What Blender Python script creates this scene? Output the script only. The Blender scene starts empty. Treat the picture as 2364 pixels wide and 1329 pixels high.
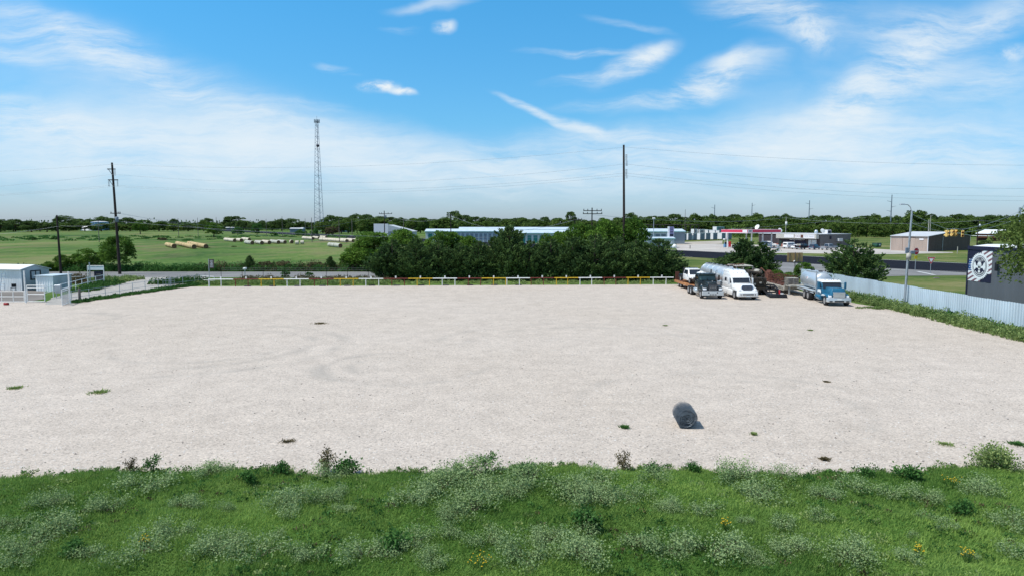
import bpy, bmesh, math, random
import numpy as np
from mathutils import Vector, Matrix
from mathutils.geometry import delaunay_2d_cdt
PI = math.pi
random.seed(7)
RNG = np.random.default_rng(11)
S = bpy.context.scene
COL = S.collection

# ------------------------------------------------------------------ camera geometry of the place
H, F = 8.3, 1600.0
PITCH = math.atan((664.5 - 515.0) / F)
CP, SP = math.cos(PITCH), math.sin(PITCH)

def G(u, v, z=0.0):
    """ground position seen at photo point (u, v), at height z"""
    x, yd = (u - 1182) / F, (v - 664.5) / F
    Y, Z = CP - yd * SP, -SP - yd * CP
    t = (z - H) / Z
    return (x * t, Y * t)

def P(u, v, Y0):
    """point at distance Y0 that shows at (u, v)"""
    x, yd = (u - 1182) / F, (v - 664.5) / F
    Y, Z = CP - yd * SP, -SP - yd * CP
    t = Y0 / Y
    return (x * t, Y0, H + Z * t)

cam = bpy.data.objects.new('camera', bpy.data.cameras.new('camera'))
COL.objects.link(cam)
cam.location = (0, 0, H)
cam.rotation_euler = (PI / 2 - PITCH, 0, 0)
cam.data.sensor_width = 36
cam.data.lens = F * 36 / 2364
cam.data.clip_end = 12000
S.camera = cam

# ------------------------------------------------------------------ helpers
def tag(o, label=None, cat=None, group=None, kind=None):
    if label: o['label'] = label
    if cat: o['category'] = cat
    if group: o['group'] = group
    if kind: o['kind'] = kind
    return o

def empty(name, loc=(0, 0, 0), rz=0, label=None, cat=None, group=None):
    o = bpy.data.objects.new(name, None)
    COL.objects.link(o)
    o.location = loc
    o.rotation_euler = (0, 0, rz)
    o.empty_display_size = .2
    return tag(o, label, cat, group)

def children(o):
    return [c for c in bpy.data.objects if c.parent == o]

def copy_tree(o, kids, parent=None):
    c = o.copy()
    COL.objects.link(c)
    c.parent = parent
    for ch in kids.get(o, []):
        copy_tree(ch, kids, c)
    return c

def kids_of(root):
    d = {}
    for ch in children(root):
        d.setdefault(root, []).append(ch)
        for g in children(ch):
            d.setdefault(ch, []).append(g)
    return d

def nrm(v):
    l = math.sqrt(sum(a * a for a in v)) or 1
    return tuple(a / l for a in v)

class MB:
    def __init__(s):
        s.v, s.f, s.sm = [], [], []
    def add(s, verts, faces, smooth=False, M=None):
        b = len(s.v)
        if M is not None: verts = [tuple(M @ Vector(p)) for p in verts]
        s.v += [tuple(p) for p in verts]
        s.f += [tuple(i + b for i in f) for f in faces]
        s.sm += [smooth] * len(faces)
        return s
    def hexa(s, b, t, bev=0.0, seg=2, M=None, smooth=None):
        x0, x1, y0, y1, z0 = b
        X0, X1, Y0, Y1, Z1 = t
        vs = [(x0, y0, z0), (x1, y0, z0), (x1, y1, z0), (x0, y1, z0), (X0, Y0, Z1), (X1, Y0, Z1), (X1, Y1, Z1), (X0, Y1, Z1)]
        fs = [(3, 2, 1, 0), (4, 5, 6, 7), (0, 1, 5, 4), (1, 2, 6, 5), (2, 3, 7, 6), (3, 0, 4, 7)]
        if bev <= 0: return s.add(vs, fs, False, M)
        bm = bmesh.new()
        bv = [bm.verts.new(p) for p in vs]
        for f in fs: bm.faces.new([bv[i] for i in f])
        bmesh.ops.bevel(bm, geom=bm.edges[:], offset=bev, segments=seg, affect='EDGES', profile=.5, clamp_overlap=True)
        bm.verts.index_update()
        vv = [tuple(p.co) for p in bm.verts]
        ff = [tuple(q.index for q in f.verts) for f in bm.faces]
        bm.free()
        return s.add(vv, ff, True if smooth is None else smooth, M)
    def box(s, x0, x1, y0, y1, z0, z1, bev=0.0, M=None):
        return s.hexa((x0, x1, y0, y1, z0), (x0, x1, y0, y1, z1), bev, 1, M, False)
    def tube(s, pts, r, n=6, cap=True, r1=None, smooth=True):
        pts = [Vector(p) for p in pts]
        m = len(pts)
        vs, fs = [], []
        for i, p in enumerate(pts):
            d = (pts[min(i + 1, m - 1)] - pts[max(i - 1, 0)]).normalized()
            a = d.orthogonal() if abs(d.z) > .9 else d.cross(Vector((0, 0, 1)))
            a.normalize(); b = d.cross(a)
            rr = r if r1 is None else r + (r1 - r) * i / (m - 1)
            for k in range(n):
                t = 2 * PI * k / n
                vs.append(tuple(p + (a * math.cos(t) + b * math.sin(t)) * rr))
        for i in range(m - 1):
            for k in range(n):
                fs.append((i * n + k, i * n + (k + 1) % n, (i + 1) * n + (k + 1) % n, (i + 1) * n + k))
        if cap:
            fs.append(tuple(range(n))[::-1]); fs.append(tuple((m - 1) * n + k for k in range(n)))
        return s.add(vs, fs, smooth and n > 4)
    def bar(s, p, q, w):
        return s.tube([p, q], w * .7071, 4, True, None, False)
    def lathe(s, prof, n=20, M=None, axis='Z'):
        """prof: (radius, height) list"""
        vs, fs = [], []
        for r, h in prof:
            for k in range(n):
                t = 2 * PI * k / n
                c, sn = r * math.cos(t), r * math.sin(t)
                vs.append((c, sn, h) if axis == 'Z' else ((h, c, sn) if axis == 'X' else (c, h, sn)))
        m = len(prof)
        for i in range(m - 1):
            for k in range(n):
                fs.append((i * n + k, i * n + (k + 1) % n, (i + 1) * n + (k + 1) % n, (i + 1) * n + k))
        return s.add(vs, fs, True, M)
    def prism(s, poly, z0, z1, M=None):
        n = len(poly)
        vs = [(x, y, z0) for x, y in poly] + [(x, y, z1) for x, y in poly]
        fs = [tuple(range(n))[::-1], tuple(range(n, 2 * n))] + [(i, (i + 1) % n, n + (i + 1) % n, n + i) for i in range(n)]
        return s.add(vs, fs, False, M)
    def build(s, name, m, parent=None, loc=None):
        me = bpy.data.meshes.new(name)
        me.from_pydata(s.v, [], s.f)
        me.polygons.foreach_set('use_smooth', s.sm)
        if m is not None: me.materials.append(m)
        me.update()
        bm = bmesh.new(); bm.from_mesh(me)
        bmesh.ops.recalc_face_normals(bm, faces=bm.faces[:])
        bm.to_mesh(me); bm.free()
        if any(s.sm) and not all(s.sm) or any(len(f) > 4 for f in s.f):
            try: me.set_sharp_from_angle(angle=math.radians(38))
            except Exception: pass
        o = bpy.data.objects.new(name, me)
        COL.objects.link(o)
        if parent is not None: o.parent = parent
        if loc: o.location = loc
        return o

def plane_M(origin, ex, ey):
    ex, ey = Vector(ex).normalized(), Vector(ey).normalized()
    ez = ex.cross(ey)
    M = Matrix.Identity(4)
    for i in range(3):
        M[i][0], M[i][1], M[i][2], M[i][3] = ex[i], ey[i], ez[i], origin[i]
    return M

def text_geo(txt, size):
    cu = bpy.data.curves.new('lettering', 'FONT')
    cu.body = txt; cu.size = size; cu.align_x = 'CENTER'; cu.align_y = 'CENTER'; cu.extrude = .004
    o = bpy.data.objects.new('lettering', cu)
    COL.objects.link(o)
    dg = bpy.context.evaluated_depsgraph_get(); dg.update()
    me = bpy.data.meshes.new_from_object(o.evaluated_get(dg))
    vs = [tuple(v.co) for v in me.vertices]; fs = [tuple(p.vertices) for p in me.polygons]
    bpy.data.objects.remove(o); bpy.data.meshes.remove(me); bpy.data.curves.remove(cu)
    return vs, fs

# ------------------------------------------------------------------ materials
def _nt(name):
    m = bpy.data.materials.new(name); m.use_nodes = True
    nt = m.node_tree; b = nt.nodes['Principled BSDF']
    return m, nt, b

def mat(name, c, rough=.6, metal=0.0, var=.12, scale=3.0, bump=0.0, c2=None, coat=0.0, spec=.3, streak=None):
    m, nt, b = _nt(name)
    N, L = nt.nodes, nt.links
    tc = N.new('ShaderNodeTexCoord'); n = N.new('ShaderNodeTexNoise')
    n.inputs['Scale'].default_value = scale; n.inputs['Detail'].default_value = 5
    if streak:
        mp = N.new('ShaderNodeMapping'); mp.inputs['Scale'].default_value = streak
        L.new(tc.outputs['Object'], mp.inputs[0]); L.new(mp.outputs[0], n.inputs['Vector'])
    else: L.new(tc.outputs['Object'], n.inputs['Vector'])
    r = N.new('ShaderNodeValToRGB')
    a = c2 if c2 else tuple(x * (1 - var * 1.6) for x in c)
    d = c if c2 else tuple(min(1, x * (1 + var)) for x in c)
    r.color_ramp.elements[0].position = .32; r.color_ramp.elements[1].position = .68
    r.color_ramp.elements[0].color = (*a, 1); r.color_ramp.elements[1].color = (*d, 1)
    L.new(n.outputs['Fac'], r.inputs[0]); L.new(r.outputs[0], b.inputs['Base Color'])
    b.inputs['Roughness'].default_value = rough; b.inputs['Metallic'].default_value = metal
    b.inputs['Coat Weight'].default_value = coat
    b.inputs['Specular IOR Level'].default_value = spec
    if bump:
        bp = N.new('ShaderNodeBump'); bp.inputs['Strength'].default_value = bump; bp.inputs['Distance'].default_value = .03
        L.new(n.outputs['Fac'], bp.inputs['Height']); L.new(bp.outputs[0], b.inputs['Normal'])
    return m

def leaf_mat(name, dark, light, trans=.25, hue=.0):
    m, nt, b = _nt(name)
    N, L = nt.nodes, nt.links
    at = N.new('ShaderNodeAttribute'); at.attribute_name = 'tint'
    oi = N.new('ShaderNodeObjectInfo')
    ad = N.new('ShaderNodeMath'); ad.operation = 'MULTIPLY_ADD'; ad.inputs[1].default_value = .3
    L.new(oi.outputs['Random'], ad.inputs[0]); L.new(at.outputs['Fac'], ad.inputs[2])
    sb = N.new('ShaderNodeMath'); sb.operation = 'SUBTRACT'; sb.inputs[1].default_value = .15; sb.use_clamp = True
    L.new(ad.outputs[0], sb.inputs[0])
    r = N.new('ShaderNodeValToRGB')
    r.color_ramp.elements[0].color = (*dark, 1); r.color_ramp.elements[1].color = (*light, 1)
    L.new(sb.outputs[0], r.inputs[0]); L.new(r.outputs[0], b.inputs['Base Color'])
    b.inputs['Roughness'].default_value = .7; b.inputs['Specular IOR Level'].default_value = .12
    t = N.new('ShaderNodeBsdfTranslucent'); mx = N.new('ShaderNodeMixShader'); mx.inputs[0].default_value = trans
    L.new(r.outputs[0], t.inputs[0]); L.new(b.outputs[0], mx.inputs[1]); L.new(t.outputs[0], mx.inputs[2])
    L.new(mx.outputs[0], N['Material Output'].inputs['Surface'])
    return m

def noise(N, L, vec, scale, detail=4, rough=.55):
    n = N.new('ShaderNodeTexNoise'); n.inputs['Scale'].default_value = scale
    n.inputs['Detail'].default_value = detail; n.inputs['Roughness'].default_value = rough
    L.new(vec, n.inputs['Vector']); return n.outputs['Fac']

def ramp(N, L, fac, stops):
    r = N.new('ShaderNodeValToRGB'); e = r.color_ramp.elements
    while len(e) < len(stops): e.new(.5)
    for i, (p, c) in enumerate(stops):
        e[i].position = p; e[i].color = (*c, 1) if len(c) == 3 else c
    L.new(fac, r.inputs[0]); return r.outputs[0]

def mixc(N, L, f, a, b, mode='MIX'):
    m = N.new('ShaderNodeMix'); m.data_type = 'RGBA'; m.blend_type = mode
    if isinstance(f, (int, float)): m.inputs[0].default_value = f
    else: L.new(f, m.inputs[0])
    for s, i in ((a, 6), (b, 7)):
        if isinstance(s, tuple): m.inputs[i].default_value = (*s, 1)
        else: L.new(s, m.inputs[i])
    return m.outputs[2]

def math_(N, L, op, a, b=None, clamp=False):
    m = N.new('ShaderNodeMath'); m.operation = op; m.use_clamp = clamp
    for s, i in ((a, 0), (b, 1)):
        if s is None: continue
        if isinstance(s, (int, float)): m.inputs[i].default_value = s
        else: L.new(s, m.inputs[i])
    return m.outputs[0]

def grass_ground(name, cols, big=.02, stretch=(1, 1, 1), bump=.6, bare=None):
    m, nt, b = _nt(name); N, L = nt.nodes, nt.links
    tc = N.new('ShaderNodeTexCoord'); mp = N.new('ShaderNodeMapping'); mp.inputs['Scale'].default_value = stretch
    L.new(tc.outputs['Object'], mp.inputs[0]); v = mp.outputs[0]
    a = noise(N, L, v, big, 6, .6); f = noise(N, L, v, .9, 6, .7); g = noise(N, L, v, .16, 5, .6)
    s1 = math_(N, L, 'MULTIPLY', a, .55); s2 = math_(N, L, 'MULTIPLY_ADD', f, .25)
    N[-1].inputs[2].default_value = 0; L.new(s1, N[-1].inputs[2])
    s3 = math_(N, L, 'MULTIPLY_ADD', g, .22); L.new(s2, N[-1].inputs[2])
    c = ramp(N, L, s3, cols)
    if bare:
        k = noise(N, L, v, .05, 5, .65)
        km = ramp(N, L, k, [(.50, (0, 0, 0)), (.66, (1, 1, 1))])
        c = mixc(N, L, km, c, bare)
    L.new(c, b.inputs['Base Color']); b.inputs['Roughness'].default_value = .9
    b.inputs['Specular IOR Level'].default_value = .1
    bp = N.new('ShaderNodeBump'); bp.inputs['Strength'].default_value = bump; bp.inputs['Distance'].default_value = .3
    L.new(f, bp.inputs['Height']); L.new(bp.outputs[0], b.inputs['Normal'])
    return m

def gravel_mat(name, base, dark, warm, tracks=()):
    m, nt, b = _nt(name); N, L = nt.nodes, nt.links
    tc = N.new('ShaderNodeTexCoord'); v = tc.outputs['Object']
    big = noise(N, L, v, .045, 5, .6); mid = noise(N, L, v, .6, 6, .7); fine = noise(N, L, v, 14, 4, .8)
    c = ramp(N, L, big, [(.36, base), (.62, warm)])
    c = mixc(N, L, .55, c, ramp(N, L, mid, [(.3, tuple(x * .76 for x in base)), (.7, tuple(min(1, x * 1.14) for x in base))]))
    vo = N.new('ShaderNodeTexVoronoi'); vo.inputs['Scale'].default_value = 16; L.new(v, vo.inputs['Vector'])
    sp = N.new('ShaderNodeSeparateColor'); L.new(vo.outputs['Color'], sp.inputs[0])
    c = mixc(N, L, .75, c, ramp(N, L, sp.outputs[0], [(0, (.50, .50, .51)), (.22, (.84, .83, .82)), (.8, (1, 1, 1)), (1, (1.18, 1.16, 1.13))]), 'MULTIPLY')
    c = mixc(N, L, .8, c, ramp(N, L, fine, [(.30, (.62, .61, .60)), (.5, (1, 1, 1))]), 'MULTIPLY')
    # sparse darker stones
    v2 = N.new('ShaderNodeTexVoronoi'); v2.inputs['Scale'].default_value = 3.2; L.new(v, v2.inputs['Vector'])
    st = ramp(N, L, v2.outputs['Distance'], [(.05, (.5, .49, .48)), (.12, (1, 1, 1))])
    c = mixc(N, L, .6, c, st, 'MULTIPLY')
    # tyre tracks: arcs of compacted, slightly darker stone
    sx = N.new('ShaderNodeSeparateXYZ'); L.new(v, sx.inputs[0])
    wob = noise(N, L, v, .25, 3); brk = noise(N, L, v, .35, 5, .7)
    brk = ramp(N, L, brk, [(.38, (0, 0, 0)), (.62, (1, 1, 1))])
    for (cx, cy, R, w, st_, side) in tracks:
        dx = math_(N, L, 'SUBTRACT', sx.outputs[0], cx); dy = math_(N, L, 'SUBTRACT', sx.outputs[1], cy)
        d = math_(N, L, 'SQRT', math_(N, L, 'ADD', math_(N, L, 'MULTIPLY', dx, dx), math_(N, L, 'MULTIPLY', dy, dy)))
        d = math_(N, L, 'ADD', d, math_(N, L, 'MULTIPLY', wob, .8))
        e = math_(N, L, 'ABSOLUTE', math_(N, L, 'SUBTRACT', d, R))
        k = math_(N, L, 'SUBTRACT', 1.0, math_(N, L, 'DIVIDE', e, w * 1.4), True)
        g = math_(N, L, 'MULTIPLY_ADD', dx if side[0] == 'x' else dy, (1 if side[1] == '+' else -1) * .35)
        N[-1].inputs[2].default_value = .3; N[-1].use_clamp = True
        k = math_(N, L, 'MULTIPLY', k, g); k = math_(N, L, 'MULTIPLY', k, brk); k = math_(N, L, 'MULTIPLY', k, st_ * .85)
        c = mixc(N, L, k, c, dark)
    L.new(c, b.inputs['Base Color']); b.inputs['Roughness'].default_value = .95; b.inputs['Specular IOR Level'].default_value = .15
    bp = N.new('ShaderNodeBump'); bp.inputs['Strength'].default_value = .55; bp.inputs['Distance'].default_value = .03
    hh = math_(N, L, 'ADD', fine, math_(N, L, 'MULTIPLY', mid, 1.5)); L.new(hh, bp.inputs['Height']); L.new(bp.outputs[0], b.inputs['Normal'])
    return m

def asphalt(name, c, scale=6):
    m, nt, b = _nt(name); N, L = nt.nodes, nt.links
    tc = N.new('ShaderNodeTexCoord'); v = tc.outputs['Object']
    a = noise(N, L, v, .12, 5, .6); f = noise(N, L, v, scale, 5, .8)
    k = ramp(N, L, a, [(.3, tuple(x * .8 for x in c)), (.7, tuple(x * 1.2 for x in c))])
    k = mixc(N, L, .5, k, ramp(N, L, f, [(.3, (.7, .7, .7)), (.7, (1.2, 1.2, 1.2))]), 'MULTIPLY')
    L.new(k, b.inputs['Base Color']); b.inputs['Roughness'].default_value = 1.0; b.inputs['Specular IOR Level'].default_value = .04
    return m

M = {}
M['white'] = mat('white_paint', (.78, .78, .76), .5, var=.06, scale=2)
M['pipe_white'] = mat('white_pipe_paint', (.80, .80, .78), .45, var=.08, scale=4)
M['rail_red'] = mat('oxide_red_paint', (.20, .035, .025), .6, var=.2, scale=3, c2=(.12, .03, .025))
M['rail_yellow'] = mat('yellow_paint', (.62, .40, .03), .55, var=.15, scale=3)
M['galv'] = mat('galvanised_steel', (.42, .45, .48), .45, .6, var=.1, scale=2)
M['galv_sheet'] = mat('pale_blue_sheet_metal', (.56, .65, .71), .5, .15, var=.08, scale=.7, streak=(1, 1, .25))
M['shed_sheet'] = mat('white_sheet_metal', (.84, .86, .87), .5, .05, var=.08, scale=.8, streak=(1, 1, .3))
M['shed_shade'] = mat('shade_grey_sheet_metal', (.42, .47, .50), .55, .1, var=.1, scale=.8, streak=(1, 1, .3))  # shed metal with the shade of the side walls put into the colour
M['roof_white'] = mat('white_metal_roof', (.78, .80, .80), .5, .1, var=.05, scale=.6)
M['wood_pole'] = mat('creosoted_wood', (.032, .022, .020), .85, var=.25, scale=6, bump=.3, streak=(1, 1, .1))
M['wood_grey'] = mat('grey_weathered_wood', (.16, .14, .13), .9, var=.2, scale=5)
M['ply'] = mat('bare_plywood', (.50, .31, .14), .8, var=.15, scale=2, streak=(1, 1, .3))
M['steel_blue'] = mat('blue_grey_lattice_steel', (.20, .24, .32), .5, .5, var=.08)
M['black'] = mat('black_paint', (.018, .018, .022), .45, var=.2)
M['black_metal'] = mat('black_steel', (.02, .02, .024), .55, .3, var=.3)
M['tyre'] = mat('tyre_rubber', (.025, .025, .027), .85, var=.2, scale=8)
M['rim'] = mat('rim_steel', (.55, .56, .58), .35, .6, var=.08)
M['rim_dull'] = mat('dusty_rim_steel', (.33, .32, .31), .6, .3, var=.12)
M['glass'] = mat('dark_vehicle_glass', (.018, .024, .035), .08, 0, var=.1, spec=.8)
M['glass_green'] = mat('greenish_windscreen', (.05, .10, .09), .08, 0, var=.2, scale=1.2, spec=.8)
M['chrome'] = mat('chrome', (.62, .63, .65), .22, .9, var=.05)
M['alu'] = mat('brushed_aluminium', (.62, .66, .68), .35, .55, var=.06, scale=1, streak=(1, .3, 1))
M['lamp_glass'] = mat('headlamp_glass', (.72, .74, .76), .12, .1, var=.04)
M['tail'] = mat('red_lamp_plastic', (.32, .02, .02), .3, var=.05)
M['truck_dark'] = mat('dark_green_black_paint', (.022, .032, .036), .38, var=.2, coat=.3)
M['truck_white'] = mat('truck_white_paint', (.80, .80, .79), .3, var=.04, coat=.4)
M['truck_blue'] = mat('truck_blue_paint', (.02, .135, .235), .3, var=.15, coat=.5, c2=(.016, .10, .18))
M['navy'] = mat('navy_car_paint', (.04, .06, .10), .3, .3, var=.08, coat=.5)
M['silver'] = mat('silver_car_paint', (.34, .35, .37), .35, .5, var=.06, coat=.4)
M['rust'] = mat('rusty_steel', (.17, .065, .04), .85, .1, var=.2, scale=4, bump=.4, c2=(.07, .035, .03))
M['rust_orange'] = mat('orange_rusty_deck', (.46, .22, .09), .85, var=.2, scale=3, c2=(.26, .11, .05))
M['oily'] = mat('oily_machine_metal', (.03, .028, .022), .6, .3, var=.3, scale=3, c2=(.07, .055, .04))
M['faded'] = mat('faded_cream_paint', (.43, .41, .36), .7, var=.2, scale=3)
M['red_can'] = mat('red_plastic', (.30, .03, .03), .5, var=.1)
M['tan_sheet'] = mat('tan_sheet_metal', (.42, .33, .28), .6, .05, var=.07, scale=.7, streak=(2, 2, .2))
M['brown_shade_sheet'] = mat('dark_brown_and_shade_sheet', (.085, .060, .052), .6, .05, var=.18, scale=1.2, streak=(3, 3, .2))  # barn gable's shade put into the brown; also a dark roof's own colour
M['store_side'] = mat('shaded_shop_sheet', (.15, .135, .135), .6, .05, var=.08, scale=.8)  # shade on the shop's side wall put into the colour
M['cream'] = mat('cream_fascia', (.50, .48, .43), .6, var=.06)
M['dark_shopfront'] = mat('dark_shopfront_boards', (.05, .04, .045), .6, var=.2)
M['canopy_red'] = mat('canopy_red', (.62, .05, .11), .4, var=.04)
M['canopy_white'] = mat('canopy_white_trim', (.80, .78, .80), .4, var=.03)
M['concrete'] = mat('concrete', (.42, .40, .38), .85, var=.1, scale=2)
M['brick_red'] = mat('red_painted_brick', (.36, .12, .09), .8, var=.12)
M['green_metal'] = mat('green_painted_steel', (.03, .11, .08), .6, var=.1)
M['teal'] = mat('teal_roller_door', (.03, .19, .18), .5, var=.1)
M['teal_trim'] = mat('teal_trim', (.20, .42, .42), .5, var=.08)
M['storage_wall'] = mat('pale_storage_wall', (.46, .53, .56), .6, var=.05)
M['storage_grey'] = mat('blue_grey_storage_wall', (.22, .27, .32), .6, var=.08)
M['container_grey'] = mat('slate_container_steel', (.16, .20, .25), .6, var=.12, scale=.6)
M['charcoal'] = mat('charcoal_wall_panel', (.105, .115, .13), .6, var=.07, scale=.6, streak=(1, 1, .3))
M['purple'] = mat('purple_sign_face', (.28, .26, .48), .5, var=.1)
M['navy_dark'] = mat('dark_navy', (.015, .017, .04), .6, var=.05)
M['logo_white'] = mat('printed_white', (.74, .78, .78), .5, var=.03)
M['logo_red'] = mat('printed_faded_red', (.22, .12, .14), .5, var=.08)
M['logo_blue'] = mat('printed_blue', (.03, .09, .25), .5, var=.08)
M['logo_grey'] = mat('printed_grey', (.40, .46, .46), .5, var=.1)
M['sign_red'] = mat('sign_red', (.50, .02, .03), .4, var=.04)
M['sign_yellow'] = mat('sign_yellow', (.80, .60, .02), .4, var=.04)
M['signal_yellow'] = mat('signal_housing_yellow', (.80, .52, .16), .5, var=.05)
M['hay'] = mat('tan_hay', (.50, .38, .20), .95, var=.2, scale=6, bump=.6, streak=(6, 1, 1))
M['hay_net'] = mat('bleached_hay_in_net_wrap', (.58, .52, .42), .9, var=.12, scale=5, bump=.4, streak=(6, 1, 1))
M['hay_grey'] = mat('grey_weathered_hay', (.44, .44, .38), .9, var=.15, scale=5, bump=.4, streak=(6, 1, 1))
M['hay_end'] = mat('dark_hay_end', (.14, .085, .05), .95, var=.3, scale=5, bump=.6)
M['bark'] = mat('bark', (.075, .055, .045), .9, var=.3, scale=5, bump=.4, streak=(1, 1, .2))
M['wire'] = mat('weathered_wire', (.20, .24, .28), .5, .6, var=.1)
M['cable'] = mat('overhead_cable', (.30, .34, .38), .6, .2, var=.05)
M['insulator'] = mat('insulator', (.10, .10, .11), .4, var=.1)
M['tank_blue'] = mat('blue_tank_paint', (.13, .28, .46), .5, var=.06, scale=.3)
M['pale_grey'] = mat('pale_grey_roofing', (.50, .52, .54), .6, var=.05, scale=.4)
M['stone'] = mat('pale_limestone', (.55, .53, .50), .9, var=.15, scale=20)
M['rock_dark'] = mat('dark_stone', (.14, .13, .12), .9, var=.3, scale=20)
# foliage
M['L_grass'] = leaf_mat('grass_blades', (.05, .145, .026), (.34, .49, .12), .4)
M['L_silver'] = leaf_mat('silver_leaves', (.17, .26, .10), (.33, .43, .20), .3)
M['L_weed'] = leaf_mat('dark_weed_leaves', (.025, .085, .018), (.11, .24, .06), .3)
M['L_olive'] = leaf_mat('olive_weed_leaves', (.11, .18, .05), (.33, .41, .15), .3)
M['L_cedar'] = leaf_mat('cedar_foliage', (.028, .062, .022), (.13, .21, .062), .25)
M['L_bright'] = leaf_mat('bright_leaves', (.04, .10, .016), (.16, .28, .04), .3)
M['L_oak'] = leaf_mat('oak_leaves', (.03, .066, .02), (.14, .21, .06), .25)
M['L_wood'] = leaf_mat('woodland_leaves', (.04, .09, .02), (.18, .26, .06), .25)
M['L_brown'] = leaf_mat('brown_dry_weeds', (.05, .045, .025), (.20, .16, .08), .2)
M['L_mesq'] = leaf_mat('feathery_leaves', (.045, .085, .02), (.17, .24, .06), .35)
M['petal'] = mat('yellow_petals', (.75, .50, .02), .6, var=.1)

# ------------------------------------------------------------------ foliage
def leaf_object(name, C, D, size, m, tint, elong=1.6, parent=None, loc=None, tri=False):
    """C centres, D leaf directions; leaves as small quads (or triangles)"""
    n = len(C)
    D = D / (np.linalg.norm(D, axis=1, keepdims=True) + 1e-9)
    R = RNG.normal(size=(n, 3)); A = np.cross(D, R); A /= (np.linalg.norm(A, axis=1, keepdims=True) + 1e-9)
    s = (size * RNG.uniform(.6, 1.35, n))[:, None] if np.isscalar(size) else (size * RNG.uniform(.7, 1.3, n))[:, None]
    if tri:
        V = np.stack([C - A * s * .5, C + A * s * .5, C + D * s * elong], 1); k = 3
    else:
        V = np.stack([C - D * s * elong * .5, C + A * s * .5, C + D * s * elong * .5, C - A * s * .5], 1); k = 4
    me = bpy.data.meshes.new(name)
    me.vertices.add(n * k); me.vertices.foreach_set('co', V.reshape(-1).astype(np.float32))
    me.loops.add(n * k); me.loops.foreach_set('vertex_index', np.arange(n * k, dtype=np.int32))
    me.polygons.add(n); me.polygons.foreach_set('loop_start', np.arange(0, n * k, k, dtype=np.int32))
    try: me.polygons.foreach_set('loop_total', np.full(n, k, dtype=np.int32))
    except Exception: pass
    me.materials.append(m)
    at = me.attributes.new('tint', 'FLOAT', 'FACE'); at.data.foreach_set('value', np.clip(tint, 0, 1).astype(np.float32))
    me.update(calc_edges=True)
    o = bpy.data.objects.new(name, me); COL.objects.link(o)
    if parent is not None: o.parent = parent
    if loc: o.location = loc
    return o

def blobs_to_leaves(blobs, per, up=.3, low=-.5):
    """blobs: (x,y,z,rx,ry,rz,tint) -> leaf centres on and inside each blob's shell"""
    B = np.array(blobs, float); n = len(B)
    per = np.broadcast_to(np.asarray(per), (n,))
    idx = np.repeat(np.arange(n), per)
    d = RNG.normal(size=(len(idx), 3)); d /= np.linalg.norm(d, axis=1, keepdims=True)
    d[:, 2] = np.where(d[:, 2] < low, -d[:, 2], d[:, 2])
    r = RNG.uniform(.45, 1.08, len(idx)) ** .6
    C = B[idx, :3] + d * B[idx, 3:6] * r[:, None]
    D = d + RNG.normal(size=d.shape) * .7; D[:, 2] += up
    t = B[idx, 6] + RNG.normal(size=len(idx)) * .16
    return C, D, t

def trunk_obj(h, r, parent, limbs=5, spread=1.5, h2=None, seed=0, lean=.3):
    rg = random.Random(seed); mb = MB()
    top = (rg.uniform(-lean, lean), rg.uniform(-lean, lean), h)
    mb.tube([(0, 0, -.2), (top[0] * .3, top[1] * .3, h * .5), top], r, 7, True, r * .55)
    for i in range(limbs):
        a = 2 * PI * i / limbs + rg.random(); z = h * rg.uniform(.45, 1)
        hh = (h2 or h * 1.8) * rg.uniform(.7, 1)
        mb.tube([(top[0] * z / h, top[1] * z / h, z), (math.cos(a) * spread * .5, math.sin(a) * spread * .5, (z + hh) / 2), (math.cos(a) * spread, math.sin(a) * spread, hh)], r * .45, 5, True, r * .12)
    return mb.build('trunk', M['bark'], parent)

def make_oak(seed, R, Ht, nb, per, size, m, name='tree', flat=.8, skirt=.25):
    global RNG
    RNG = np.random.default_rng(seed); rg = random.Random(seed)
    root = empty(name)
    zc = Ht * (1 + skirt) / 2; hz = Ht * (1 - skirt) / 2
    bl = []
    for i in range(nb):
        a = rg.uniform(0, 2 * PI); ph = math.asin(rg.uniform(-.95, 1)); q = rg.uniform(.45, .95) ** .5
        br = R * rg.uniform(.20, .38); lat = math.cos(ph) if ph > 0 else .78 + .22 * math.cos(ph)
        bl.append((math.cos(a) * lat * (R - br) * q * 1.12, math.sin(a) * lat * (R - br) * q * 1.12, zc + math.sin(ph) * (hz - br * .7) * q * 1.1, br, br, br * flat, rg.uniform(.2, .8)))
    C, D, t = blobs_to_leaves(bl, per)
    C[:, 2] = np.maximum(C[:, 2], .1)
    leaf_object('crown', C, D, size, m, t, 1.5, root)
    trunk_obj(Ht * .45, max(.08, R * .07), root, 6, R * .6, Ht * .8, seed)
    return root

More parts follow.
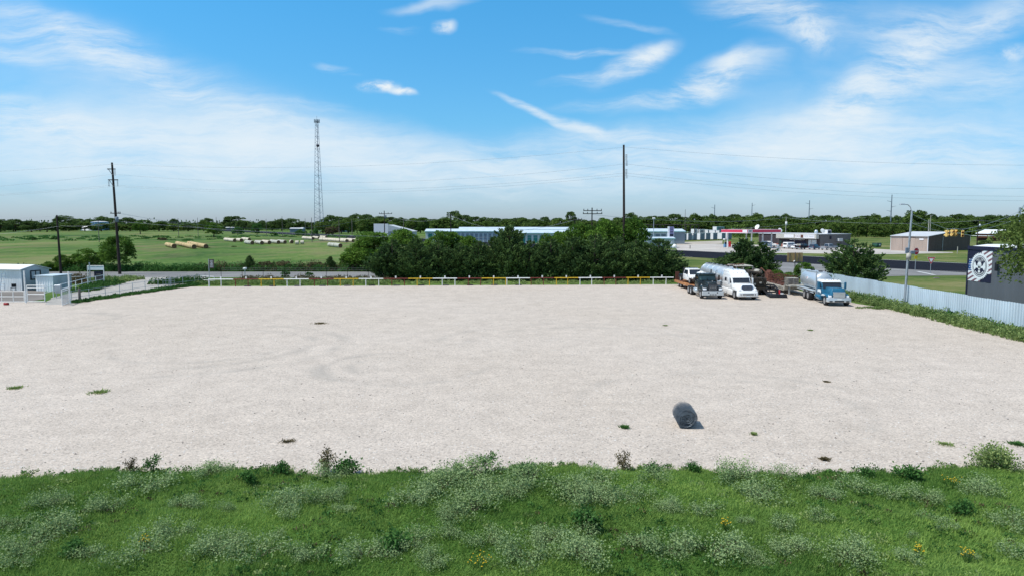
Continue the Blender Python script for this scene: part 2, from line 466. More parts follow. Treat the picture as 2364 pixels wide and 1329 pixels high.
def make_cedar(seed, R, Ht, nbr, per, size, m, name='cedar_tree', multi=1, base=.04):
    """juniper: upswept plume-like branches on a broad cone, spiky outline"""
    global RNG
    RNG = np.random.default_rng(seed); rg = random.Random(seed)
    root = empty(name)
    tops = [(0, 0, Ht)] + [(rg.uniform(-.5, .5) * R, rg.uniform(-.5, .5) * R, Ht * rg.uniform(.7, .92)) for _ in range(multi - 1)]
    Cs, Ds, ts = [], [], []
    mb = MB()
    for (tx, ty, th) in tops:
        mb.tube([(tx * .1, ty * .1, -.2), (tx * .7, ty * .7, th * .5), (tx, ty, th * .97)], R * .055, 6, True, .02)
    for i in range(nbr):
        tx, ty, th = tops[rg.randrange(len(tops))]
        f = base + (1 - base) * rg.random() ** 1.15
        a = rg.uniform(0, 2 * PI)
        prof = (1 - f) ** .62 * (1 - .35 * math.exp(-f * 9))
        ln = R * prof * rg.uniform(.65, 1.18) + .12
        z0 = th * f * .92
        rise = ln * rg.uniform(.25, .75)
        t0 = rg.uniform(.15, .85)
        k = max(6, int(per * (ln / R) ** .7))
        s = RNG.uniform(.25, 1.0, k) ** .75
        w = (.13 + .10 * ln) * (1.15 - s)
        cx, cy = tx * f ** .5, ty * f ** .5
        C = np.stack([cx + math.cos(a) * ln * s, cy + math.sin(a) * ln * s, z0 + rise * s ** 1.4], 1) + RNG.normal(size=(k, 3)) * w[:, None]
        D = np.tile([math.cos(a) * .8, math.sin(a) * .8, .9], (k, 1)) + RNG.normal(size=(k, 3)) * .5
        Cs.append(C); Ds.append(D); ts.append(t0 + RNG.normal(size=k) * .15)
        if i % 6 == 0: mb.tube([(cx, cy, z0), (cx + math.cos(a) * ln * .6, cy + math.sin(a) * ln * .6, z0 + rise * .5)], .03 + ln * .01, 4, False, .01)
    C = np.concatenate(Cs); C[:, 2] = np.maximum(C[:, 2], .05)
    leaf_object('crown', C, np.concatenate(Ds), size, m, np.concatenate(ts), 2.3, root)
    mb.build('trunk', M['bark'], root)
    return root

PROTO = []
def hide_away(root):
    PROTO.append(root)

def spawn(proto, loc, rz=None, sc=1.0, label=None, cat='tree', group=None, scz=None, name=None):
    if not hasattr(spawn, 'k'): spawn.k = {}
    if proto not in spawn.k: spawn.k[proto] = (kids_of(proto), [0])
    kids, cnt = spawn.k[proto]
    if cnt[0] == 0: c = proto
    else: c = copy_tree(proto, kids)
    cnt[0] += 1
    c.location = loc if len(loc) == 3 else (loc[0], loc[1], 0)
    if c.location.y < 23: c.location.z = float(hum(np.array(c.location.x), np.array(c.location.y)))
    c.rotation_euler = (0, 0, random.uniform(0, 2 * PI) if rz is None else rz)
    c.scale = (sc, sc, scz if scz else sc)
    for k in ('label', 'category', 'group'):
        if k in c: del c[k]
    if name: c.name = name
    return tag(c, label, cat, group)

def ordinal(i):
    return '%d%s' % (i, 'th' if 10 <= i % 100 <= 20 else {1: 'st', 2: 'nd', 3: 'rd'}.get(i % 10, 'th'))
WORDS = ['first', 'second', 'third', 'fourth', 'fifth', 'sixth', 'seventh', 'eighth', 'ninth', 'tenth', 'eleventh', 'twelfth', 'thirteenth', 'fourteenth', 'fifteenth', 'sixteenth', 'seventeenth', 'eighteenth', 'nineteenth', 'twentieth']
def word(i):
    return WORDS[i] if i < len(WORDS) else ordinal(i + 1)
# ------------------------------------------------------------------ the ground and the roads
def sheet(name, pts, z, m, div=0, jit=0.0, rng=None):
    """flat sheet; edges optionally subdivided and made uneven"""
    r = rng or random.Random(len(name))
    out = []
    n = len(pts)
    for i in range(n):
        a, b = pts[i], pts[(i + 1) % n]
        L_ = math.hypot(b[0] - a[0], b[1] - a[1])
        k = max(1, int(L_ / div)) if div else 1
        for j in range(k):
            t = j / k
            q = jit if j else 0
            out.append((a[0] + (b[0] - a[0]) * t + r.uniform(-q, q), a[1] + (b[1] - a[1]) * t + r.uniform(-q, q)))
    co, _, fs_, _, _, _ = delaunay_2d_cdt([Vector(p) for p in out], [], [list(range(len(out)))], 1, 1e-5)
    fs_ = [f for f in fs_ if len(f) >= 3]
    fs_ = [f if sum(co[f[i]].x * co[f[(i + 1) % len(f)]].y - co[f[(i + 1) % len(f)]].x * co[f[i]].y for i in range(len(f))) > 0 else f[::-1] for f in fs_]
    me = bpy.data.meshes.new(name); me.from_pydata([(c.x, c.y, z) for c in co], [], fs_)
    me.materials.append(m)
    o = bpy.data.objects.new(name, me); COL.objects.link(o)
    tag(o, kind='structure')
    return o

EXV, EYV = (.8480, .5300), (-.5300, .8480)      # the highway's own frame: across it, and along it
def hw(n, t):
    return (EXV[0] * n + EYV[0] * t, EXV[1] * n + EYV[1] * t)
RZH = math.atan2(.53, .848)

m_ground = grass_ground('rough_grass', [(.30, (.035, .075, .015)), (.42, (.06, .12, .022)), (.55, (.10, .16, .035)), (.68, (.16, .18, .06))], .02)
m_field = grass_ground('pasture_grass', [(.43, (.035, .08, .016)), (.48, (.065, .125, .024)), (.53, (.10, .16, .035)), (.58, (.165, .185, .065))], .022, (1, .55, 1), .6, bare=(.15, .14, .065))
m_verge = grass_ground('verge_grass', [(.42, (.045, .085, .016)), (.49, (.085, .125, .027)), (.54, (.13, .15, .045)), (.60, (.19, .18, .075))], .05, (1, 1, 1), .4)
m_turf = grass_ground('damp_turf', [(.30, (.03, .08, .015)), (.5, (.06, .13, .024)), (.7, (.12, .17, .05))], .3, (1, 1, 1), .6)
tracks = []
cx, cy = G(905, 845); tracks += [(cx, cy, 4.4, .45, .9, 'x-'), (cx + .3, cy, 3.0, .4, .9, 'x-'), (cx + .5, cy + .5, 5.6, .4, .6, 'y-'), (cx + .3, cy, 1.6, .35, .8, 'x-')]
cx, cy = G(1360, 800); tracks += [(cx, cy, 9.0, .5, .6, 'y+'), (cx, cy, 11.2, .5, .5, 'y+')]
cx, cy = G(470, 800); tracks += [(cx, cy, 7.5, .5, .8, 'x+'), (cx, cy, 9.6, .5, .75, 'x+'), (cx, cy, 6, .4, .5, 'y-')]
cx, cy = G(60, 745); tracks += [(cx, cy, 7, .7, .7, 'x+')]
cx, cy = G(1700, 940); tracks += [(cx, cy, 6, .4, .5, 'x+'), (cx, cy, 7.6, .4, .45, 'y+')]
m_gravel = gravel_mat('crushed_limestone', (.555, .488, .425), (.33, .30, .265), (.50, .43, .36), tracks)
m_drive = gravel_mat('worn_limestone', (.40, .385, .36), (.30, .29, .27), (.42, .39, .345))
m_road = asphalt('old_grey_asphalt', (.20, .20, .20))
m_high = asphalt('fresh_dark_asphalt', (.014, .015, .022))
m_apron = asphalt('pale_apron', (.44, .41, .38), 3)
m_mark = mat('road_paint', (.55, .56, .55), .7, var=.12, scale=3)
m_gravelpatch = asphalt('apron_gravel', (.40, .36, .31), 4)

sheet('ground', [(-5000, -800), (5000, -800), (5000, 9000), (-5000, 9000)], 0, m_ground)
sheet('field', [(-900, 118.6), (40, 118.6), (34, 210), hw(125.5, 120), hw(125.5, 900)], .008, m_field)
lot = [(-75, 21.9), (-16, 21.8), (-10, 22.0), (0, 21.9), (8, 22.1), (17, 21.8), (38.5, 21.9), (38.2, 50), (37.2, 56), (36.6, 66), (35.4, 74), (35.6, 93.5), (21.8, 94), (0, 92.8), (-39.6, 90.9), (-43.6, 90), (-46.0, 78), (-46.8, 73), (-54, 73.2), (-75, 74)]
sheet('gravel_lot', lot, .016, m_gravel, .5, .10, random.Random(5))
sheet('driveway', [G(104, 703), G(118, 688), G(180, 673), G(255, 660), G(300, 650), G(330, 643), G(300, 640.6), G(480, 640.6), G(476, 648), G(400, 661), G(300, 676), G(200, 690), G(165, 703)], .022, m_drive, 1.5, .15)
sheet('yard', [G(-60, 696), G(-60, 668), G(60, 668), G(102, 672), G(103, 690), G(60, 697)], .020, asphalt('trodden_earth', (.20, .185, .17), 3), 1.5, .2)
sheet('road', [(-300, 105.8), (35, 105.8), (46, 104), (62, 109.0), (79.5, 110.5), hw(126.6, 20), hw(126.6, 100), (40, 128), (30, 118.2), (-300, 118.2)], .024, m_road)
sheet('highway', [hw(126.3, -400), hw(153.9, -400), hw(153.9, 1200), hw(126.3, 1200)], .032, m_high)
sheet('shoulder', [hw(153.9, -400), hw(155.6, -400), hw(155.6, 1200), hw(153.9, 1200)], .020, m_road)
sheet('verge', [(40, 60), (120, 60), (79.5, 110.3), (62, 108.8), (46, 103.8), (40, 104)], .008, m_verge)
sheet('verge', [(33, 119), (41, 129), hw(126.0, 102), hw(126.0, 200), (20, 190)], .009, m_verge)
sheet('verge', [hw(155.6, -300), hw(230, -300), hw(420, 60), hw(420, 420), hw(155.6, 420)], .010, m_verge, 12, .8)
apron = [G(1556, 567), G(1640, 563.5), G(1740, 565.5), G(1800, 567), G(1890, 569), G(1962, 571), G(2056, 577), G(2141, 580.5), G(2200, 582.5), G(2200, 584), G(2060, 587), G(1935, 586), G(1790, 584.5), G(1700, 583.5), G(1562, 578)]
sheet('forecourt', apron, .020, m_apron, 6, .5)
sheet('forecourt', [G(1560, 560), G(1668, 556), G(1668, 563), G(1560, 567)], .018, m_gravelpatch, 6, .5)
mb = []
def stripe(a, b, w, z=.044):
    d = Vector((b[0] - a[0], b[1] - a[1])).normalized(); n = Vector((-d.y, d.x)) * w / 2
    o = sheet('road_marking', [(a[0] + n.x, a[1] + n.y), (b[0] + n.x, b[1] + n.y), (b[0] - n.x, b[1] - n.y), (a[0] - n.x, a[1] - n.y)], z, m_mark)
stripe(G(2046, 623.2), G(2090, 624.6), .5)
stripe(G(2118, 627), G(2158, 635), .5, .030)
stripe(G(1790, 619), G(1850, 620), .4, .030)
stripe(G(2150, 625.5), G(2234, 627.5), .18)
stripe(hw(155.2, -300), hw(155.2, 500), .15, .024)
stripe(hw(126.9, 120), hw(126.9, 700), .18)
stripe(hw(140, 170), hw(140, 900), .18)
stripe((-300, 112), (20, 112), .12, .030)

# ------------------------------------------------------------------ foreground: grass strip, pebbles
def sn(x, y, k, ph=0):
    return (np.sin(x * k + 1.3 * np.sin(y * k * .7 + ph)) + np.sin(y * k * 1.3 + 1.7 * np.sin(x * k * .6 + ph * 2)) + np.sin((x + y) * k * .8 + ph)) / 3
def edge_y(x):
    return 22.52 + .18 * np.exp(-(x / 9) ** 2) + .30 * np.sin(x * .45 + .6) + .17 * np.sin(x * 1.3) + .10 * np.sin(x * 3.1 + 1) + .07 * np.sin(x * 7.3) - .25 * (x < -11) * 1.0 + .0 * x
n = 600000
gx = RNG.uniform(-31, 31, n); gy = RNG.uniform(13.2, 24.2, n)
keep = (gy < edge_y(gx) + RNG.normal(size=n) * .12 + .22 * sn(gx, gy, 5.3, .2) * (RNG.random(n) > .25)) & (np.abs(gx) < gy * .80 + 10)
gx, gy = gx[keep], gy[keep]; n = len(gx)
hmp = .5 + .5 * sn(gx, gy, 1.1, .4); tf = .5 + .5 * sn(gx, gy, 3.7, 1.9); fine = .5 + .5 * sn(gx, gy, 9.0, .7)
hh = .06 + .11 * hmp * tf + .05 * fine
def hum(x, y):
    h = .5 + .5 * sn(x, y, 1.9, .7); h2 = .5 + .5 * sn(x, y, 4.3, 2.1)
    return (.02 + .24 * h ** 1.5 + .07 * h2) * np.clip((edge_y(x) - y) / .8, 0, 1)
C = np.stack([gx, gy, hum(gx, gy)], 1)
D = np.stack([RNG.normal(size=n) * .5 + .25, RNG.normal(size=n) * .5 - .15, np.ones(n)], 1)
patch = .5 + .5 * sn(gx, gy, .55, 2.2)
tint = -.02 + .62 * patch ** 1.3 + .18 * (.5 + .5 * sn(gx, gy, 1.7, 3.3)) + .22 * fine + RNG.normal(size=n) * .14
o = leaf_object('grass', C, D, np.full(n, .026), M['L_grass'], tint, 1.0, tri=True)
# blades: rescale height by the hummocks
co = np.empty(n * 9, np.float32); o.data.vertices.foreach_get('co', co); co = co.reshape(n, 3, 3)
Dn = D / np.linalg.norm(D, axis=1, keepdims=True)
co[:, 2] = C + Dn * hh[:, None] * RNG.uniform(.7, 1.4, n)[:, None]
o.data.vertices.foreach_set('co', co.reshape(-1)); o.data.update()
tag(o, 'green unmown grass covering the strip in front of the gravel lot', kind='stuff')
sheet('turf_edge', [(-60, 5), (60, 5), (60, 22.35), (17, 22.2), (8, 22.5), (0, 22.1), (-10, 22.2), (-16, 21.8), (-60, 22.1)], .012, m_turf, .6, .12)

nx_, ny_ = 480, 90
X_, Y_ = np.meshgrid(np.linspace(-40, 40, nx_), np.linspace(13, 23.2, ny_))
Z_ = hum(X_, Y_) + .011
me = bpy.data.meshes.new('turf')
i_ = np.arange((ny_ - 1) * (nx_ - 1)); r_, c_ = i_ // (nx_ - 1), i_ % (nx_ - 1); q_ = r_ * nx_ + c_
me.from_pydata(np.stack([X_, Y_, Z_], -1).reshape(-1, 3).tolist(), [], np.stack([q_, q_ + 1, q_ + nx_ + 1, q_ + nx_], 1).tolist())
me.materials.append(m_turf); me.polygons.foreach_set('use_smooth', [True] * len(me.polygons))
o = bpy.data.objects.new('turf', me); COL.objects.link(o); tag(o, kind='structure')

def pebbles(name, n, x0, x1, y0, y1, s0, s1, m, seed, label):
    rg = np.random.default_rng(seed)
    x = rg.uniform(x0, x1, n); y = y0 + (y1 - y0) * rg.random(n) ** 1.7
    k = (np.abs(x) < y * .78 + 1) & (y > edge_y(x) + .12); x, y = x[k], y[k]; n = len(x)
    s = s0 + (s1 - s0) * rg.random(n) ** 4
    base = np.array([(1, 0, 0), (0, 1, 0), (-1, 0, 0), (0, -1, 0), (0, 0, 1)], float)
    V = base[None] * s[:, None, None] * rg.uniform(.6, 1.3, (n, 5, 1)); V[:, :, 2] *= .6
    a = rg.uniform(0, PI, n); ca, sa = np.cos(a)[:, None], np.sin(a)[:, None]
    X = V[:, :, 0] * ca - V[:, :, 1] * sa + x[:, None]; Y = V[:, :, 0] * sa + V[:, :, 1] * ca + y[:, None]
    V = np.stack([X, Y, V[:, :, 2] + .014], 2)
    Fc = np.array([(0, 1, 4), (1, 2, 4), (2, 3, 4), (3, 0, 4)])
    Fc = (Fc[None] + 5 * np.arange(n)[:, None, None]).reshape(-1, 3)
    me = bpy.data.meshes.new(name); me.vertices.add(n * 5); me.vertices.foreach_set('co', V.reshape(-1).astype(np.float32))
    me.loops.add(len(Fc) * 3); me.loops.foreach_set('vertex_index', Fc.reshape(-1).astype(np.int32))
    me.polygons.add(len(Fc)); me.polygons.foreach_set('loop_start', np.arange(0, len(Fc) * 3, 3, dtype=np.int32))
    me.materials.append(m); me.update(calc_edges=True)
    o = bpy.data.objects.new(name, me); COL.objects.link(o)
    return tag(o, label, kind='stuff')
pebbles('gravel', 26000, -35, 35, 22.9, 60, .015, .05, M['stone'], 3, 'pale loose limestone gravel scattered over the lot')
pebbles('gravel', 4200, -35, 35, 22.4, 70, .016, .06, M['rock_dark'], 4, 'scattered darker stones lying on the pale gravel lot')

# ------------------------------------------------------------------ shrubs and weeds of the foreground strip
def make_bush(seed, R, Ht, nst, per, size, m, name='shrub', dens=1.0):
    global RNG
    RNG = np.random.default_rng(seed); rg = random.Random(seed)
    root = empty(name); mb = MB(); Cs, Ds, ts = [], [], []
    for i in range(nst):
        a = rg.uniform(0, 2 * PI); q = rg.uniform(.15, 1) ** .7
        hx, hy = math.cos(a) * R * q * (1 + .25 * math.sin(a * 2 + seed)), math.sin(a) * R * q * (1 - .15 * math.sin(a * 3 + seed))
        h = Ht * rg.uniform(.40, 1.05) * (1 - .40 * q * q)
        mid = (hx * .45, hy * .45, h * .62)
        mb.tube([(0 + hx * .1, hy * .1, 0), mid, (hx, hy, h)], .008, 3, False, .003)
        k = int(per * dens); s = 1.06 - np.abs(RNG.normal(size=k)) * .26; s = np.clip(s, .2, 1.1)
        bx = np.stack([hx * (.1 + .9 * s), hy * (.1 + .9 * s), h * np.minimum(s * 1.15, 1.02)], 1)
        sp_ = .07 + .10 * (1 - np.abs(s - .75))
        Cc = bx + RNG.normal(size=(k, 3)) * sp_[:, None] * (R ** .5)
        Cs.append(Cc); D = RNG.normal(size=(k, 3)) * .8 + np.array([math.cos(a) * .5, math.sin(a) * .5, .5]); Ds.append(D)
        ts.append(rg.uniform(.25, .75) + RNG.normal(size=k) * .15)
    C = np.concatenate(Cs); C[:, 2] = np.maximum(C[:, 2], .03)
    leaf_object('foliage', C, np.concatenate(Ds), size, m, np.concatenate(ts), 1.7, root)
    mb.build('stem', M['bark'], root)
    return root

silver = [make_bush(100 + i, .78, .52, [20, 26, 17, 23][i], 84, .036, M['L_silver']) for i in range(4)]
silver_s = [make_bush(120 + i, .44, .42, 9, 86, .035, M['L_silver']) for i in range(3)]
olive = make_bush(130, .72, .62, 34, 90, .045, M['L_olive'])
dark = [make_bush(140 + i, .30, .42, 10, 70, .05, M['L_weed'], 'weed') for i in range(2)]
tall = [make_bush(150 + i, .25, .75, 9, 60, .04, M['L_brown' if i == 0 else 'L_weed'], 'weed') for i in range(2)]
shr = [(91, 1190, 90), (20, 1233, 80), (110, 1250, 120), (40, 1292, 120), (325, 1149, 130), (237, 1190, 100), (416, 1190, 80), (518, 1190, 40),
       (389, 1257, 100), (660, 1190, 110), (663, 1216, 60), (758, 1170, 80), (790, 1192, 50), (528, 1272, 90), (305, 1312, 130), (490, 1306, 120),
       (575, 1313, 130), (710, 1306, 90), (34, 1326, 100), (761, 1106, 90), (474, 1110, 90), (962, 1182, 110), (1020, 1148, 120), (1091, 1120, 130),
       (1105, 1148, 120), (1223, 1144, 130), (1180, 1166, 90), (1088, 1205, 130), (1037, 1224, 80), (1325, 1164, 120), (1375, 1136, 110), (1382, 1182, 120),
       (1463, 1172, 100), (1514, 1132, 70), (1545, 1194, 80), (1355, 1246, 70), (952, 1282, 100), (1037, 1252, 60), (1121, 1272, 90), (1257, 1278, 100),
       (1355, 1292, 60), (1206, 1317, 130), (1341, 1320, 130), (1470, 1282, 70), (1538, 1300, 110), (834, 1317, 120), (901, 1306, 70), (1710, 1124, 110),
       (1814, 1118, 80), (1767, 1172, 130), (1912, 1170, 80), (1980, 1153, 70), (2058, 1161, 60), (2139, 1164, 80), (2275, 1157, 100), (1632, 1197, 70),
       (1723, 1224, 40), (1896, 1212, 60), (1814, 1238, 60), (2352, 1232, 100), (2146, 1222, 40), (2187, 1245, 50), (2112, 1252, 30), (1845, 1300, 100),
       (1977, 1318, 120), (1649, 1308, 150), (1706, 1285, 70), (1753, 1320, 80), (2245, 1302, 40), (2352, 1302, 70), (2100, 1320, 60), (1000, 1322, 80), (640, 1250, 40), (190, 1300, 70)]
rows = {}
for (u, v, w) in shr:
    r = 'along the gravel edge' if v < 1155 else ('in the middle of the grass strip' if v < 1235 else 'at the bottom of the grass strip')
    rows.setdefault(r, []).append((u, v, w))
for r, lst in rows.items():
    for i, (u, v, w) in enumerate(sorted(lst)):
        x, y = G(u, v); wm = w / 1600 * math.hypot(y, 8.3)
        big = w >= 75
        p = random.choice(silver if big else silver_s)
        sc = wm / (1.55 if big else .95)
        spawn(p, (x, y + wm * .22, 0), None, sc, '%s silvery shrub, %s from left %s' % ('wide' if w >= 110 else ('middling' if w >= 75 else 'small'), word(i), r),
              'shrub', 'silvery shrubs in the foreground grass', min(sc, .62 + .35 * sc) * .84)
x, y = G(2318, 1092); spawn(olive, (x, y + .3, 0), 1, 1.05, 'big rounded olive green shrub spreading over the gravel edge at far right', 'shrub')
for i, (u, v, s, t) in enumerate([(160, 1292, .8, 0), (1360, 1232, 1.2, 0), (2100, 1118, 1.1, 0), (2218, 1198, 1, 0), (1125, 1092, 1.1, 3), (1604, 1094, .7, 1), (800, 1100, 1.2, 1),
                                  (755, 1092, 1.1, 2), (350, 1092, .9, 3), (640, 1104, .9, 1), (1440, 1090, .9, 2), (2005, 1112, .7, 1), (1205, 1105, 1.0, 0), (300, 1098, .7, 2), (1510, 1098, .7, 1), (575, 1130, .8, 0), (1060, 1088, .6, 1), (915, 1296, 1.1, 0)]):
    x, y = G(u, v)
    p = dark[i % 2] if t == 0 else (tall[0] if t == 2 else (tall[1] if t == 3 else dark[1]))
    spawn(p, (x, y + .1, 0), None, s, ['low dark green weed', 'bushy dark green weed', 'tall brownish dry weed', 'tall thin green weed'][t] + ', %s from the left of the weeds in the grass strip' % word(sorted([160, 1360, 2100, 2218, 1125, 1604, 800, 755, 350, 640, 1440, 2005, 1205, 300, 1510, 575, 1060, 915]).index(u)), 'weed', 'dark weeds in the foreground grass')
def lowband(n_, x0_, y0_, y1_, rr, hh_, per, m_, lab, edge=False):
    rg = random.Random(len(lab) + n_); bl_ = []
    while len(bl_) < n_:
        y = rg.uniform(y0_, y1_); x = rg.uniform(-1.15, 1.15) * y
        if edge: y = float(edge_y(np.array(x))) + rg.gauss(0, .16)
        elif sn(np.array(x), np.array(y), .8, x0_) < .1 or y > float(edge_y(np.array(x))): continue
        s_ = rg.uniform(.5, 1.5); bl_.append((x, y, float(hum(np.array(x), np.array(y))), rr * s_, rr * s_, hh_ * s_ * rg.uniform(.6, 1.3), rg.uniform(0, 1)))
    C_, D_, t_ = blobs_to_leaves(bl_, per, .8, 0.0); C_[:, 2] = np.abs(C_[:, 2]) + .03
    tag(leaf_object('weeds', C_, D_, .038, M[m_], t_, 1.7), lab, kind='stuff')
lowband(480, 1.0, 14.5, 22.3, .17, .15, 34, 'L_weed', 'broad leaved green weeds mixed through the grass strip')
lowband(240, 4.0, 14.5, 22.3, .20, .16, 30, 'L_olive', 'yellowish green weeds mixed through the grass strip')
lowband(120, 7.0, 14.5, 22.3, .16, .13, 22, 'L_brown', 'dry brown stalks and dead leaves in the grass strip')
lowband(215, 0.0, 20, 24, .12, .10, 24, 'L_olive', 'low weeds creeping from the grass onto the gravel', True)
lowband(160, 0.5, 20, 24, .13, .14, 26, 'L_weed', 'ragged green weeds along the edge of the gravel', True)
# yellow flowers
def flower(u, v, s, label):
    x, y = G(u, v); root = empty('flower_clump', (x, y, float(hum(np.array(x), np.array(y)))), 0, label, 'flowers', 'yellow flower clumps in the grass')
    rg = random.Random(int(u)); mb = MB(); st = MB()
    for k in range(26):
        a, q = rg.uniform(0, 2 * PI), rg.uniform(0, 1) ** .6 * s
        px, py, pz = math.cos(a) * q, math.sin(a) * q, rg.uniform(.18, .38)
        mb.lathe([(0, .0), (.016, .005), (.019, .010), (0, .016)], 6, Matrix.Translation((px, py, pz)))
        st.tube([(px * .4, py * .4, 0), (px, py, pz)], .004, 3, False)
    mb.build('blossoms', M['petal'], root); st.build('stem', M['L_weed'], root)
for a in [(337, 1276, .16, 'small yellow flower clump near the bottom left of the grass'), (1108, 1326, .30, 'yellow flower clump at the bottom edge near the middle'), (1675, 1236, .14, 'pale yellow flower clump beside a thin silvery shrub'),
          (2196, 1138, .30, 'widest yellow flower clump near the gravel edge on the right'), (2116, 1304, .16, 'yellow flower clump low in the grass, left of two'), (2231, 1310, .16, 'yellow flower clump low in the grass, right of two')]:
    flower(*a)

# weed tufts growing on the gravel
def tuft(u, v, w, hgt, m, label):
    x, y = G(u, v); wm = w / 1600 * math.hypot(y, 8.3)
    k = 260; a = RNG.uniform(0, 2 * PI, k); q = np.abs(RNG.normal(size=k)) * .35
    C = np.stack([np.cos(a) * q * wm * .75, np.sin(a) * q * wm * .75, np.full(k, .02)], 1)
    D = np.stack([np.cos(a) * .8, np.sin(a) * .8, RNG.uniform(.3, 1.2, k)], 1)
    root = empty('weed_tuft', (x, y, .015))
    leaf_object('foliage', C, D, .05, m, RNG.uniform(.1, .9, k), hgt / .05, root, None, tri=True)
    tag(root, label, 'weed', 'weed tufts growing through the gravel')
for a in [(35, 897, 34, .10, M['L_olive'], 'flat green weed tuft on the gravel nearest the left edge'), (228, 907, 42, .14, M['L_olive'], 'largest green weed tuft on the left of the gravel'),
          (740, 747, 34, .10, M['L_brown'], 'dull flat weed tuft in the far middle of the gravel'), (665, 1020, 40, .04, M['L_brown'], 'faint grey weed smear on the gravel near the grass'),
          (1442, 988, 16, .12, M['L_weed'], 'small green weed tuft left of the wire roll'), (1903, 1062, 16, .10, M['L_brown'], 'dull weed tuft on gravel close to the grass on the right'),
          (2182, 1026, 40, .05, M['L_olive'], 'thin flat weed tuft on the gravel at the right'), (2352, 1027, 36, .10, M['L_weed'], 'bright green weed tuft at the right edge of the gravel'),
          (1536, 752, 9, .07, M['L_olive'], 'tiny weed tuft in front of the dark truck'), (1871, 763, 10, .08, M['L_olive'], 'tiny weed tuft in front of the blue truck'),
          (1740, 1004, 9, .10, M['L_olive'], 'tiny weed tuft right of the wire roll'), (1908, 882, 14, .05, M['L_brown'], 'thin dry weed tuft on the right half of the gravel')]:
    tuft(*a)

# roll of wire netting
def wire_roll():
    fx, fy = G(1584, 990); bx, by = G(1574, 962)
    root = empty('wire_roll', (fx + .02, fy, .02), math.radians(-5), 'upright-lying roll of grey wire netting on the open gravel', 'wire roll')
    root['label'] = 'grey roll of wire netting lying alone on the gravel'
    Ln = 1.05
    mb = MB(); rg = random.Random(2)
    R0 = .43
    for t in range(11):
        r = R0 - t * .036
        zc = R0 - (R0 - r) * .55
        nl = 54
        ring = []
        for k in range(nl):
            a = 2 * PI * k / nl
            rr = r * (1 + rg.uniform(-.012, .012))
            ring.append((math.cos(a) * rr, zc + math.sin(a) * rr * .97))
        for k in range(nl):
            mb.tube([(ring[k][0], 0, ring[k][1]), (ring[(k + 1) % nl][0], Ln, ring[(k + 1) % nl][1])], .0045, 3, False)
            mb.tube([(ring[k][0], 0, ring[k][1]), (ring[k - 1][0], Ln, ring[k - 1][1])], .0045, 3, False)
        for j in range(9):
            y = Ln * j / 8 + rg.uniform(-.01, .01)
            q = [(p[0], y, p[1]) for p in ring] + [(ring[0][0], y, ring[0][1])]
            mb.tube(q, .0055, 3, False)
    mb.build('wire_netting', M['wire'], root)
    e = MB()
    for k in range(34):
        a0 = rg.uniform(0, 2 * PI); r = rg.uniform(.05, .38); c = (rg.uniform(-.04, .04), R0 + rg.uniform(-.05, .05))
        e.tube([(c[0] + math.cos(a0 + t * .3) * r, -.01 - .01 * k % .03, c[1] + math.sin(a0 + t * .3) * r * .95) for t in range(14)], .006, 3, False)
    e.build('loose_wire', M['wire'], root)
wire_roll()
# ------------------------------------------------------------------ the painted parking rails
RA, RB = G(481, 662), G(1555, 657)
def rail_pt(t): return (RA[0] + (RB[0] - RA[0]) * t / 19, RA[1] + (RB[1] - RA[1]) * t / 19)
posts_at = [(.02, .5), (.07, .57), (.09, .60), (.12, .64), (.21, .74), (.25, .77), (.28, .80), (.33, .84), (.36, .86), (.38, .90), (.45, .95), (.48, .99), (.03, .55), (.03, .54), (.08, .55), (.06, .55), (.07, .56), (.07, .59), (.13, .67)]
cn = ['white', 'dark red', 'yellow']; cm = ['pipe_white', 'rail_red', 'rail_yellow']
L19 = math.hypot(RB[0] - RA[0], RB[1] - RA[1]) / 19
ang = math.atan2(RB[1] - RA[1], RB[0] - RA[0])
cnt = [0, 0, 0]
for i in range(19):
    c = i % 3
    x, y = rail_pt(i)
    nb = 'end of the row' if i in (0, 18) else ''
    root = empty('parking_rail', (x, y, 0), ang, '%s pipe parking rail, %s %s one from the left' % (cn[c], word(cnt[c]), cn[c]), 'parking rail', 'painted pipe rails along the far edge of the lot')
    cnt[c] += 1
    MB().tube([(.015, 0, .98), (L19 - .015, 0, .98)], .062, 8).build('rail', M[cm[c]], root)
    for q in posts_at[i]:
        MB().tube([(q * L19 + .03, 0, -.05), (q * L19 + .03, 0, .95)], .055, 7).build('post', M[cm[c]], root)
    tg = MB().box(L19 * .5 - .09, L19 * .5 + .09, -.012, .012, 1.03, 1.32, .01).build('number_tag', M['white'], root)
    if 0 < i < 13:
        o = MB().box(-.42, .42, -.10, .10, 0, .13, .02).build('wheel_stop', M['rock_dark' if i % 2 else 'black'], None, (x + L19 * .52, y + .35, .012))
        o.rotation_euler.z = ang + random.uniform(-.1, .1)
        tag(o, 'dark wheel stop lying behind the %s %s parking rail from the left' % (word(cnt[c] - 1), cn[c]), 'wheel stop', 'dark wheel stops behind the parking rails')

# thin farm fence behind the rails
root = empty('wire_fence', (0, 0, 0), 0, 'thin wire farm fence on dark steel posts between the rails and the road', 'fence')
fx0, fx1, fyy = G(474, 655)[0], G(880, 655)[0] + 1.5, 100.2
k = 0; x = fx0
while x < fx1:
    MB().tube([(x, fyy, 0), (x, fyy, 1.9)], .03, 5).build('post', M['wood_pole'], root); x += 3.05
w = MB()
for z in (.5, .85, 1.2, 1.55, 1.8): w.tube([(fx0, fyy, z), (fx1, fyy, z)], .006, 3, False)
w.build('wire', M['galv'], root)

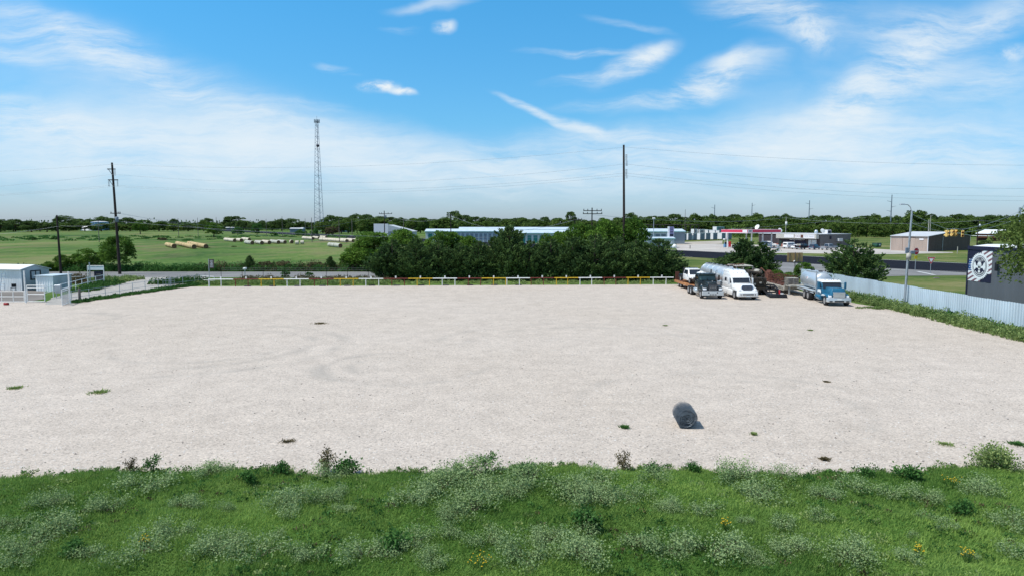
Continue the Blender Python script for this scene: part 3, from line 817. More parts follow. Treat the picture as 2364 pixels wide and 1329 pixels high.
# ------------------------------------------------------------------ left: gate, pipe fences, sheds, signs
def pipe_fence(name, pts, label, posts, hs=(1.15, .62), r=.035, m='pipe_white', pr=.045):
    root = empty(name, (pts[0][0], pts[0][1], 0), 0, label, 'fence')
    o = pts[0]; pl = [(p[0] - o[0], p[1] - o[1]) for p in pts]
    rl = MB()
    for hgt in hs: rl.tube([(p[0], p[1], hgt) for p in pl], r, 6)
    rl.build('rail', M[m], root)
    tot = [0]
    for a, b in zip(pl, pl[1:]): tot.append(tot[-1] + math.hypot(b[0] - a[0], b[1] - a[1]))
    for i in range(posts):
        d = tot[-1] * i / (posts - 1); k = max(j for j in range(len(tot)) if tot[j] <= d + 1e-6); k = min(k, len(pl) - 2)
        t = (d - tot[k]) / (tot[k + 1] - tot[k])
        px, py = pl[k][0] + (pl[k + 1][0] - pl[k][0]) * t, pl[k][1] + (pl[k + 1][1] - pl[k][1]) * t
        MB().tube([(px, py, -.05), (px, py, max(hs) + .05)], pr, 6).build('post', M[m], root)
    return root
pipe_fence('pipe_fence', [G(104, 692), G(141, 682), G(178, 672), G(205, 664), G(240, 657)], 'white two rail pipe fence along the far side of the driveway', 9, (1.3, .75))
pipe_fence('pipe_fence', [G(166, 697), G(256, 684), G(330, 672), G(400, 662), G(476, 652)], 'low grey pipe and wire fence between driveway and gravel lot', 11, (1.15, .5), .02, 'galv', .035)
pipe_fence('pipe_fence', [G(464, 653), G(495, 655.5)], 'short white pipe barrier by the sign post at the driveway end', 2, (1.0, .45), .035)
pipe_fence('pipe_fence', [G(150, 655), G(200, 652.5)], 'short white rail in front of the brush beside the small shed', 3, (.9,), .04)
gx, gy = G(60, 698)
def pole(name, u, v, h, r, m, label, cat, group=None, r1=None):
    x, y = G(u, v); o = MB().tube([(0, 0, -.1), (0, 0, h)], r, 8, True, r1).build(name, M[m], None, (x, y, 0))
    return tag(o, label, cat, group)
pole('gate_post', 60, 699, 3.35, .075, 'pipe_white', 'tall white gate post between the fixed panel and the gate leaf', 'gate post', 'tall white gate posts')
pole('gate_post', 162, 700, 3.3, .075, 'pipe_white', 'tall white gate post beside the open mesh gate', 'gate post', 'tall white gate posts')
o = pole('fence_post', 184.5, 697, 1.45, .13, 'wood_grey', 'short thick weathered wooden post at the start of the low fence', 'post')
def gate(p, q, label, name, hz, vz, r=.035, mesh=False, wood=None):
    """pipe gate from p to q, hz: rail heights, vz: upright fractions"""
    d = Vector((q[0] - p[0], q[1] - p[1])); L_ = d.length
    root = empty(name, (p[0], p[1], 0), math.atan2(d.y, d.x), label, 'gate')
    f = MB()
    for hgt in hz: f.tube([(0, 0, hgt), (L_, 0, hgt)], r, 6)
    f.build('rail', M['pipe_white'] if not wood else M[wood], root)
    for t in vz: MB().tube([(t * L_, 0, min(hz) - .03), (t * L_, 0, max(hz) + .03)], r, 6).build('upright', M['pipe_white'] if not wood else M[wood], root)
    if mesh:
        w = MB(); x = .1
        while x < L_: w.tube([(x, 0, min(hz)), (x, 0, max(hz))], .007, 3, False); x += .1
        z = min(hz) + .1
        while z < max(hz): w.tube([(0, 0, z), (L_, 0, z)], .007, 3, False); z += .1
        w.build('mesh', M['galv'], root)
    return root
gate(G(-12, 698.5), G(58, 698.5), 'low white fixed gate panel at the far left of the lot', 'side_gate', (.12, .65, 1.2), (.02, .24, .62, .98))
gate(G(64, 697.5), G(104, 697.5), 'white gate leaf with double top rail between the gate posts', 'gate', (.10, .85, 1.52, 1.78), (0, 1), .045)
gate(G(144, 706), G(161, 699), 'white mesh gate leaf swung open towards the lot', 'gate', (.10, 1.45, 1.62), (0, 1), .04, True)
gate(G(377, 667), G(403, 666), 'grey wire mesh panel propped against the low fence', 'mesh_gate', (.1, .5, 1.0, 1.25), (0, .25, .5, .75, 1), .022, False, 'galv')
pole('fence_post', 393, 667, 1.6, .04, 'galv', 'thin grey steel post standing behind the mesh panel', 'post')
# red can and dark barrel, ladder
x, y = G(15, 704); c = MB().lathe([(0, -.22), (.13, -.22), (.13, .2), (.0, .2)], 12, None, 'X')
tag(c.build('can', M['red_can'], None, (x, y, .13)), 'small dark red can lying in front of the left gate panel', 'can')

def corrugate(mb, p0, p1, z0, z1, pitch=.3, amp=.03, nrm_=(0, -1)):
    """ribbed sheet between two ground points, ribs standing proud towards nrm_"""
    d = Vector((p1[0] - p0[0], p1[1] - p0[1])); L_ = d.length; d.normalize(); n = Vector(nrm_)
    k = max(1, int(round(L_ / pitch))); st = L_ / k; off = []
    for i in range(k):
        for t, a in ((0, 0), (.56, 0), (.61, 1), (.88, 1)): off.append(((i + t) * st, a * amp))
    off.append((L_, 0))
    vs, fs = [], []
    for s_, a in off:
        x, y = p0[0] + d.x * s_ + n.x * a, p0[1] + d.y * s_ + n.y * a
        vs += [(x, y, z0), (x, y, z1)]
    for i in range(len(off) - 1): fs.append((2 * i, 2 * i + 2, 2 * i + 3, 2 * i + 1))
    mb.add(vs, fs)

def shed_left():
    x1, y0 = G(52, 671); x0 = x1 - 9.5; D_ = 1.75; e = 2.62; rg_ = 3.0
    y1 = y0 + D_; y1b = y1 + 2.4
    root = empty('shed', (x1, y0, 0), math.radians(-12), 'white sheet metal shed with bright gable roof at the far left', 'shed')
    a, b = -9.5, 0.0
    w = MB(); corrugate(w, (a, 0), (b, 0), 0, e, .25, .025, (0, -1)); w.add([(a, 0.02, 0), (a, 3.9, 0), (a, 3.9, 2.4), (a, .02, e)], [(0, 1, 2, 3)])
    w.build('front_wall', M['shed_sheet'], root)
    g = MB(); g.add([(b, 0.01, 0), (b, 1.9, 0), (b, D_ + 2.2, 0), (b, D_ + 2.2, 2.45), (b, 1.8, 3.05), (b, .01, e)], [(0, 1, 4, 5), (1, 2, 3, 4)])
    g.add([(a, D_ + 2.2, 0), (b, D_ + 2.2, 0), (b, D_ + 2.2, 2.45), (a, D_ + 2.2, 2.45)], [(0, 1, 2, 3)])
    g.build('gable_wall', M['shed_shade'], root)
    r = MB(); r.hexa((a, b + .18, -.32, 3.3, 2.66), (a, b + .18, -.32, 3.3, 2.70))
    r = MB()
    def slope(y0_, z0_, y1_, z1_):
        r.add([(a, y0_, z0_), (b + .16, y0_, z0_), (b + .16, y1_, z1_), (a, y1_, z1_), (a, y0_, z0_ + .05), (b + .16, y0_, z0_ + .05), (b + .16, y1_, z1_ + .05), (a, y1_, z1_ + .05)],
              [(0, 1, 2, 3), (7, 6, 5, 4), (0, 4, 5, 1), (2, 6, 7, 3), (1, 5, 6, 2), (0, 3, 7, 4)])
    slope(-.30, 2.58, 1.8, 3.07); slope(1.8, 3.07, D_ + 2.45, 2.42)
    r.build('roof', M['roof_white'], root)
    # black framed window in the gable
    wd = MB(); yc, zc = 1.95, 1.85
    for (y_0, y_1, z_0, z_1) in ((yc - .75, yc + .75, zc + .42, zc + .55), (yc - .75, yc + .75, zc - .62, zc - .49), (yc - .75, yc - .6, zc - .49, zc + .42), (yc + .6, yc + .75, zc - .49, zc + .42), (yc - .06, yc + .06, zc - .49, zc + .42)):
        wd.box(.004, .06, y_0, y_1, z_0, z_1)
    fr = wd.build('window', M['black'], root)
    MB().box(.003, .03, yc - .6, yc - .06, zc - .49, zc + .42).box(.003, .03, yc + .06, yc + .6, zc - .49, zc + .42).build('pane', M['pale_grey'], fr)
    # ladder leaning on the front wall
    lx, ly = x1 - 2.35, y0
    ld = MB()
    for s in (-.22, .22): ld.tube([(s, -.9, 0), (s * .8, -.06, 2.2)], .03, 5)
    for k in range(6): t = (k + .7) / 6.6; ld.tube([(-.22 + .04 * t, -.9 + .84 * t, 2.2 * t), (.22 - .04 * t, -.9 + .84 * t, 2.2 * t)], .02, 5)
    o = ld.build('ladder', M['galv'], None, (lx + .2, ly, 0)); o.rotation_euler.z = .3
    tag(o, 'grey ladder leaning on the front wall of the white shed', 'ladder')
    br = MB().lathe([(0, 0), (.3, 0), (.31, .3), (.3, .85), (.0, .85)], 14).build('drum', M['rust'], None, (x1 - 3.2, y0 - .9, .02))
    tag(br, 'dark rusty drum beside the ladder', 'drum')
    bn = empty('chair', (x1 - .55, y0 - .75, 0.02), .4, 'dark metal chair by the corner of the white shed', 'chair')
    MB().box(-.25, .25, -.25, .25, .42, .47).build('seat', M['black'], bn); MB().box(-.25, .25, .2, .25, .5, .9).build('backrest', M['black'], bn)
    for sx_ in (-.22, .22):
        for sy_ in (-.22, .22): MB().bar((sx_, sy_, 0), (sx_, sy_, .42), .035).build('leg', M['black'], bn)
shed_left()
def shed_small():
    x0, y0 = G(84, 672); x1 = G(129, 672)[0]; e = 1.85; dd = 2.9
    root = empty('shed', (x0, y0, 0), math.radians(-8), 'low pale blue corrugated lean-to shed beside the white shed', 'shed')
    w_ = x1 - x0
    f = MB(); corrugate(f, (0, 0), (w_, 0), 0, e, .33, .045, (0, -1)); f.build('front_wall', M['shed_sheet'], root)
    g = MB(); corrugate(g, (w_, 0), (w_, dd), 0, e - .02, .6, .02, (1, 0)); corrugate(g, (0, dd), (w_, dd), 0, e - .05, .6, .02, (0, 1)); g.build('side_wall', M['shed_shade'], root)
    MB().hexa((-.1, w_ + .12, -.18, dd + .1, e + .02), (-.1, w_ + .12, -.18, dd + .1, e + .08)).build('roof', M['galv_sheet'], root)
    b = empty('electric_box', (G(122, 690)[0], G(122, 690)[1] + 1, 0), 0, 'grey box on a stand in front of the lean-to shed', 'box')
    MB().box(-.35, .35, -.15, .15, .55, 1.45, .02).build('cabinet', M['galv'], b)
    for s in (-.25, .25): MB().bar((s, 0, 0), (s, 0, .55), .06).build('leg', M['galv'], b)
shed_small()

# entrance board with header and dark banner
def entrance():
    x0, y0 = G(204, 656); x1, y1 = G(238, 656); L_ = x1 - x0 + .15
    root = empty('entrance_board', (x0, y0, 0), .03, 'white pipe framed entrance board with pale header panel and dark banner', 'sign board')
    f = MB()
    for s in (0, L_): f.tube([(s, 0, 0), (s, 0, 2.5)], .05, 6)
    f.tube([(0, 0, 2.5), (L_, 0, 2.5)], .05, 6); f.tube([(0, 0, .25), (L_, 0, .25)], .03, 6)
    f.build('frame', M['pipe_white'], root)
    MB().box(.06, L_ - .06, -.02, .02, 1.92, 2.40).build('header_panel', M['shed_sheet'], root)
    b = MB().box(.85, L_ - .1, -.015, .015, .45, 1.75).build('banner', M['navy_dark'], root)
    MB().box(1.15, 1.75, -.022, -.0155, 1.25, 1.42).box(1.0, 1.9, -.022, -.0155, .85, 1.0).box(1.0, 1.85, -.022, -.0155, .62, .72).build('faded_lettering', M['wood_grey'], b)
    pole('pipe_post', 209, 657, 3.0, .07, 'galv', 'grey pipe post standing in front of the entrance board', 'post')
entrance()
def tall_sign():
    x, y = G(481, 660)
    y += .4
    root = empty('sign', (x, y, 0), 0, 'tall black framed notice sign on a grey post above the parking rails', 'sign')
    MB().tube([(0, 0, 0), (0, 0, 3.55)], .05, 7).build('post', M['galv'], root)
    MB().box(.06, .70, -.03, .03, 2.30, 3.50).build('frame', M['black'], root)
    p = MB().box(.11, .65, -.04, -.031, 2.36, 3.44).build('panel', M['wood_grey'], root)
    t = MB()
    for z, a, b in ((3.2, .2, .56), (3.0, .28, .5), (2.85, .2, .56), (2.7, .22, .52), (2.52, .15, .6)): t.box(a, b, -.046, -.0405, z, z + .08)
    t.build('faded_lettering', M['shed_shade'], p)
tall_sign()
# mailbox like white box by the road
x, y = G(542, 645); root = empty('mailbox', (x, y + 4, 0), 0, 'small white mailbox on a post beside the road', 'mailbox')
MB().box(-.2, .2, -.3, .3, 1.2, 1.5, .05).build('box', M['white'], root); MB().bar((0, 0, 0), (0, 0, 1.2), .09).build('post', M['galv'], root)

# ------------------------------------------------------------------ the pale corrugated fence on the right
FX = 38.9
def right_fence():
    root = empty('metal_fence', (FX, 93, 0), 0, 'long pale blue corrugated metal fence down the right side of the lot', 'fence')
    seg = MB(); y = 0.0; i = 0
    while y > -52:
        y2 = y - 8 * .305
        corrugate(seg, (0, y), (0, y2), .02, 2.2 + .03 * math.sin(i * 2.1), .305, .085, (-1, 0)); y = y2; i += 1
    o = seg.build('corrugated_sheet', M['galv_sheet'], root)
    md = o.modifiers.new('thickness', 'SOLIDIFY'); md.thickness = .004
    for k in range(15):
        MB().tube([(.10, -k * 3.6, 0), (.10, -k * 3.6, 2.15)], .045, 6).build('post', M['galv'], root)
    r = MB()
    for z in (.5, 1.7): r.box(.02, .06, -53, 0, z, z + .06)
    r.build('rail', M['galv'], root)
right_fence()

# ------------------------------------------------------------------ charcoal building with the round emblem
def clip_poly(poly, x0, x1, y0, y1):
    def cl(p, ins, inter):
        out = []
        for i in range(len(p)):
            a, b = p[i - 1], p[i]
            if ins(b):
                if not ins(a): out.append(inter(a, b))
                out.append(b)
            elif ins(a): out.append(inter(a, b))
        return out
    for ax, val, sg in ((0, x0, 1), (0, x1, -1), (1, y0, 1), (1, y1, -1)):
        if not poly: return []
        poly = cl(poly, lambda q: sg * (q[ax] - val) >= 0, lambda a, b: tuple(a[k] + (b[k] - a[k]) * (val - a[ax]) / (b[ax] - a[ax]) for k in (0, 1)))
    return poly

def emblem_building():
    X0, Y1, W_, Ln, h = 45.5, 69.0, 13, 22, 6.0
    root = empty('workshop', (X0, Y1, 0), 0, 'charcoal metal workshop with a round skull emblem behind the pale fence', 'building')
    w = MB(); corrugate(w, (0, 0), (0, -Ln), 0, h, .9, .02, (-1, 0)); w.build('front_wall', M['charcoal'], root)
    s = MB(); corrugate(s, (W_, 0), (0.0, 0), 0, h, .9, .02, (0, 1)); s.box(W_, W_ + .05, -Ln, 0, 0, h + .3); s.build('side_wall', M['charcoal'], root)
    MB().hexa((.02, W_, -Ln, .1, h - .02), (1.2, W_ - .5, -Ln, -.8, h + .22)).build('roof', M['roof_white'], root)
    MB().box(-.10, .03, -Ln, .14, h - .30, h + .04).box(-.06, .08, -.06, .14, 0, h - .302).build('trim', M['navy_dark'], root)
    l = empty('wall_lamp', (-.03, -4.35, 4.6), 0); l.parent = root
    MB().box(-.30, 0, -.08, .08, -.02, .03).box(-.32, -.24, -.22, .10, -.75, -.03).build('lamp_body', M['black'], l)
    # emblem sign: s runs along the wall towards the camera, z up
    def MM(off): return Matrix(((0, 0, -1, -.024 - off), (-1, 0, 0, 0), (0, 1, 0, 0), (0, 0, 0, 1)))
    sg = empty('sign', (0, 0, 0), 0); sg.parent = root
    cx, cz, R = 1.72, 4.12, 1.30
    def layer(name, polys, off, m, hgt=.004):
        mb = MB()
        for p in polys: mb.prism(p, 0, hgt, MM(off))
        mb.build(name, M[m], sg)
    x0, x1, z0, z1 = .06, 3.42, 2.62, 5.66
    layer('backing', [[(x0, z0), (x1, z0), (x1, z1), (x0, z1)]], 0, 'navy_dark', .006)
    tn = math.tan(math.radians(27)); red, wh = [], []
    for k in range(-3, 14):
        b = .9 + k * .48
        for lst, o0, hh in ((wh, 0, .26), (red, .26, .22)):
            q = [(-1, b + o0 - tn), (5, b + o0 + 5 * tn), (5, b + o0 + hh + 5 * tn), (-1, b + o0 + hh - tn)]
            for (a0, a1, c0, c1) in ((1.9, x1, 3.45, z1), (x0, 1.9, z0, 3.62)):
                pc = clip_poly(q, a0, a1, c0, c1)
                if len(pc) > 2: lst.append(pc)
    layer('stripe_red', red, .008, 'logo_red'); layer('stripe_white', wh, .010, 'logo_white')
    st = []
    for i in range(5):
        for j in range(3):
            a, b = .16 + j * .2 + (i % 2) * .1, 3.75 + i * .24
            st.append([(a + .065 * math.cos(PI / 2 + t * PI / 5) * (1 if t % 2 == 0 else .45), b + .065 * math.sin(PI / 2 + t * PI / 5) * (1 if t % 2 == 0 else .45)) for t in range(10)])
    layer('star_field', [[(x0 + .02, 3.64), (.75, 3.64), (.75, 4.9), (x0 + .02, 4.6)]], .008, 'logo_blue'); layer('star', st, .0125, 'logo_white')
    g = []; nt_ = 34
    for k in range(nt_):
        a = 2 * PI * k / nt_
        g += [(cx + (R - .1) * math.cos(a), cz + (R - .1) * math.sin(a)), (cx + R * math.cos(a + .03), cz + R * math.sin(a + .03)), (cx + (R + .01) * math.cos(a + .11), cz + (R + .01) * math.sin(a + .11)), (cx + (R - .08) * math.cos(a + .14), cz + (R - .08) * math.sin(a + .14))]
    layer('saw_blade', [g], .018, 'logo_white')
    circ = lambda r, n=48, cx_=cx, cz_=cz, sy=1: [(cx_ + r * math.cos(2 * PI * k / n), cz_ + r * sy * math.sin(2 * PI * k / n)) for k in range(n)]
    layer('ring', [circ(1.03)], .024, 'navy_dark'); layer('ring_inner', [circ(.97)], .029, 'logo_white'); layer('disc', [circ(.90)], .034, 'navy_dark')
    mb = MB()
    for k, ch in enumerate('CUTTING'):
        a = math.radians(128 - k * 12.7); vs, fs = text_geo(ch, .27); rr = .75
        T = MM(.040) @ Matrix.Translation((cx + rr * math.cos(a), cz + rr * math.sin(a), 0)) @ Matrix.Rotation(a - PI / 2, 4, 'Z')
        mb.add(vs, fs, False, T)
    vs, fs = text_geo('EDGE', .24); mb.add(vs, fs, False, MM(.040) @ Matrix.Translation((cx, cz + .52, 0)))
    for k in range(10):
        a = math.radians(224 + k * 10.2); T = MM(.040) @ Matrix.Translation((cx + .76 * math.cos(a), cz + .76 * math.sin(a), 0)) @ Matrix.Rotation(a + PI / 2, 4, 'Z')
        mb.prism([(-.04, -.06), (.04, -.06), (.05, .06), (-.03, .06)], 0, .004, T)
    mb.build('lettering', M['logo_white'], sg)
    # skull with side flourishes
    wg = []
    for s in (-1, 1):
        wg.append([(cx + s * .18, cz - .02), (cx + s * .45, cz + .05), (cx + s * .66, cz + .42), (cx + s * .80, cz + .30), (cx + s * .86, cz - .05), (cx + s * .74, cz - .42), (cx + s * .60, cz - .30), (cx + s * .48, cz - .16), (cx + s * .2, cz - .18)][::s])
    layer('flourish', wg, .040, 'logo_white')
    layer('skull', [circ(.29, 28, cx, cz + .12, 1.1), [(cx - .19, cz - .02), (cx + .19, cz - .02), (cx + .13, cz - .34), (cx - .13, cz - .34)][::-1], circ(.16, 18, cx, cz - .52, .8)], .046, 'logo_white')
    layer('eye', [circ(.085, 14, cx - .12, cz + .06), circ(.085, 14, cx + .12, cz + .06), [(cx, cz - .03), (cx - .045, cz - .12), (cx + .045, cz - .12)], [(cx - .12, cz - .25), (cx + .12, cz - .25), (cx + .12, cz - .275), (cx - .12, cz - .275)][::-1]], .052, 'logo_grey')
emblem_building()
# ------------------------------------------------------------------ vehicles (front faces local -Y, y grows to the back)
def wheel(root, x, y, r, w, rim='rim', side=None, name='wheel'):
    s = side if side else (1 if x > 0 else -1)
    pr = [(0, -w / 2), (r * .62, -w / 2), (r * .93, -w / 2), (r, -w * .32), (r, w * .32), (r * .93, w / 2), (r * .62, w / 2), (0, w / 2)]
    o = MB().lathe(pr, 22, None, 'X').build(name, M['tyre'], root, (x, y, r))
    q = s * w / 2
    MB().lathe([(r * .60, q + s * .004), (r * .56, q + s * .008), (r * .50, q - s * .05 + s * .06), (r * .30, q + s * .015), (r * .16, q + s * .06), (0, q + s * .065)], 18, None, 'X').build('rim', M[rim], o)
    return o

def mirror(root, x, y, z, h=.7, w=.18, m='chrome'):
    MB().box(x - w / 2, x + w / 2, y - .05, y + .05, z - h / 2, z + h / 2, .02).tube([(x, y, z + h * .45), (x * .86, y + .25, z + h * .45)], .018, 5).tube([(x, y, z - h * .45), (x * .86, y + .25, z - h * .45)], .018, 5).build('mirror', M[m], root)

def windscreen(root, W, y0, y1, z0, z1, m, wt=None, split=False):
    """raked pane between (y0,z0) bottom and (y1,z1) top, a frame's width proud of the cab"""
    wt = wt or W
    MB().hexa((-W, W, y0 - .012, y0 + .03, z0), (-wt, wt, y1 - .012, y1 + .03, z1), .008, 1, None, False).build('windscreen', M[m], root)

def side_window(root, x, ya, yb, z0, z1, m='glass', cut=0):
    s = 1 if x > 0 else -1
    vs = [(x, ya, z0), (x, yb, z0), (x, yb, z1), (x, ya + cut, z1)]
    vs += [(p[0] + s * .012, p[1], p[2]) for p in vs]
    MB().add(vs, [(0, 1, 2, 3), (4, 5, 6, 7), (0, 1, 5, 4), (1, 2, 6, 5), (2, 3, 7, 6), (3, 0, 4, 7)]).build('side_window', M[m], root)

def chassis(root, y0, y1, z=.72, m='black_metal', w=.42):
    c = MB()
    for s in (-w, w): c.box(s - .05, s + .05, y0, y1, z - .13, z + .13)
    y = y0 + .6
    while y < y1: c.box(-w + .05, w - .05, y, y + .1, z - .08, z + .08); y += 1.1
    c.build('chassis', M[m], root)

# --- dark conventional truck
def dark_truck():
    x, y = 22.0, 75.45
    r = empty('truck', (x, y, 0), math.radians(-1), 'dark green black conventional truck with grey steel bumper at the left of the trucks', 'truck')
    b = MB().box(-1.17, 1.17, -.02, .22, .44, .90, .03); b.build('bumper', M['alu'], r)
    h = MB()
    for a in (-.5, .5): h.lathe([(0, -.027), (.075, -.027), (.075, -.005)], 10, Matrix.Translation((a * .95, 0, .75)), 'Y')
    for a in (-.28, 0, .28): h.box(a - .1, a + .1, -.03, -.022, .50, .58)
    h.build('bumper_openings', M['black'], r)
    MB().hexa((-.60, .60, .18, 2.55, .92), (-.52, .52, .24, 2.55, 1.60), .07, 2).hexa((-.52, .52, .24, 2.55, 1.45), (-.46, .46, .5, 2.6, 1.86), .06, 2).build('hood', M['truck_dark'], r)
    g = MB().box(-.50, .50, .12, .20, .92, 1.62, .02); g.build('grille_frame', M['black_metal'], r)
    gr = MB()
    for k in range(9): gr.box(-.44, .44, .105, .118, .97 + k * .07, .985 + k * .07)
    gr.build('grille', M['galv'], r)
    vs, fs = text_geo('M A C K', .17); MB().add(vs, fs, False, plane_M((0, .09, 1.27), (1, 0, 0), (0, 0, 1))).build('lettering', M['chrome'], r)
    MB().box(-.03, .03, .42, .46, 1.86, 2.02, .01).build('hood_ornament', M['chrome'], r)
    for s in (-1, 1):
        f = MB().hexa((s * .84 - .34, s * .84 + .34, .16, 1.9, .92), (s * .80 - .28, s * .80 + .28, .5, 1.75, 1.42), .12, 3); f.build('fender', M['truck_dark'], r)
        MB().hexa((s * .86 - .2, s * .86 + .2, .12, .22, 1.0), (s * .86 - .2, s * .86 + .2, .2, .3, 1.2), .03, 2).build('headlight', M['lamp_glass'], r)
        wheel(r, s * 1.0, .95, .50, .30, 'rim_dull')
        mirror(r, s * 1.30, 2.5, 2.15, .62, .17, 'black_metal')
        for yy in (5.0, 6.25):
            wheel(r, s * .98, yy, .50, .54, 'rim')
        MB().lathe([(0, -.55), (.27, -.55), (.30, -.5), (.30, .5), (.27, .55), (0, .55)], 16, Matrix.Translation((s * .92, 3.6, .68)), 'Y').build('fuel_tank', M['alu'], r)
    MB().tube([(-.93, 1.25, 1.43), (-.93, 1.25, 1.55)], .09, 8).build('amber_lamp', M['chrome'], r)
    MB().hexa((-1.0, 1.0, 2.5, 4.15, .95), (-1.0, 1.0, 2.5, 4.15, 1.88), .05, 2).hexa((-1.0, 1.0, 2.52, 4.15, 1.86), (-.95, .95, 2.78, 4.12, 2.60), .07, 2).build('cab', M['truck_dark'], r)
    MB().hexa((-.98, .98, 2.34, 2.72, 2.50), (-.95, .95, 2.44, 2.80, 2.63), .03, 2).build('sun_visor', M['truck_dark'], r)
    windscreen(r, .86, 2.50, 2.70, 1.90, 2.48, 'glass_green', .83)
    MB().box(-.03, .03, 2.46, 2.52, 1.90, 2.1).build('screen_divider', M['truck_dark'], r)
    for s in (-1, 1): side_window(r, s * 1.0, 2.75, 3.65, 1.92, 2.42, 'glass', .12)
    for a in (-.7, -.3, .3, .7): MB().tube([(a, 2.9, 2.6), (a, 2.9, 2.70)], .04, 6).build('roof_lamp', M['black_metal'], r)
    MB().tube([(.85, 4.2, 1.0), (.85, 4.2, 3.0)], .07, 8).build('exhaust_stack', M['black_metal'], r)
    chassis(r, .3, 7.1)
    MB().box(-.5, .5, 4.9, 6.3, .98, 1.08, .02).build('fifth_wheel', M['oily'], r)
dark_truck()

# --- white sleeper truck
def white_truck():
    x, y = 25.55, 74.55
    r = empty('truck', (x, y, 0), math.radians(1.0), 'white aerodynamic sleeper truck coupled to the long silver tank trailer', 'truck')
    MB().hexa((-1.15, 1.15, .02, .55, .36), (-1.12, 1.12, .10, .6, .98), .14, 3).build('bumper', M['truck_white'], r)
    MB().box(-.62, .62, -.02, .03, .58, .70, .02).lathe([(0, -.01), (.06, -.01), (.06, .06)], 10, Matrix.Translation((-.78, .0, .64)), 'Y').lathe([(0, -.01), (.06, -.01), (.06, .06)], 10, Matrix.Translation((.78, .0, .64)), 'Y').build('air_intake', M['black'], r)
    MB().box(-.2, .2, -.02, .0, .40, .52).build('number_plate', M['logo_white'], r)
    MB().hexa((-1.10, 1.10, .16, 2.3, .9), (-.98, .98, .45, 2.3, 1.38), .14, 3).hexa((-.95, .95, .30, 2.4, 1.2), (-.80, .80, .62, 2.4, 1.68), .15, 3).build('hood', M['truck_white'], r)
    g = [(-.46, 0), (.46, 0), (.62, .22), (.60, .46), (.48, .60), (-.48, .60), (-.60, .46), (-.62, .22)]
    MB().prism([(a * 1.08, b * 1.08) for a, b in g], 0, .05, plane_M((0, .30, .96), (1, 0, 0), (0, .28, 1))).build('grille_surround', M['chrome'], r)
    MB().prism([(a * .94, .03 + b * .94) for a, b in g], .055, .07, plane_M((0, .30, .97), (1, 0, 0), (0, .28, 1))).build('grille', M['navy_dark'], r)
    bars = MB()
    for k in range(7): bars.box(-.5, .5, .03 + .08 * k, .045 + .08 * k, .072, .085, 0, plane_M((0, .30, .97), (1, 0, 0), (0, .28, 1)))
    bars.build('grille_bar', M['galv'], r)
    for s in (-1, 1):
        MB().hexa((s * .86 - .18, s * .86 + .18, .16, .3, .98), (s * .88 - .14, s * .88 + .14, .34, .5, 1.20), .05, 2).build('headlight', M['lamp_glass'], r)
        wheel(r, s * 1.0, 1.15, .50, .30, 'rim')
        mirror(r, s * 1.32, 2.45, 1.85, .7, .16, 'truck_white')
        side_window(r, s * 1.05, 2.50, 3.25, 1.62, 2.18, 'glass', .22)
        MB().hexa((s * 1.0 - .14, s * 1.0 + .14, 2.0, 6.4, .38), (s * 1.0 - .12, s * 1.0 + .12, 2.0, 6.4, .98), .05, 2).build('side_fairing', M['truck_white'], r)
        MB().box(s * 1.05 - .01, s * 1.05 + .025, 4.1, 4.75, 1.75, 2.15, .01).build('sleeper_window', M['glass'], r)
        for yy in (6.6, 7.85): wheel(r, s * .98, yy, .50, .54, 'rim')
    MB().hexa((-1.05, 1.05, 2.1, 5.6, .95), (-1.05, 1.05, 2.22, 5.6, 1.70), .06, 2).hexa((-1.05, 1.05, 2.2, 5.6, 1.64), (-1.04, 1.04, 2.58, 5.6, 2.36), .07, 3).hexa((-1.04, 1.04, 2.50, 5.6, 2.24), (-.98, .98, 2.95, 5.55, 2.74), .12, 3).hexa((-.98, .98, 3.0, 5.55, 2.6), (-.92, .92, 3.7, 5.5, 3.02), .12, 3).build('cab', M['truck_white'], r)
    MB().hexa((-1.0, 1.0, 2.38, 2.7, 2.22), (-.98, .98, 2.44, 2.75, 2.33), .02, 2).build('sun_visor', M['truck_white'], r)
    windscreen(r, .94, 2.19, 2.47, 1.70, 2.22, 'glass', .90)
    for a in (-.7, -.25, .25, .7): MB().tube([(a, 3.0, 2.66), (a, 3.0, 2.80)], .04, 6).build('roof_lamp', M['chrome'], r)
    MB().tube([(-.3, 3.9, 2.98), (-.3, 4.5, 3.10)], .05, 8).tube([(.25, 3.9, 2.98), (.25, 4.5, 3.10)], .05, 8).build('air_horn', M['chrome'], r)
    chassis(r, .5, 8.8)
white_truck()

def tank_shell(r, yc0, yc1, zc, R, n=32, sx=1.0):
    e = .38 * R
    return [(0, yc0 - e), (R * .45, yc0 - e * .85), (R * .8, yc0 - e * .5), (R * .96, yc0 - e * .15), (R, yc0), (R, (yc0 + yc1) / 2), (R, yc1), (R * .96, yc1 + e * .15), (R * .8, yc1 + e * .5), (R * .45, yc1 + e * .85), (0, yc1 + e)]

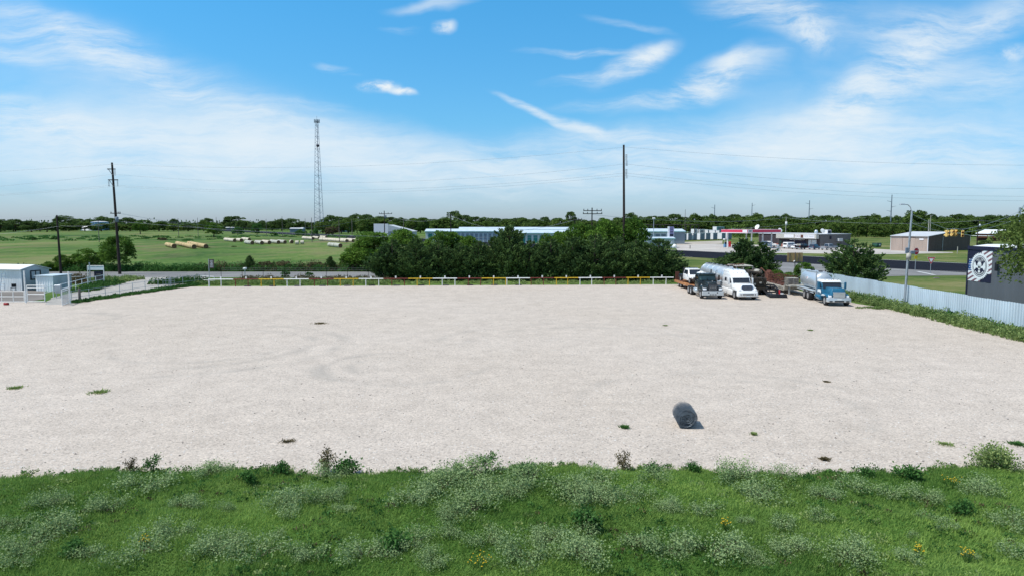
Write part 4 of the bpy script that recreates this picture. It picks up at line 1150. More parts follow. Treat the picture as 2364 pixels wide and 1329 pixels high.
def tank_trailer():
    r = empty('tank_trailer', (25.65, 80.6, 0), math.radians(1.0), 'long silver cylindrical tank trailer behind the white truck', 'tank trailer')
    R = .98
    T = MB().lathe(tank_shell(r, .4, 9.5, 0, R), 40, Matrix.Translation((0, 0, 2.12)), 'Y'); T.build('tank', M['alu'], r)
    b = MB()
    for y in (1.0, 3.1, 5.2, 7.2, 9.2): b.lathe([(R + .002, y - .03), (R + .022, y - .02), (R + .022, y + .02), (R + .002, y + .03)], 36, Matrix.Translation((0, 0, 2.12)), 'Y')
    b.build('band', M['galv'], r)
    c = MB().box(-.32, -.26, .6, 9.4, 3.05, 3.20).box(.26, .32, .6, 9.4, 3.05, 3.20); c.build('spill_rail', M['alu'], r)
    for y in (1.8, 3.4, 5.0, 6.6, 8.2, 9.2):
        MB().tube([(0, y, 3.08), (0, y, 3.24)], .2, 12).build('hatch', M['black_metal'], r)
    s = MB().box(-.95, -.55, 1.4, 2.5, .95, 1.45, .03).box(.55, .95, 1.4, 2.5, .95, 1.45, .03); s.build('side_box', M['alu'], r)
    for sx in (-1, 1):
        MB().bar((sx * .75, 2.9, .05), (sx * .75, 2.9, 1.2), .12).build('landing_leg', M['galv'], r)
        for yy in (7.7, 8.95): wheel(r, sx * .9, yy, .50, .54, 'rim')
    MB().box(-.5, .5, .5, 9.5, .98, 1.16).build('frame', M['galv'], r)
    a = math.radians(158); rr = R + .004
    mk = MB()
    base = Matrix.Translation((0, 0, 2.12))
    def onskin(pu, pw):            # small logo wrapped on the left flank
        th = math.radians(180 - 12) - pw / R
        return (rr * math.cos(th) * 1.0, 2.9 - pu, 2.12 + rr * math.sin(th))
    ring = [onskin(.34 * math.cos(t * PI / 12), .34 * math.sin(t * PI / 12)) for t in range(25)]
    mk.tube(ring, .022, 4, False)
    sS = [(.12, .2), (0, .25), (-.13, .17), (-.1, .06), (0, 0), (.11, -.07), (.12, -.18), (0, -.25), (-.13, -.19)]
    mk.tube([onskin(-a_, -b_) for a_, b_ in sS], .028, 4, False)
    mk.build('round_mark', M['container_grey'], r)
tank_trailer()

# --- blue tanker
def blue_truck():
    x, y = 32.75, 68.9
    r = empty('tanker_truck', (x, y, 0), -.108, 'blue conventional truck with white cab roof carrying a silver tank', 'tanker truck')
    MB().hexa((-1.16, 1.16, .0, .5, .42), (-1.14, 1.14, .04, .5, .86), .07, 3).build('bumper', M['alu'], r)
    MB().box(-.45, .45, -.012, .005, .46, .60, .01).box(-.95, -.65, -.012, .005, .46, .58, .01).box(.65, .95, -.012, .005, .46, .58, .01).build('bumper_opening', M['black'], r)
    MB().box(-.2, .2, -.025, -.013, .66, .80).build('number_plate', M['logo_white'], r)
    MB().hexa((-1.08, 1.08, .16, 2.2, .84), (-1.0, 1.0, .4, 2.2, 1.22), .12, 3).hexa((-.80, .80, .16, 2.3, 1.0), (-.62, .62, .45, 2.35, 1.78), .13, 3).build('hood', M['truck_blue'], r)
    MB().box(-.58, .58, .08, .2, .88, 1.44, .02).build('grille_frame', M['chrome'], r)
    g = MB()
    for k in range(6): g.box(-.54, .54, .065, .078, .92 + k * .09, .965 + k * .09)
    g.build('grille', M['alu'], r)
    for s in (-1, 1):
        MB().hexa((s * .84 - .17, s * .84 + .17, .12, .26, .88), (s * .84 - .16, s * .84 + .16, .22, .34, 1.08), .04, 2).build('headlight', M['lamp_glass'], r)
        wheel(r, s * .99, .95, .50, .30, 'rim_dull')
        MB().box(s * 1.30 - .11, s * 1.30 + .11, 2.2, 2.32, 1.55, 2.25, .03).bar((s * 1.25, 2.28, 2.1), (s * 1.0, 2.5, 2.1), .03).build('mirror', M['truck_blue'], r)
        side_window(r, s * 1.02, 2.45, 3.15, 1.62, 2.12, 'glass', .2)
        st = MB(); X = s * 1.035      # white painted sweep on hood and door
        st.add([(s * 1.078, .9, 1.05), (s * 1.078, 1.6, 1.12), (s * 1.06, 2.15, 1.02), (s * 1.06, 2.15, .92), (s * 1.085, 1.5, .98)], [(0, 1, 2, 3, 4)])
        st.add([(X, 2.35, 1.30), (X, 2.6, 1.50), (X, 3.5, 1.42), (X, 3.5, 1.15), (X, 2.9, 1.2), (X, 2.5, 1.08)], [(0, 1, 2, 3, 4, 5)])
        st.build('painted_sweep', M['logo_white'], r)
        for yy in (5.95, 7.25): wheel(r, s * .98, yy, .52, .54, 'rim_dull')
        MB().lathe([(0, 2.6), (.28, 2.6), (.30, 2.65), (.30, 4.0), (.28, 4.05), (0, 4.05)], 16, Matrix.Translation((s * .85, 0, .66)), 'Y').build('fuel_tank', M['truck_blue'], r)
        MB().tube([(s * 1.1, 4.5, 1.12), (s * 1.1, 10.6, 1.12)], .075, 8).tube([(s * 1.1, 4.5, .92), (s * 1.1, 10.6, .92)], .05, 8).build('side_pipe', M['alu'], r)
    MB().hexa((-1.02, 1.02, 2.15, 4.0, .8), (-1.02, 1.02, 2.25, 4.0, 1.62), .06, 2).hexa((-1.02, 1.02, 2.24, 4.0, 1.58), (-.96, .96, 2.6, 3.95, 2.24), .06, 2).build('cab', M['truck_blue'], r)
    MB().hexa((-1.0, 1.0, 2.38, 4.0, 2.20), (-.92, .92, 2.62, 3.9, 2.44), .06, 3).build('roof_cap', M['truck_white'], r)
    windscreen(r, .90, 2.22, 2.52, 1.62, 2.18, 'glass', .86)
    for a in (-.6, -.22, 0, .22, .6): MB().tube([(a, 2.62, 2.38), (a, 2.62, 2.48)], .04, 6).build('roof_lamp', M['galv'], r)
    MB().tube([(-.98, 4.15, .8), (-.98, 4.15, 3.25)], .075, 8).build('exhaust_stack', M['galv'], r)
    MB().lathe(tank_shell(r, 4.95, 9.9, 0, .93), 40, Matrix.Translation((0, 0, 2.05)), 'Y').build('tank', M['alu'], r)
    MB().box(-.4, .4, 5.0, 9.8, 2.93, 3.05, .02).build('walkway', M['alu'], r)
    for y in (6.0, 8.6): MB().tube([(0, y, 3.0), (0, y, 3.16)], .22, 12).build('hatch', M['black_metal'], r)
    # red and white hazard diamond
    d = MB(); th = math.radians(165); cx_, cz_ = -.945 * math.cos(PI - th), 2.05 + .945 * math.sin(PI - th)
    nx, nz = math.cos(th), math.sin(th)
    Mx = plane_M((nx * .936, 7.4, 2.05 + nz * .936), (0, -1, 0), (-nz * -1 * 1.0, 0, nx * -1))
    MB().prism([(-.22, 0), (0, -.22), (.22, 0), (0, .22)], 0, .008, Mx).build('hazard_diamond', M['logo_white'], r)
    MB().prism([(-.22, 0), (-.06, -.16), (-.06, .16)][::-1], .009, .014, Mx).build('diamond_corner', M['sign_red'], r)
    chassis(r, .4, 10.4, .78)
    MB().box(-.9, .9, 4.7, 10.3, 1.0, 1.12).build('bed', M['alu'], r)
blue_truck()

# --- flatbed trailer, pickup on it and white tank
def flatbed():
    r = empty('flatbed_trailer', (22.85, 82.2, 0), 0, 'orange rusty flatbed trailer carrying the damaged white pickup', 'trailer')
    d = MB().box(-1.15, 1.15, .6, 9.6, .66, .80, .01); d.build('deck', M['rust_orange'], r)
    s = MB()
    for q in (-1.2, 1.2): s.box(q - .05, q + .05, .4, 9.7, .56, .84)
    s.box(-1.15, 1.15, 9.6, 9.72, .5, .85); s.build('side_rail', M['rust_orange'], r)
    g = MB()
    for q in (-.45, .45): g.bar((q, .5, .8), (q, -.4, 1.45), .16).bar((q, -.4, 1.45), (q * .4, -2.0, 1.4), .16)
    g.box(-.6, .6, -.5, -.3, 1.3, 1.5); g.build('gooseneck', M['rust'], r)
    for q in (-1, 1):
        for yy in (6.6, 7.7): wheel(r, q * 1.02, yy, .38, .24, 'rim_dull')
        MB().hexa((q * 1.02 - .14, q * 1.02 + .14, 5.9, 8.4, .82), (q * 1.02 - .14, q * 1.02 + .14, 6.1, 8.2, .92), .02, 1).build('fender', M['rust'], r)
    for q in (-.9, .9): MB().hexa((q - .25, q + .25, 9.5, 9.62, .8), (q - .25, q + .25, 9.5, 9.62, 1.9)).build('ramp', M['rust'], r)
    k = empty('tank', (22.45, 81.9, 0.0), 0, 'upright white and rusty poly tank just behind the dark truck', 'tank')
    MB().lathe([(0, 1.48), (.55, 1.48), (.62, 1.6), (.62, 2.3), (.5, 2.5), (.2, 2.58), (.2, 2.64), (0, 2.64)], 26).build('shell', M['white'], k)
    MB().lathe([(0, .98), (.25, .98), (.62, 1.2), (.62, 1.475), (0, 1.475)], 26).build('cradle', M['rust_orange'], k)
    for a in (-.5, .5):
        for b_ in (-.4, .4): MB().bar((a, b_, .02), (a, b_, 1.1), .09).build('leg', M['rust'], k)
flatbed()

def pickup_wreck():
    r = empty('pickup_truck', (22.9, 84.5, .80), math.radians(2), 'white crew cab pickup with missing front end on the orange flatbed', 'pickup')
    MB().hexa((-.82, .82, .35, 1.5, .62), (-.78, .78, .5, 1.5, 1.08), .12, 3).build('hood', M['truck_white'], r)
    MB().hexa((-.92, .92, 1.4, 3.9, .35), (-.92, .92, 1.4, 3.9, 1.12), .08, 2).hexa((-.90, .90, 1.42, 3.9, 1.05), (-.72, .72, 2.05, 3.75, 1.80), .10, 3).build('cab', M['truck_white'], r)
    windscreen(r, .78, 1.46, 1.95, 1.12, 1.72, 'glass', .68)
    for s in (-1, 1):
        MB().hexa((s * .88 - .02, s * .88 + .02, 1.85, 3.6, 1.15), (s * .76 - .02, s * .76 + .02, 2.15, 3.5, 1.62), .01, 1, None, False).build('side_window', M['glass'], r)
        wheel(r, s * .82, .95, .36, .24, 'rim_dull'); wheel(r, s * .82, 4.9, .36, .24, 'rim_dull')
        MB().hexa((s * .84 - .12, s * .84 + .12, .42, 1.4, .72), (s * .82 - .10, s * .82 + .10, .5, 1.4, .98), .06, 2).build('fender', M['truck_white'], r)
        MB().box(s * 1.06 - .06, s * 1.06 + .06, 1.7, 1.9, 1.12, 1.40, .03).build('mirror', M['black'], r)
    MB().hexa((-.7, .7, .12, .5, .30), (-.6, .6, .2, .55, .85), .04, 2).bar((-.6, .1, .5), (.6, .05, .42), .06).build('bare_engine_bay', M['oily'], r)
    MB().box(-.92, .92, 3.95, 6.0, .4, .9, .03).build('bed', M['black'], r)
    MB().hexa((-.95, .95, 3.9, 4.0, .9), (-.9, .9, 3.9, 4.0, 1.85), .02, 1).build('headache_rack', M['black_metal'], r)
    MB().box(-.6, .6, 2.6, 2.8, 1.80, 1.90, .03).build('light_bar', M['galv'], r)
pickup_wreck()

# --- old oilfield winch rig with mesh panel
def rig():
    r = empty('winch_truck', (28.6, 79.2, 0), math.radians(1), 'dark rusty winch rig with lattice mast lying between the white truck and the scrap trailer', 'machine')
    MB().box(-1.0, 1.0, 1.0, 3.2, .9, 1.95, .05).box(-1.1, 1.1, .6, 9.8, .62, .88).build('body', M['oily'], r)
    MB().box(-.7, .7, 3.4, 5.2, .9, 2.0, .05).build('engine_cover', M['oily'], r)
    for (yy, rr) in ((4.3, .5), (2.2, .42)):
        d = MB().lathe([(0, -.75), (rr, -.75), (rr, -.7), (rr * .5, -.68), (rr * .5, .68), (rr, .7), (rr, .75), (0, .75)], 22, Matrix.Translation((-.05, yy, 2.45)), 'X'); d.build('winch_drum', M['oily'], r)
    p = MB()
    for q in (-1.0, 1.0): p.bar((q, 5.6, .9), (q, 5.6, 3.05), .10).bar((q, 8.8, .9), (q, 8.8, 3.05), .10)
    p.bar((-1, 5.6, 3.05), (-1, 8.8, 3.05), .09).bar((1, 5.6, 3.05), (1, 8.8, 3.05), .09).bar((-1, 5.6, 3.05), (1, 5.6, 3.05), .09)
    p.build('frame', M['faded'], r)
    g = MB()
    for k in range(11): g.bar((-1 + k * .2, 5.6, 3.06), (-1 + k * .2, 8.8, 3.06), .05)
    for k in range(9): g.bar((-1, 5.6 + k * .4, 3.06), (1, 5.6 + k * .4, 3.06), .05)
    g.build('grating', M['faded'], r)
    m = MB(); a0, b0 = Vector((-2.7, 7.6, 2.55)), Vector((.2, 6.3, 2.95))
    o1, o2, o3 = Vector((0, 0, .35)), Vector((.2, .35, 0)), Vector((0, 0, 0))
    for o_ in (o1, o2, o3): m.bar(a0 + o_, b0 + o_, .07)
    for k in range(8):
        t, t2 = k / 8, (k + 1) / 8; d = b0 - a0
        m.bar(a0 + d * t + o3, a0 + d * t2 + o1, .04).bar(a0 + d * t + o1, a0 + d * t2 + o2, .04).bar(a0 + d * t + o2, a0 + d * t2 + o3, .04)
    m.build('lattice_mast', M['rust'], r)
    MB().bar((-.75, .95, .9), (-.75, .95, 2.3), .14).bar((-1.0, .95, 1.1), (-.5, .95, 1.1), .08).build('post', M['faded'], r)
    for a, b_, c_ in ((.3, 1.0, 1.3), (-.4, 1.0, 1.15)): MB().box(a - .14, a + .14, b_ - .06, b_, c_, c_ + .2, .02).build('lamp', M['faded'], r)
    h = MB(); rg = random.Random(9)
    for k in range(12):
        px, py = rg.uniform(-.9, .9), rg.uniform(1.2, 5.2)
        h.tube([(px, py, 1.9), (px + rg.uniform(-.3, .3), py - .3, 2.3 + rg.uniform(0, .3)), (px + rg.uniform(-.5, .5), py - .6, 2.0), (px + rg.uniform(-.4, .4), py - .9, 1.2)], .035, 5)
    h.build('hose', M['oily'], r)
    for q in (-1, 1):
        for yy in (1.5, 6.8, 8.1): wheel(r, q * .95, yy, .48, .4, 'rim_dull')
    MB().lathe([(0, -.5), (.35, -.5), (.35, .5), (0, .5)], 16, Matrix.Translation((.75, 3.2, 2.5)), 'Y').build('air_tank', M['faded'], r)
    k = empty('ramp_trailer', (29.75, 77.05, 0), math.radians(-4), 'black steel ramp trailer tilted to the ground in front of the winch rig', 'trailer')
    f = MB()
    for q in (-.85, .85): f.bar((q, -.0, .10), (q, 4.6, 1.05), .18)
    for t in (0.02, .2, .4, .6, .8, .98): f.bar((-.85, 4.6 * t, .10 + .95 * t), (.85, 4.6 * t, .10 + .95 * t), .12)
    f.bar((-.3, 0, .12), (-.3, 4.6, 1.06), .08).bar((.3, 0, .12), (.3, 4.6, 1.06), .08)
    f.build('frame', M['black_metal'], k)
    MB().hexa((-.95, .95, -.35, .25, .02), (-.9, .9, -.2, .25, .42), .04, 2).build('tail_plate', M['black_metal'], k)
    MB().hexa((.18, .34, .3, .4, .3), (.2, .32, .45, .55, .85)).build('red_handle', M['sign_red'], k)
    MB().box(.22, .5, -.22, -.10, .43, .56).build('tag', M['logo_white'], k)
    for q in (-1.0, 1.0): wheel(k, q, 3.6, .33, .22, 'rim_dull')
rig()

# --- lowboy with scrap and pallets
def lowboy():
    r = empty('lowboy_trailer', (33.15, 79.3, 0), math.radians(-2), 'cream lowboy trailer loaded with rusty scrap behind the blue tanker', 'trailer')
    MB().box(-1.15, 1.15, 2.2, 11.2, .62, .86).build('deck', M['faded'], r)
    e = MB()
    for q in (-1.2, 1.2): e.box(q - .04, q + .04, 1.9, 11.3, .42, .90)
    e.hexa((-1.2, 1.2, 0, 1.9, 1.02), (-1.2, 1.2, 0, 1.9, 1.2)).hexa((-1.2, 1.2, 1.8, 2.2, .5), (-1.2, 1.2, 1.5, 1.9, 1.2))
    e.build('side_beam', M['faded'], r)
    c = MB()
    for k in range(20): c.box(-1.248, -1.242, 2.3 + k * .44, 2.5 + k * .44, .5, .78)
    c.build('side_marking', M['black'], r)
    for k in range(4): MB().bar((-1.2, 2.6 + k * 2.1, .85), (-1.2, 2.6 + k * 2.1, 2.15), .07).build('stake', M['rust'], r)
    for q in (-1, 1):
        for yy in (8.6, 9.8): wheel(r, q * .95, yy, .40, .3, 'rim_dull')
    MB().bar((-.9, 1.0, .02), (-.9, 1.0, 1.05), .16).box(-1.05, -.75, .85, 1.15, 0, .06).build('landing_leg', M['galv'], r)
    rg = random.Random(21); s = MB()
    for k in range(150):
        a = Vector((rg.uniform(-1.0, 1.0), rg.uniform(2.5, 10.6), rg.uniform(.92, 1.85)))
        d = Vector((rg.uniform(-.5, .5), rg.uniform(-1, 1) * 1.4, rg.uniform(-.35, .35)))
        if rg.random() < .35: d = Vector((rg.uniform(-.8, .8), rg.uniform(-.3, .3), rg.uniform(-.4, .4)))
        b_ = a + d; b_.z = max(.92, min(2.1, b_.z)); b_.x = max(-1.08, min(1.08, b_.x)); b_.y = max(2.3, min(10.9, b_.y))
        s.tube([a, b_], rg.choice((.02, .03, .045)), 5)
    for k in range(5):
        cy = 3 + k * 1.6; s.tube([(rg.uniform(-.5, .5) + math.cos(t * PI / 7) * .55, cy, 1.55 + math.sin(t * PI / 7) * .5) for t in range(15)], .03, 4, False)
    s.box(-.9, .9, 2.6, 10.6, .865, .95)
    o = s.build('scrap', M['rust'], None, (33.15, 79.3, 0)); o.rotation_euler.z = math.radians(-2)
    tag(o, 'tangled heap of rusty scrap pipe and frames on the lowboy trailer', 'scrap metal', kind='stuff')
    n = MB().hexa((-.5, .5, 10.2, 11.6, .9), (-.2, .2, 10.6, 11.3, 2.2), .05, 1); n.bar((0, 11.0, 1.5), (-.6, 12.2, 2.4), .12).bar((-.6, 12.2, 2.4), (-1.1, 11.4, 1.6), .1)
    o = n.build('scrap_frame', M['rust'], None, (33.15, 79.3, 0)); o.rotation_euler.z = math.radians(-2)
    tag(o, 'rusty machine frame at the far end of the scrap on the lowboy', 'machine part')
    # six pallets
    p0 = None
    for k in range(6):
        if p0 is None:
            p0 = empty('pallet', (0, 0, 0))
            b_ = MB()
            for j in range(7): b_.box(-.6 + j * .18, -.48 + j * .18, -.6, .6, .105, .125)
            for j in range(3): b_.box(-.6 + j * .55, -.5 + j * .55, -.6, .6, 0, .02)
            b_.build('board', M['faded'], p0)
            t_ = MB()
            for yy in (-.6, -.03, .54): t_.box(-.6, .62, yy, yy + .06, .0205, .1045)
            t_.build('stringer', M['wood_grey'], p0); kd = kids_of(p0); q = p0
        else: q = copy_tree(p0, kd)
        q.location = (32.55, 80.45, 1.205 + k * .128); q.rotation_euler.z = math.radians(-2 + (k % 3 - 1) * 1.5)
        q['label'] = 'weathered pale pallet, %s from the bottom of the stack behind the blue tanker' % word(k); q['category'] = 'pallet'; q['group'] = 'pallets stacked on the lowboy neck'
lowboy()

# ------------------------------------------------------------------ cars parked at the shop (front = local -Y)
def car(kind, u, v, head, paint, label, name='parked_car', lit=None):
    x, y = G(u, v)
    r = empty(name, (x, y, 0.03), head, label, {'van': 'van', 'pickup': 'pickup', 'sedan': 'car', 'suv': 'car'}[kind], 'vehicles parked in front of the shop')
    p = M[paint]
    if kind == 'van':
        W, L_, Hh = .98, 5.4, 2.05
        MB().hexa((-W, W, -2.5, 2.7, .32), (-W, W, -2.6, 2.7, 1.05), .12, 3).hexa((-W, W, -1.6, 2.68, 1.0), (-W * .86, W * .86, -.9, 2.6, Hh), .14, 3).hexa((-W * .95, W * .95, -2.6, -1.3, .9), (-W * .85, W * .85, -2.1, -1.3, 1.2), .08, 2).build('body', p, r)
        windscreen(r, .82, -1.62, -1.05, 1.15, 1.85, 'glass', .72)
        MB().box(-.62, .62, 2.66, 2.72, 1.3, 1.75, .02).build('rear_window', M['glass'], r)
        for s in (-1, 1): MB().hexa((s * .94 - .03, s * .94 + .03, -1.15, 2.3, 1.25), (s * .88 - .03, s * .88 + .03, -.8, 2.25, 1.75), .01, 1, None, False).build('side_window', M['container_grey'], r)
        ax = (-1.7, 1.75); R = .36
    elif kind == 'pickup':
        W, Hh = .98, 1.9
        MB().hexa((-W, W, -2.85, -.2, .42), (-W * .95, W * .95, -2.75, -.2, 1.14), .12, 3).hexa((-W, W, -1.2, 1.35, .42), (-W, W, -1.2, 1.35, 1.15), .08, 2).hexa((-W * .97, W * .97, -1.15, 1.32, 1.1), (-W * .78, W * .78, -.45, 1.1, Hh), .1, 3).build('body', p, r)
        b_ = MB().box(-W, W, 1.38, 2.9, .48, .60)
        for q in (-W + .04, W - .04): b_.box(q - .04, q + .04, 1.38, 2.9, .6, 1.18)
        b_.box(-W + .08, W - .08, 2.82, 2.9, .6, 1.18); b_.build('bed', p, r)
        windscreen(r, .80, -1.12, -.55, 1.2, 1.8, 'glass', .7)
        MB().hexa((-.7, .7, 1.25, 1.36, 1.25), (-.62, .62, 1.10, 1.2, 1.75), .02, 1, None, False).build('rear_window', M['glass'], r)
        for s in (-1, 1): MB().hexa((s * .93 - .03, s * .93 + .03, -.85, 1.15, 1.2), (s * .80 - .03, s * .80 + .03, -.4, 1.0, 1.75), .01, 1, None, False).build('side_window', M['glass'], r)
        ax = (-1.95, 1.95); R = .39
    else:
        W = .92; Hh = 1.72 if kind == 'suv' else 1.45; k_ = 2.15 if kind == 'suv' else 1.7
        MB().hexa((-W, W, -2.35, 2.35, .32), (-W * .93, W * .93, -2.25, 2.3, .98), .14, 3).hexa((-W * .95, W * .95, -1.15, k_, .92), (-W * .72, W * .72, -.35, k_ - .45, Hh), .14, 3).build('body', p, r)
        windscreen(r, .76, -1.12, -.50, 1.0, Hh - .10, 'glass', .62)
        MB().hexa((-.72, .72, k_ - .03, k_ + .03, 1.02), (-.6, .6, k_ - .40, k_ - .34, Hh - .12), .01, 1, None, False).build('rear_window', M['glass'], r)
        for s in (-1, 1): MB().hexa((s * .88 - .03, s * .88 + .03, -.75, k_ - .35, 1.0), (s * .74 - .03, s * .74 + .03, -.35, k_ - .55, Hh - .12), .01, 1, None, False).build('side_window', M['glass'], r)
        ax = (-1.42, 1.42); R = .34
    f, b_ = {'van': (-2.62, 2.72), 'pickup': (-2.82, 2.91)}.get(kind, (-2.33, 2.34))
    for s in (-1, 1):
        for a in ax: wheel(r, s * (W - .10), a, R, .24, 'rim')
        MB().box(s * .72 - .14, s * .72 + .14, f - .02, f + .1, .68, .86, .03).build('headlight', M['lamp_glass'], r)
        MB().box(s * (W - .12) - .07, s * (W - .12) + .07, b_ - .08, b_ + .01, .8, 1.08, .02).build('tail_lamp', M['tail'], r)
    MB().box(-W * .95, W * .95, f - .05, f + .12, .36, .56, .04).build('front_bumper', M['galv'], r); MB().box(-W * .95, W * .95, b_ - .1, b_ + .05, .38, .56, .04).build('rear_bumper', M['galv'], r)
    return r
HD = RZH + PI / 2                 # nose towards the shop front
car('van', 1824, 574, HD, 'truck_white', 'white van parked leftmost in front of the shop sign')
car('sedan', 1840, 575.2, HD + .1, 'truck_white', 'low white car between the white van and the black pickup')
r = car('pickup', 1854, 576.2, HD, 'black', 'black pickup with pale load rack in front of the shop')
MB().box(-.5, .9, 1.9, 2.0, 1.2, 1.75, .02).build('load_rack', M['faded'], r)
car('suv', 1880, 576.6, HD + .15, 'navy', 'dark blue hatchback parked right of the black pickup')
car('pickup', 1914, 577.2, HD - .1, 'silver', 'silver pickup parked by the side wall of the shop')
car('van', 1775, 571.0, HD - 1.0, 'truck_white', 'white van standing in the shade under the red canopy')
r = car('pickup', 1713, 573.5, HD - .5, 'truck_white', 'white pickup with big black spare wheel behind the pointed cedar')
wheel(r, 0, 2.9, .55, .3, 'rim')
# ------------------------------------------------------------------ the shop, its canopy and neighbours (local x across, y along the highway)
def local_root(name, u, v, label, cat, rz=RZH):
    x, y = G(u, v); return empty(name, (x, y, 0), rz, label, cat)

def shop():
    r = local_root('shop', 1892, 573, 'low dark shop with cream fascia and white sign panels behind the parked cars', 'shop')
    LY, WX, h = 24.4, 17.2, 4.45
    s = MB(); corrugate(s, (0, 0), (WX, 0), 0, h, .6, .03, (0, -1)); s.box(WX - .1, WX, .01, LY, 0, h).box(0, WX, LY - .1, LY, 0, h)
    s.build('side_wall', M['store_side'], r)
    MB().box(0, .15, .02, LY - .1, 0, h - .3).build('front_wall', M['dark_shopfront'], r)
    MB().box(-.2, WX + .15, -.15, LY + .1, h, h + .18).build('roof', M['pale_grey'], r)
    f = MB().box(-1.6, 0, .3, 15.9, 3.0, 4.62).build('fascia', M['cream'], r)
    MB().box(-1.68, .0, .2, 16.0, 4.622, 4.75).build('coping', M['canopy_white'], r)
    MB().box(-1.66, -1.602, 8.8, 12.6, 3.25, 4.35).box(-1.66, -1.602, .9, 8.3, 3.2, 4.4).build('sign_panel', M['canopy_white'], f)
    vs, fs = text_geo('FOOD', .9); vs2, fs2 = text_geo('TSTP MART', .75)
    PM = lambda yy: plane_M((-1.663, yy, 3.8), (0, -1, 0), (0, 0, 1))
    MB().add(vs, fs, False, PM(7.2)).build('lettering', M['logo_red'], f)
    MB().add(vs2, fs2, False, PM(2.9)).build('lettering', M['storage_grey'], f)
    MB().box(-1.69, -1.664, 5.1, 6.1, 3.3, 4.3, .1).build('dark_emblem', M['rust'], f)
    MB().hexa((-1.5, .0, 5.6, 10.6, 2.55), (-.3, .0, 5.6, 10.6, 2.85)).build('awning', M['pale_grey'], r)
    for y in (1.2,): MB().box(-.05, 0, y, y + 3.0, .05, 2.7).build('roller_door', M['alu'], r)
    for k in range(6):
        w = MB().box(-.06, -.01, 5.2 + k * 1.5, 6.5 + k * 1.5, 1.0, 2.4).build('window', M['navy_dark'], r)
    MB().box(-.07, 0, 14.6, 15.6, .05, 2.2).build('door', M['glass_green'], r)
    MB().box(-.5, 0, 12.6, 14.4, .05, 1.15).box(-.5, 0, 15.8, 17.4, .05, 1.15).build('low_wall', M['brick_red'], r)
    for k in range(3): MB().box(-1.5, -1.4, 2 + k * 6.5, 2.12 + k * 6.5, 0, 3.0).build('pillar', M['store_side'], r)
    MB().box(5.2, 5.9, -.35, -.12, 2.9, 3.9, .02).build('wall_vent', M['navy_dark'], r)
    a = MB().box(9.2, 11.3, -.95, -.05, 2.1, 3.1, .03).build('air_conditioner', M['pale_grey'], r)
    MB().bar((11.1, -.1, .3), (10.2, -.9, 2.1), .08).build('bracket', M['black_metal'], r)
    MB().lathe([(0, 0), (.5, 0), (.55, .3), (.55, 1.0), (.35, 1.3), (0, 1.35)], 16, Matrix.Translation((1.6, 2.6, h + .18))).build('roof_ventilator', M['alu'], r)
    x = MB()
    for (ax, ay, q) in ((3.6, 1.6, 0), (8.5, 22, 1)):
        x.lathe([(0, .0), (.5, .07), (.85, .22)], 18, Matrix.Translation((ax, ay, h + 1.1)) @ Matrix.Rotation(math.radians(62), 4, 'Y')); x.bar((ax, ay, h + .18), (ax, ay, h + 1.1), .08)
    x.build('satellite_dish', M['white'], r)
    MB().box(5.5, 7.6, 1.0, 3.0, h + .18, h + 1.5, .03).build('rooftop_unit', M['canopy_white'], r)
    MB().box(5.7, 7.4, .97, .998, h + .4, h + 1.3).build('unit_grille', M['navy_dark'], r)
shop()

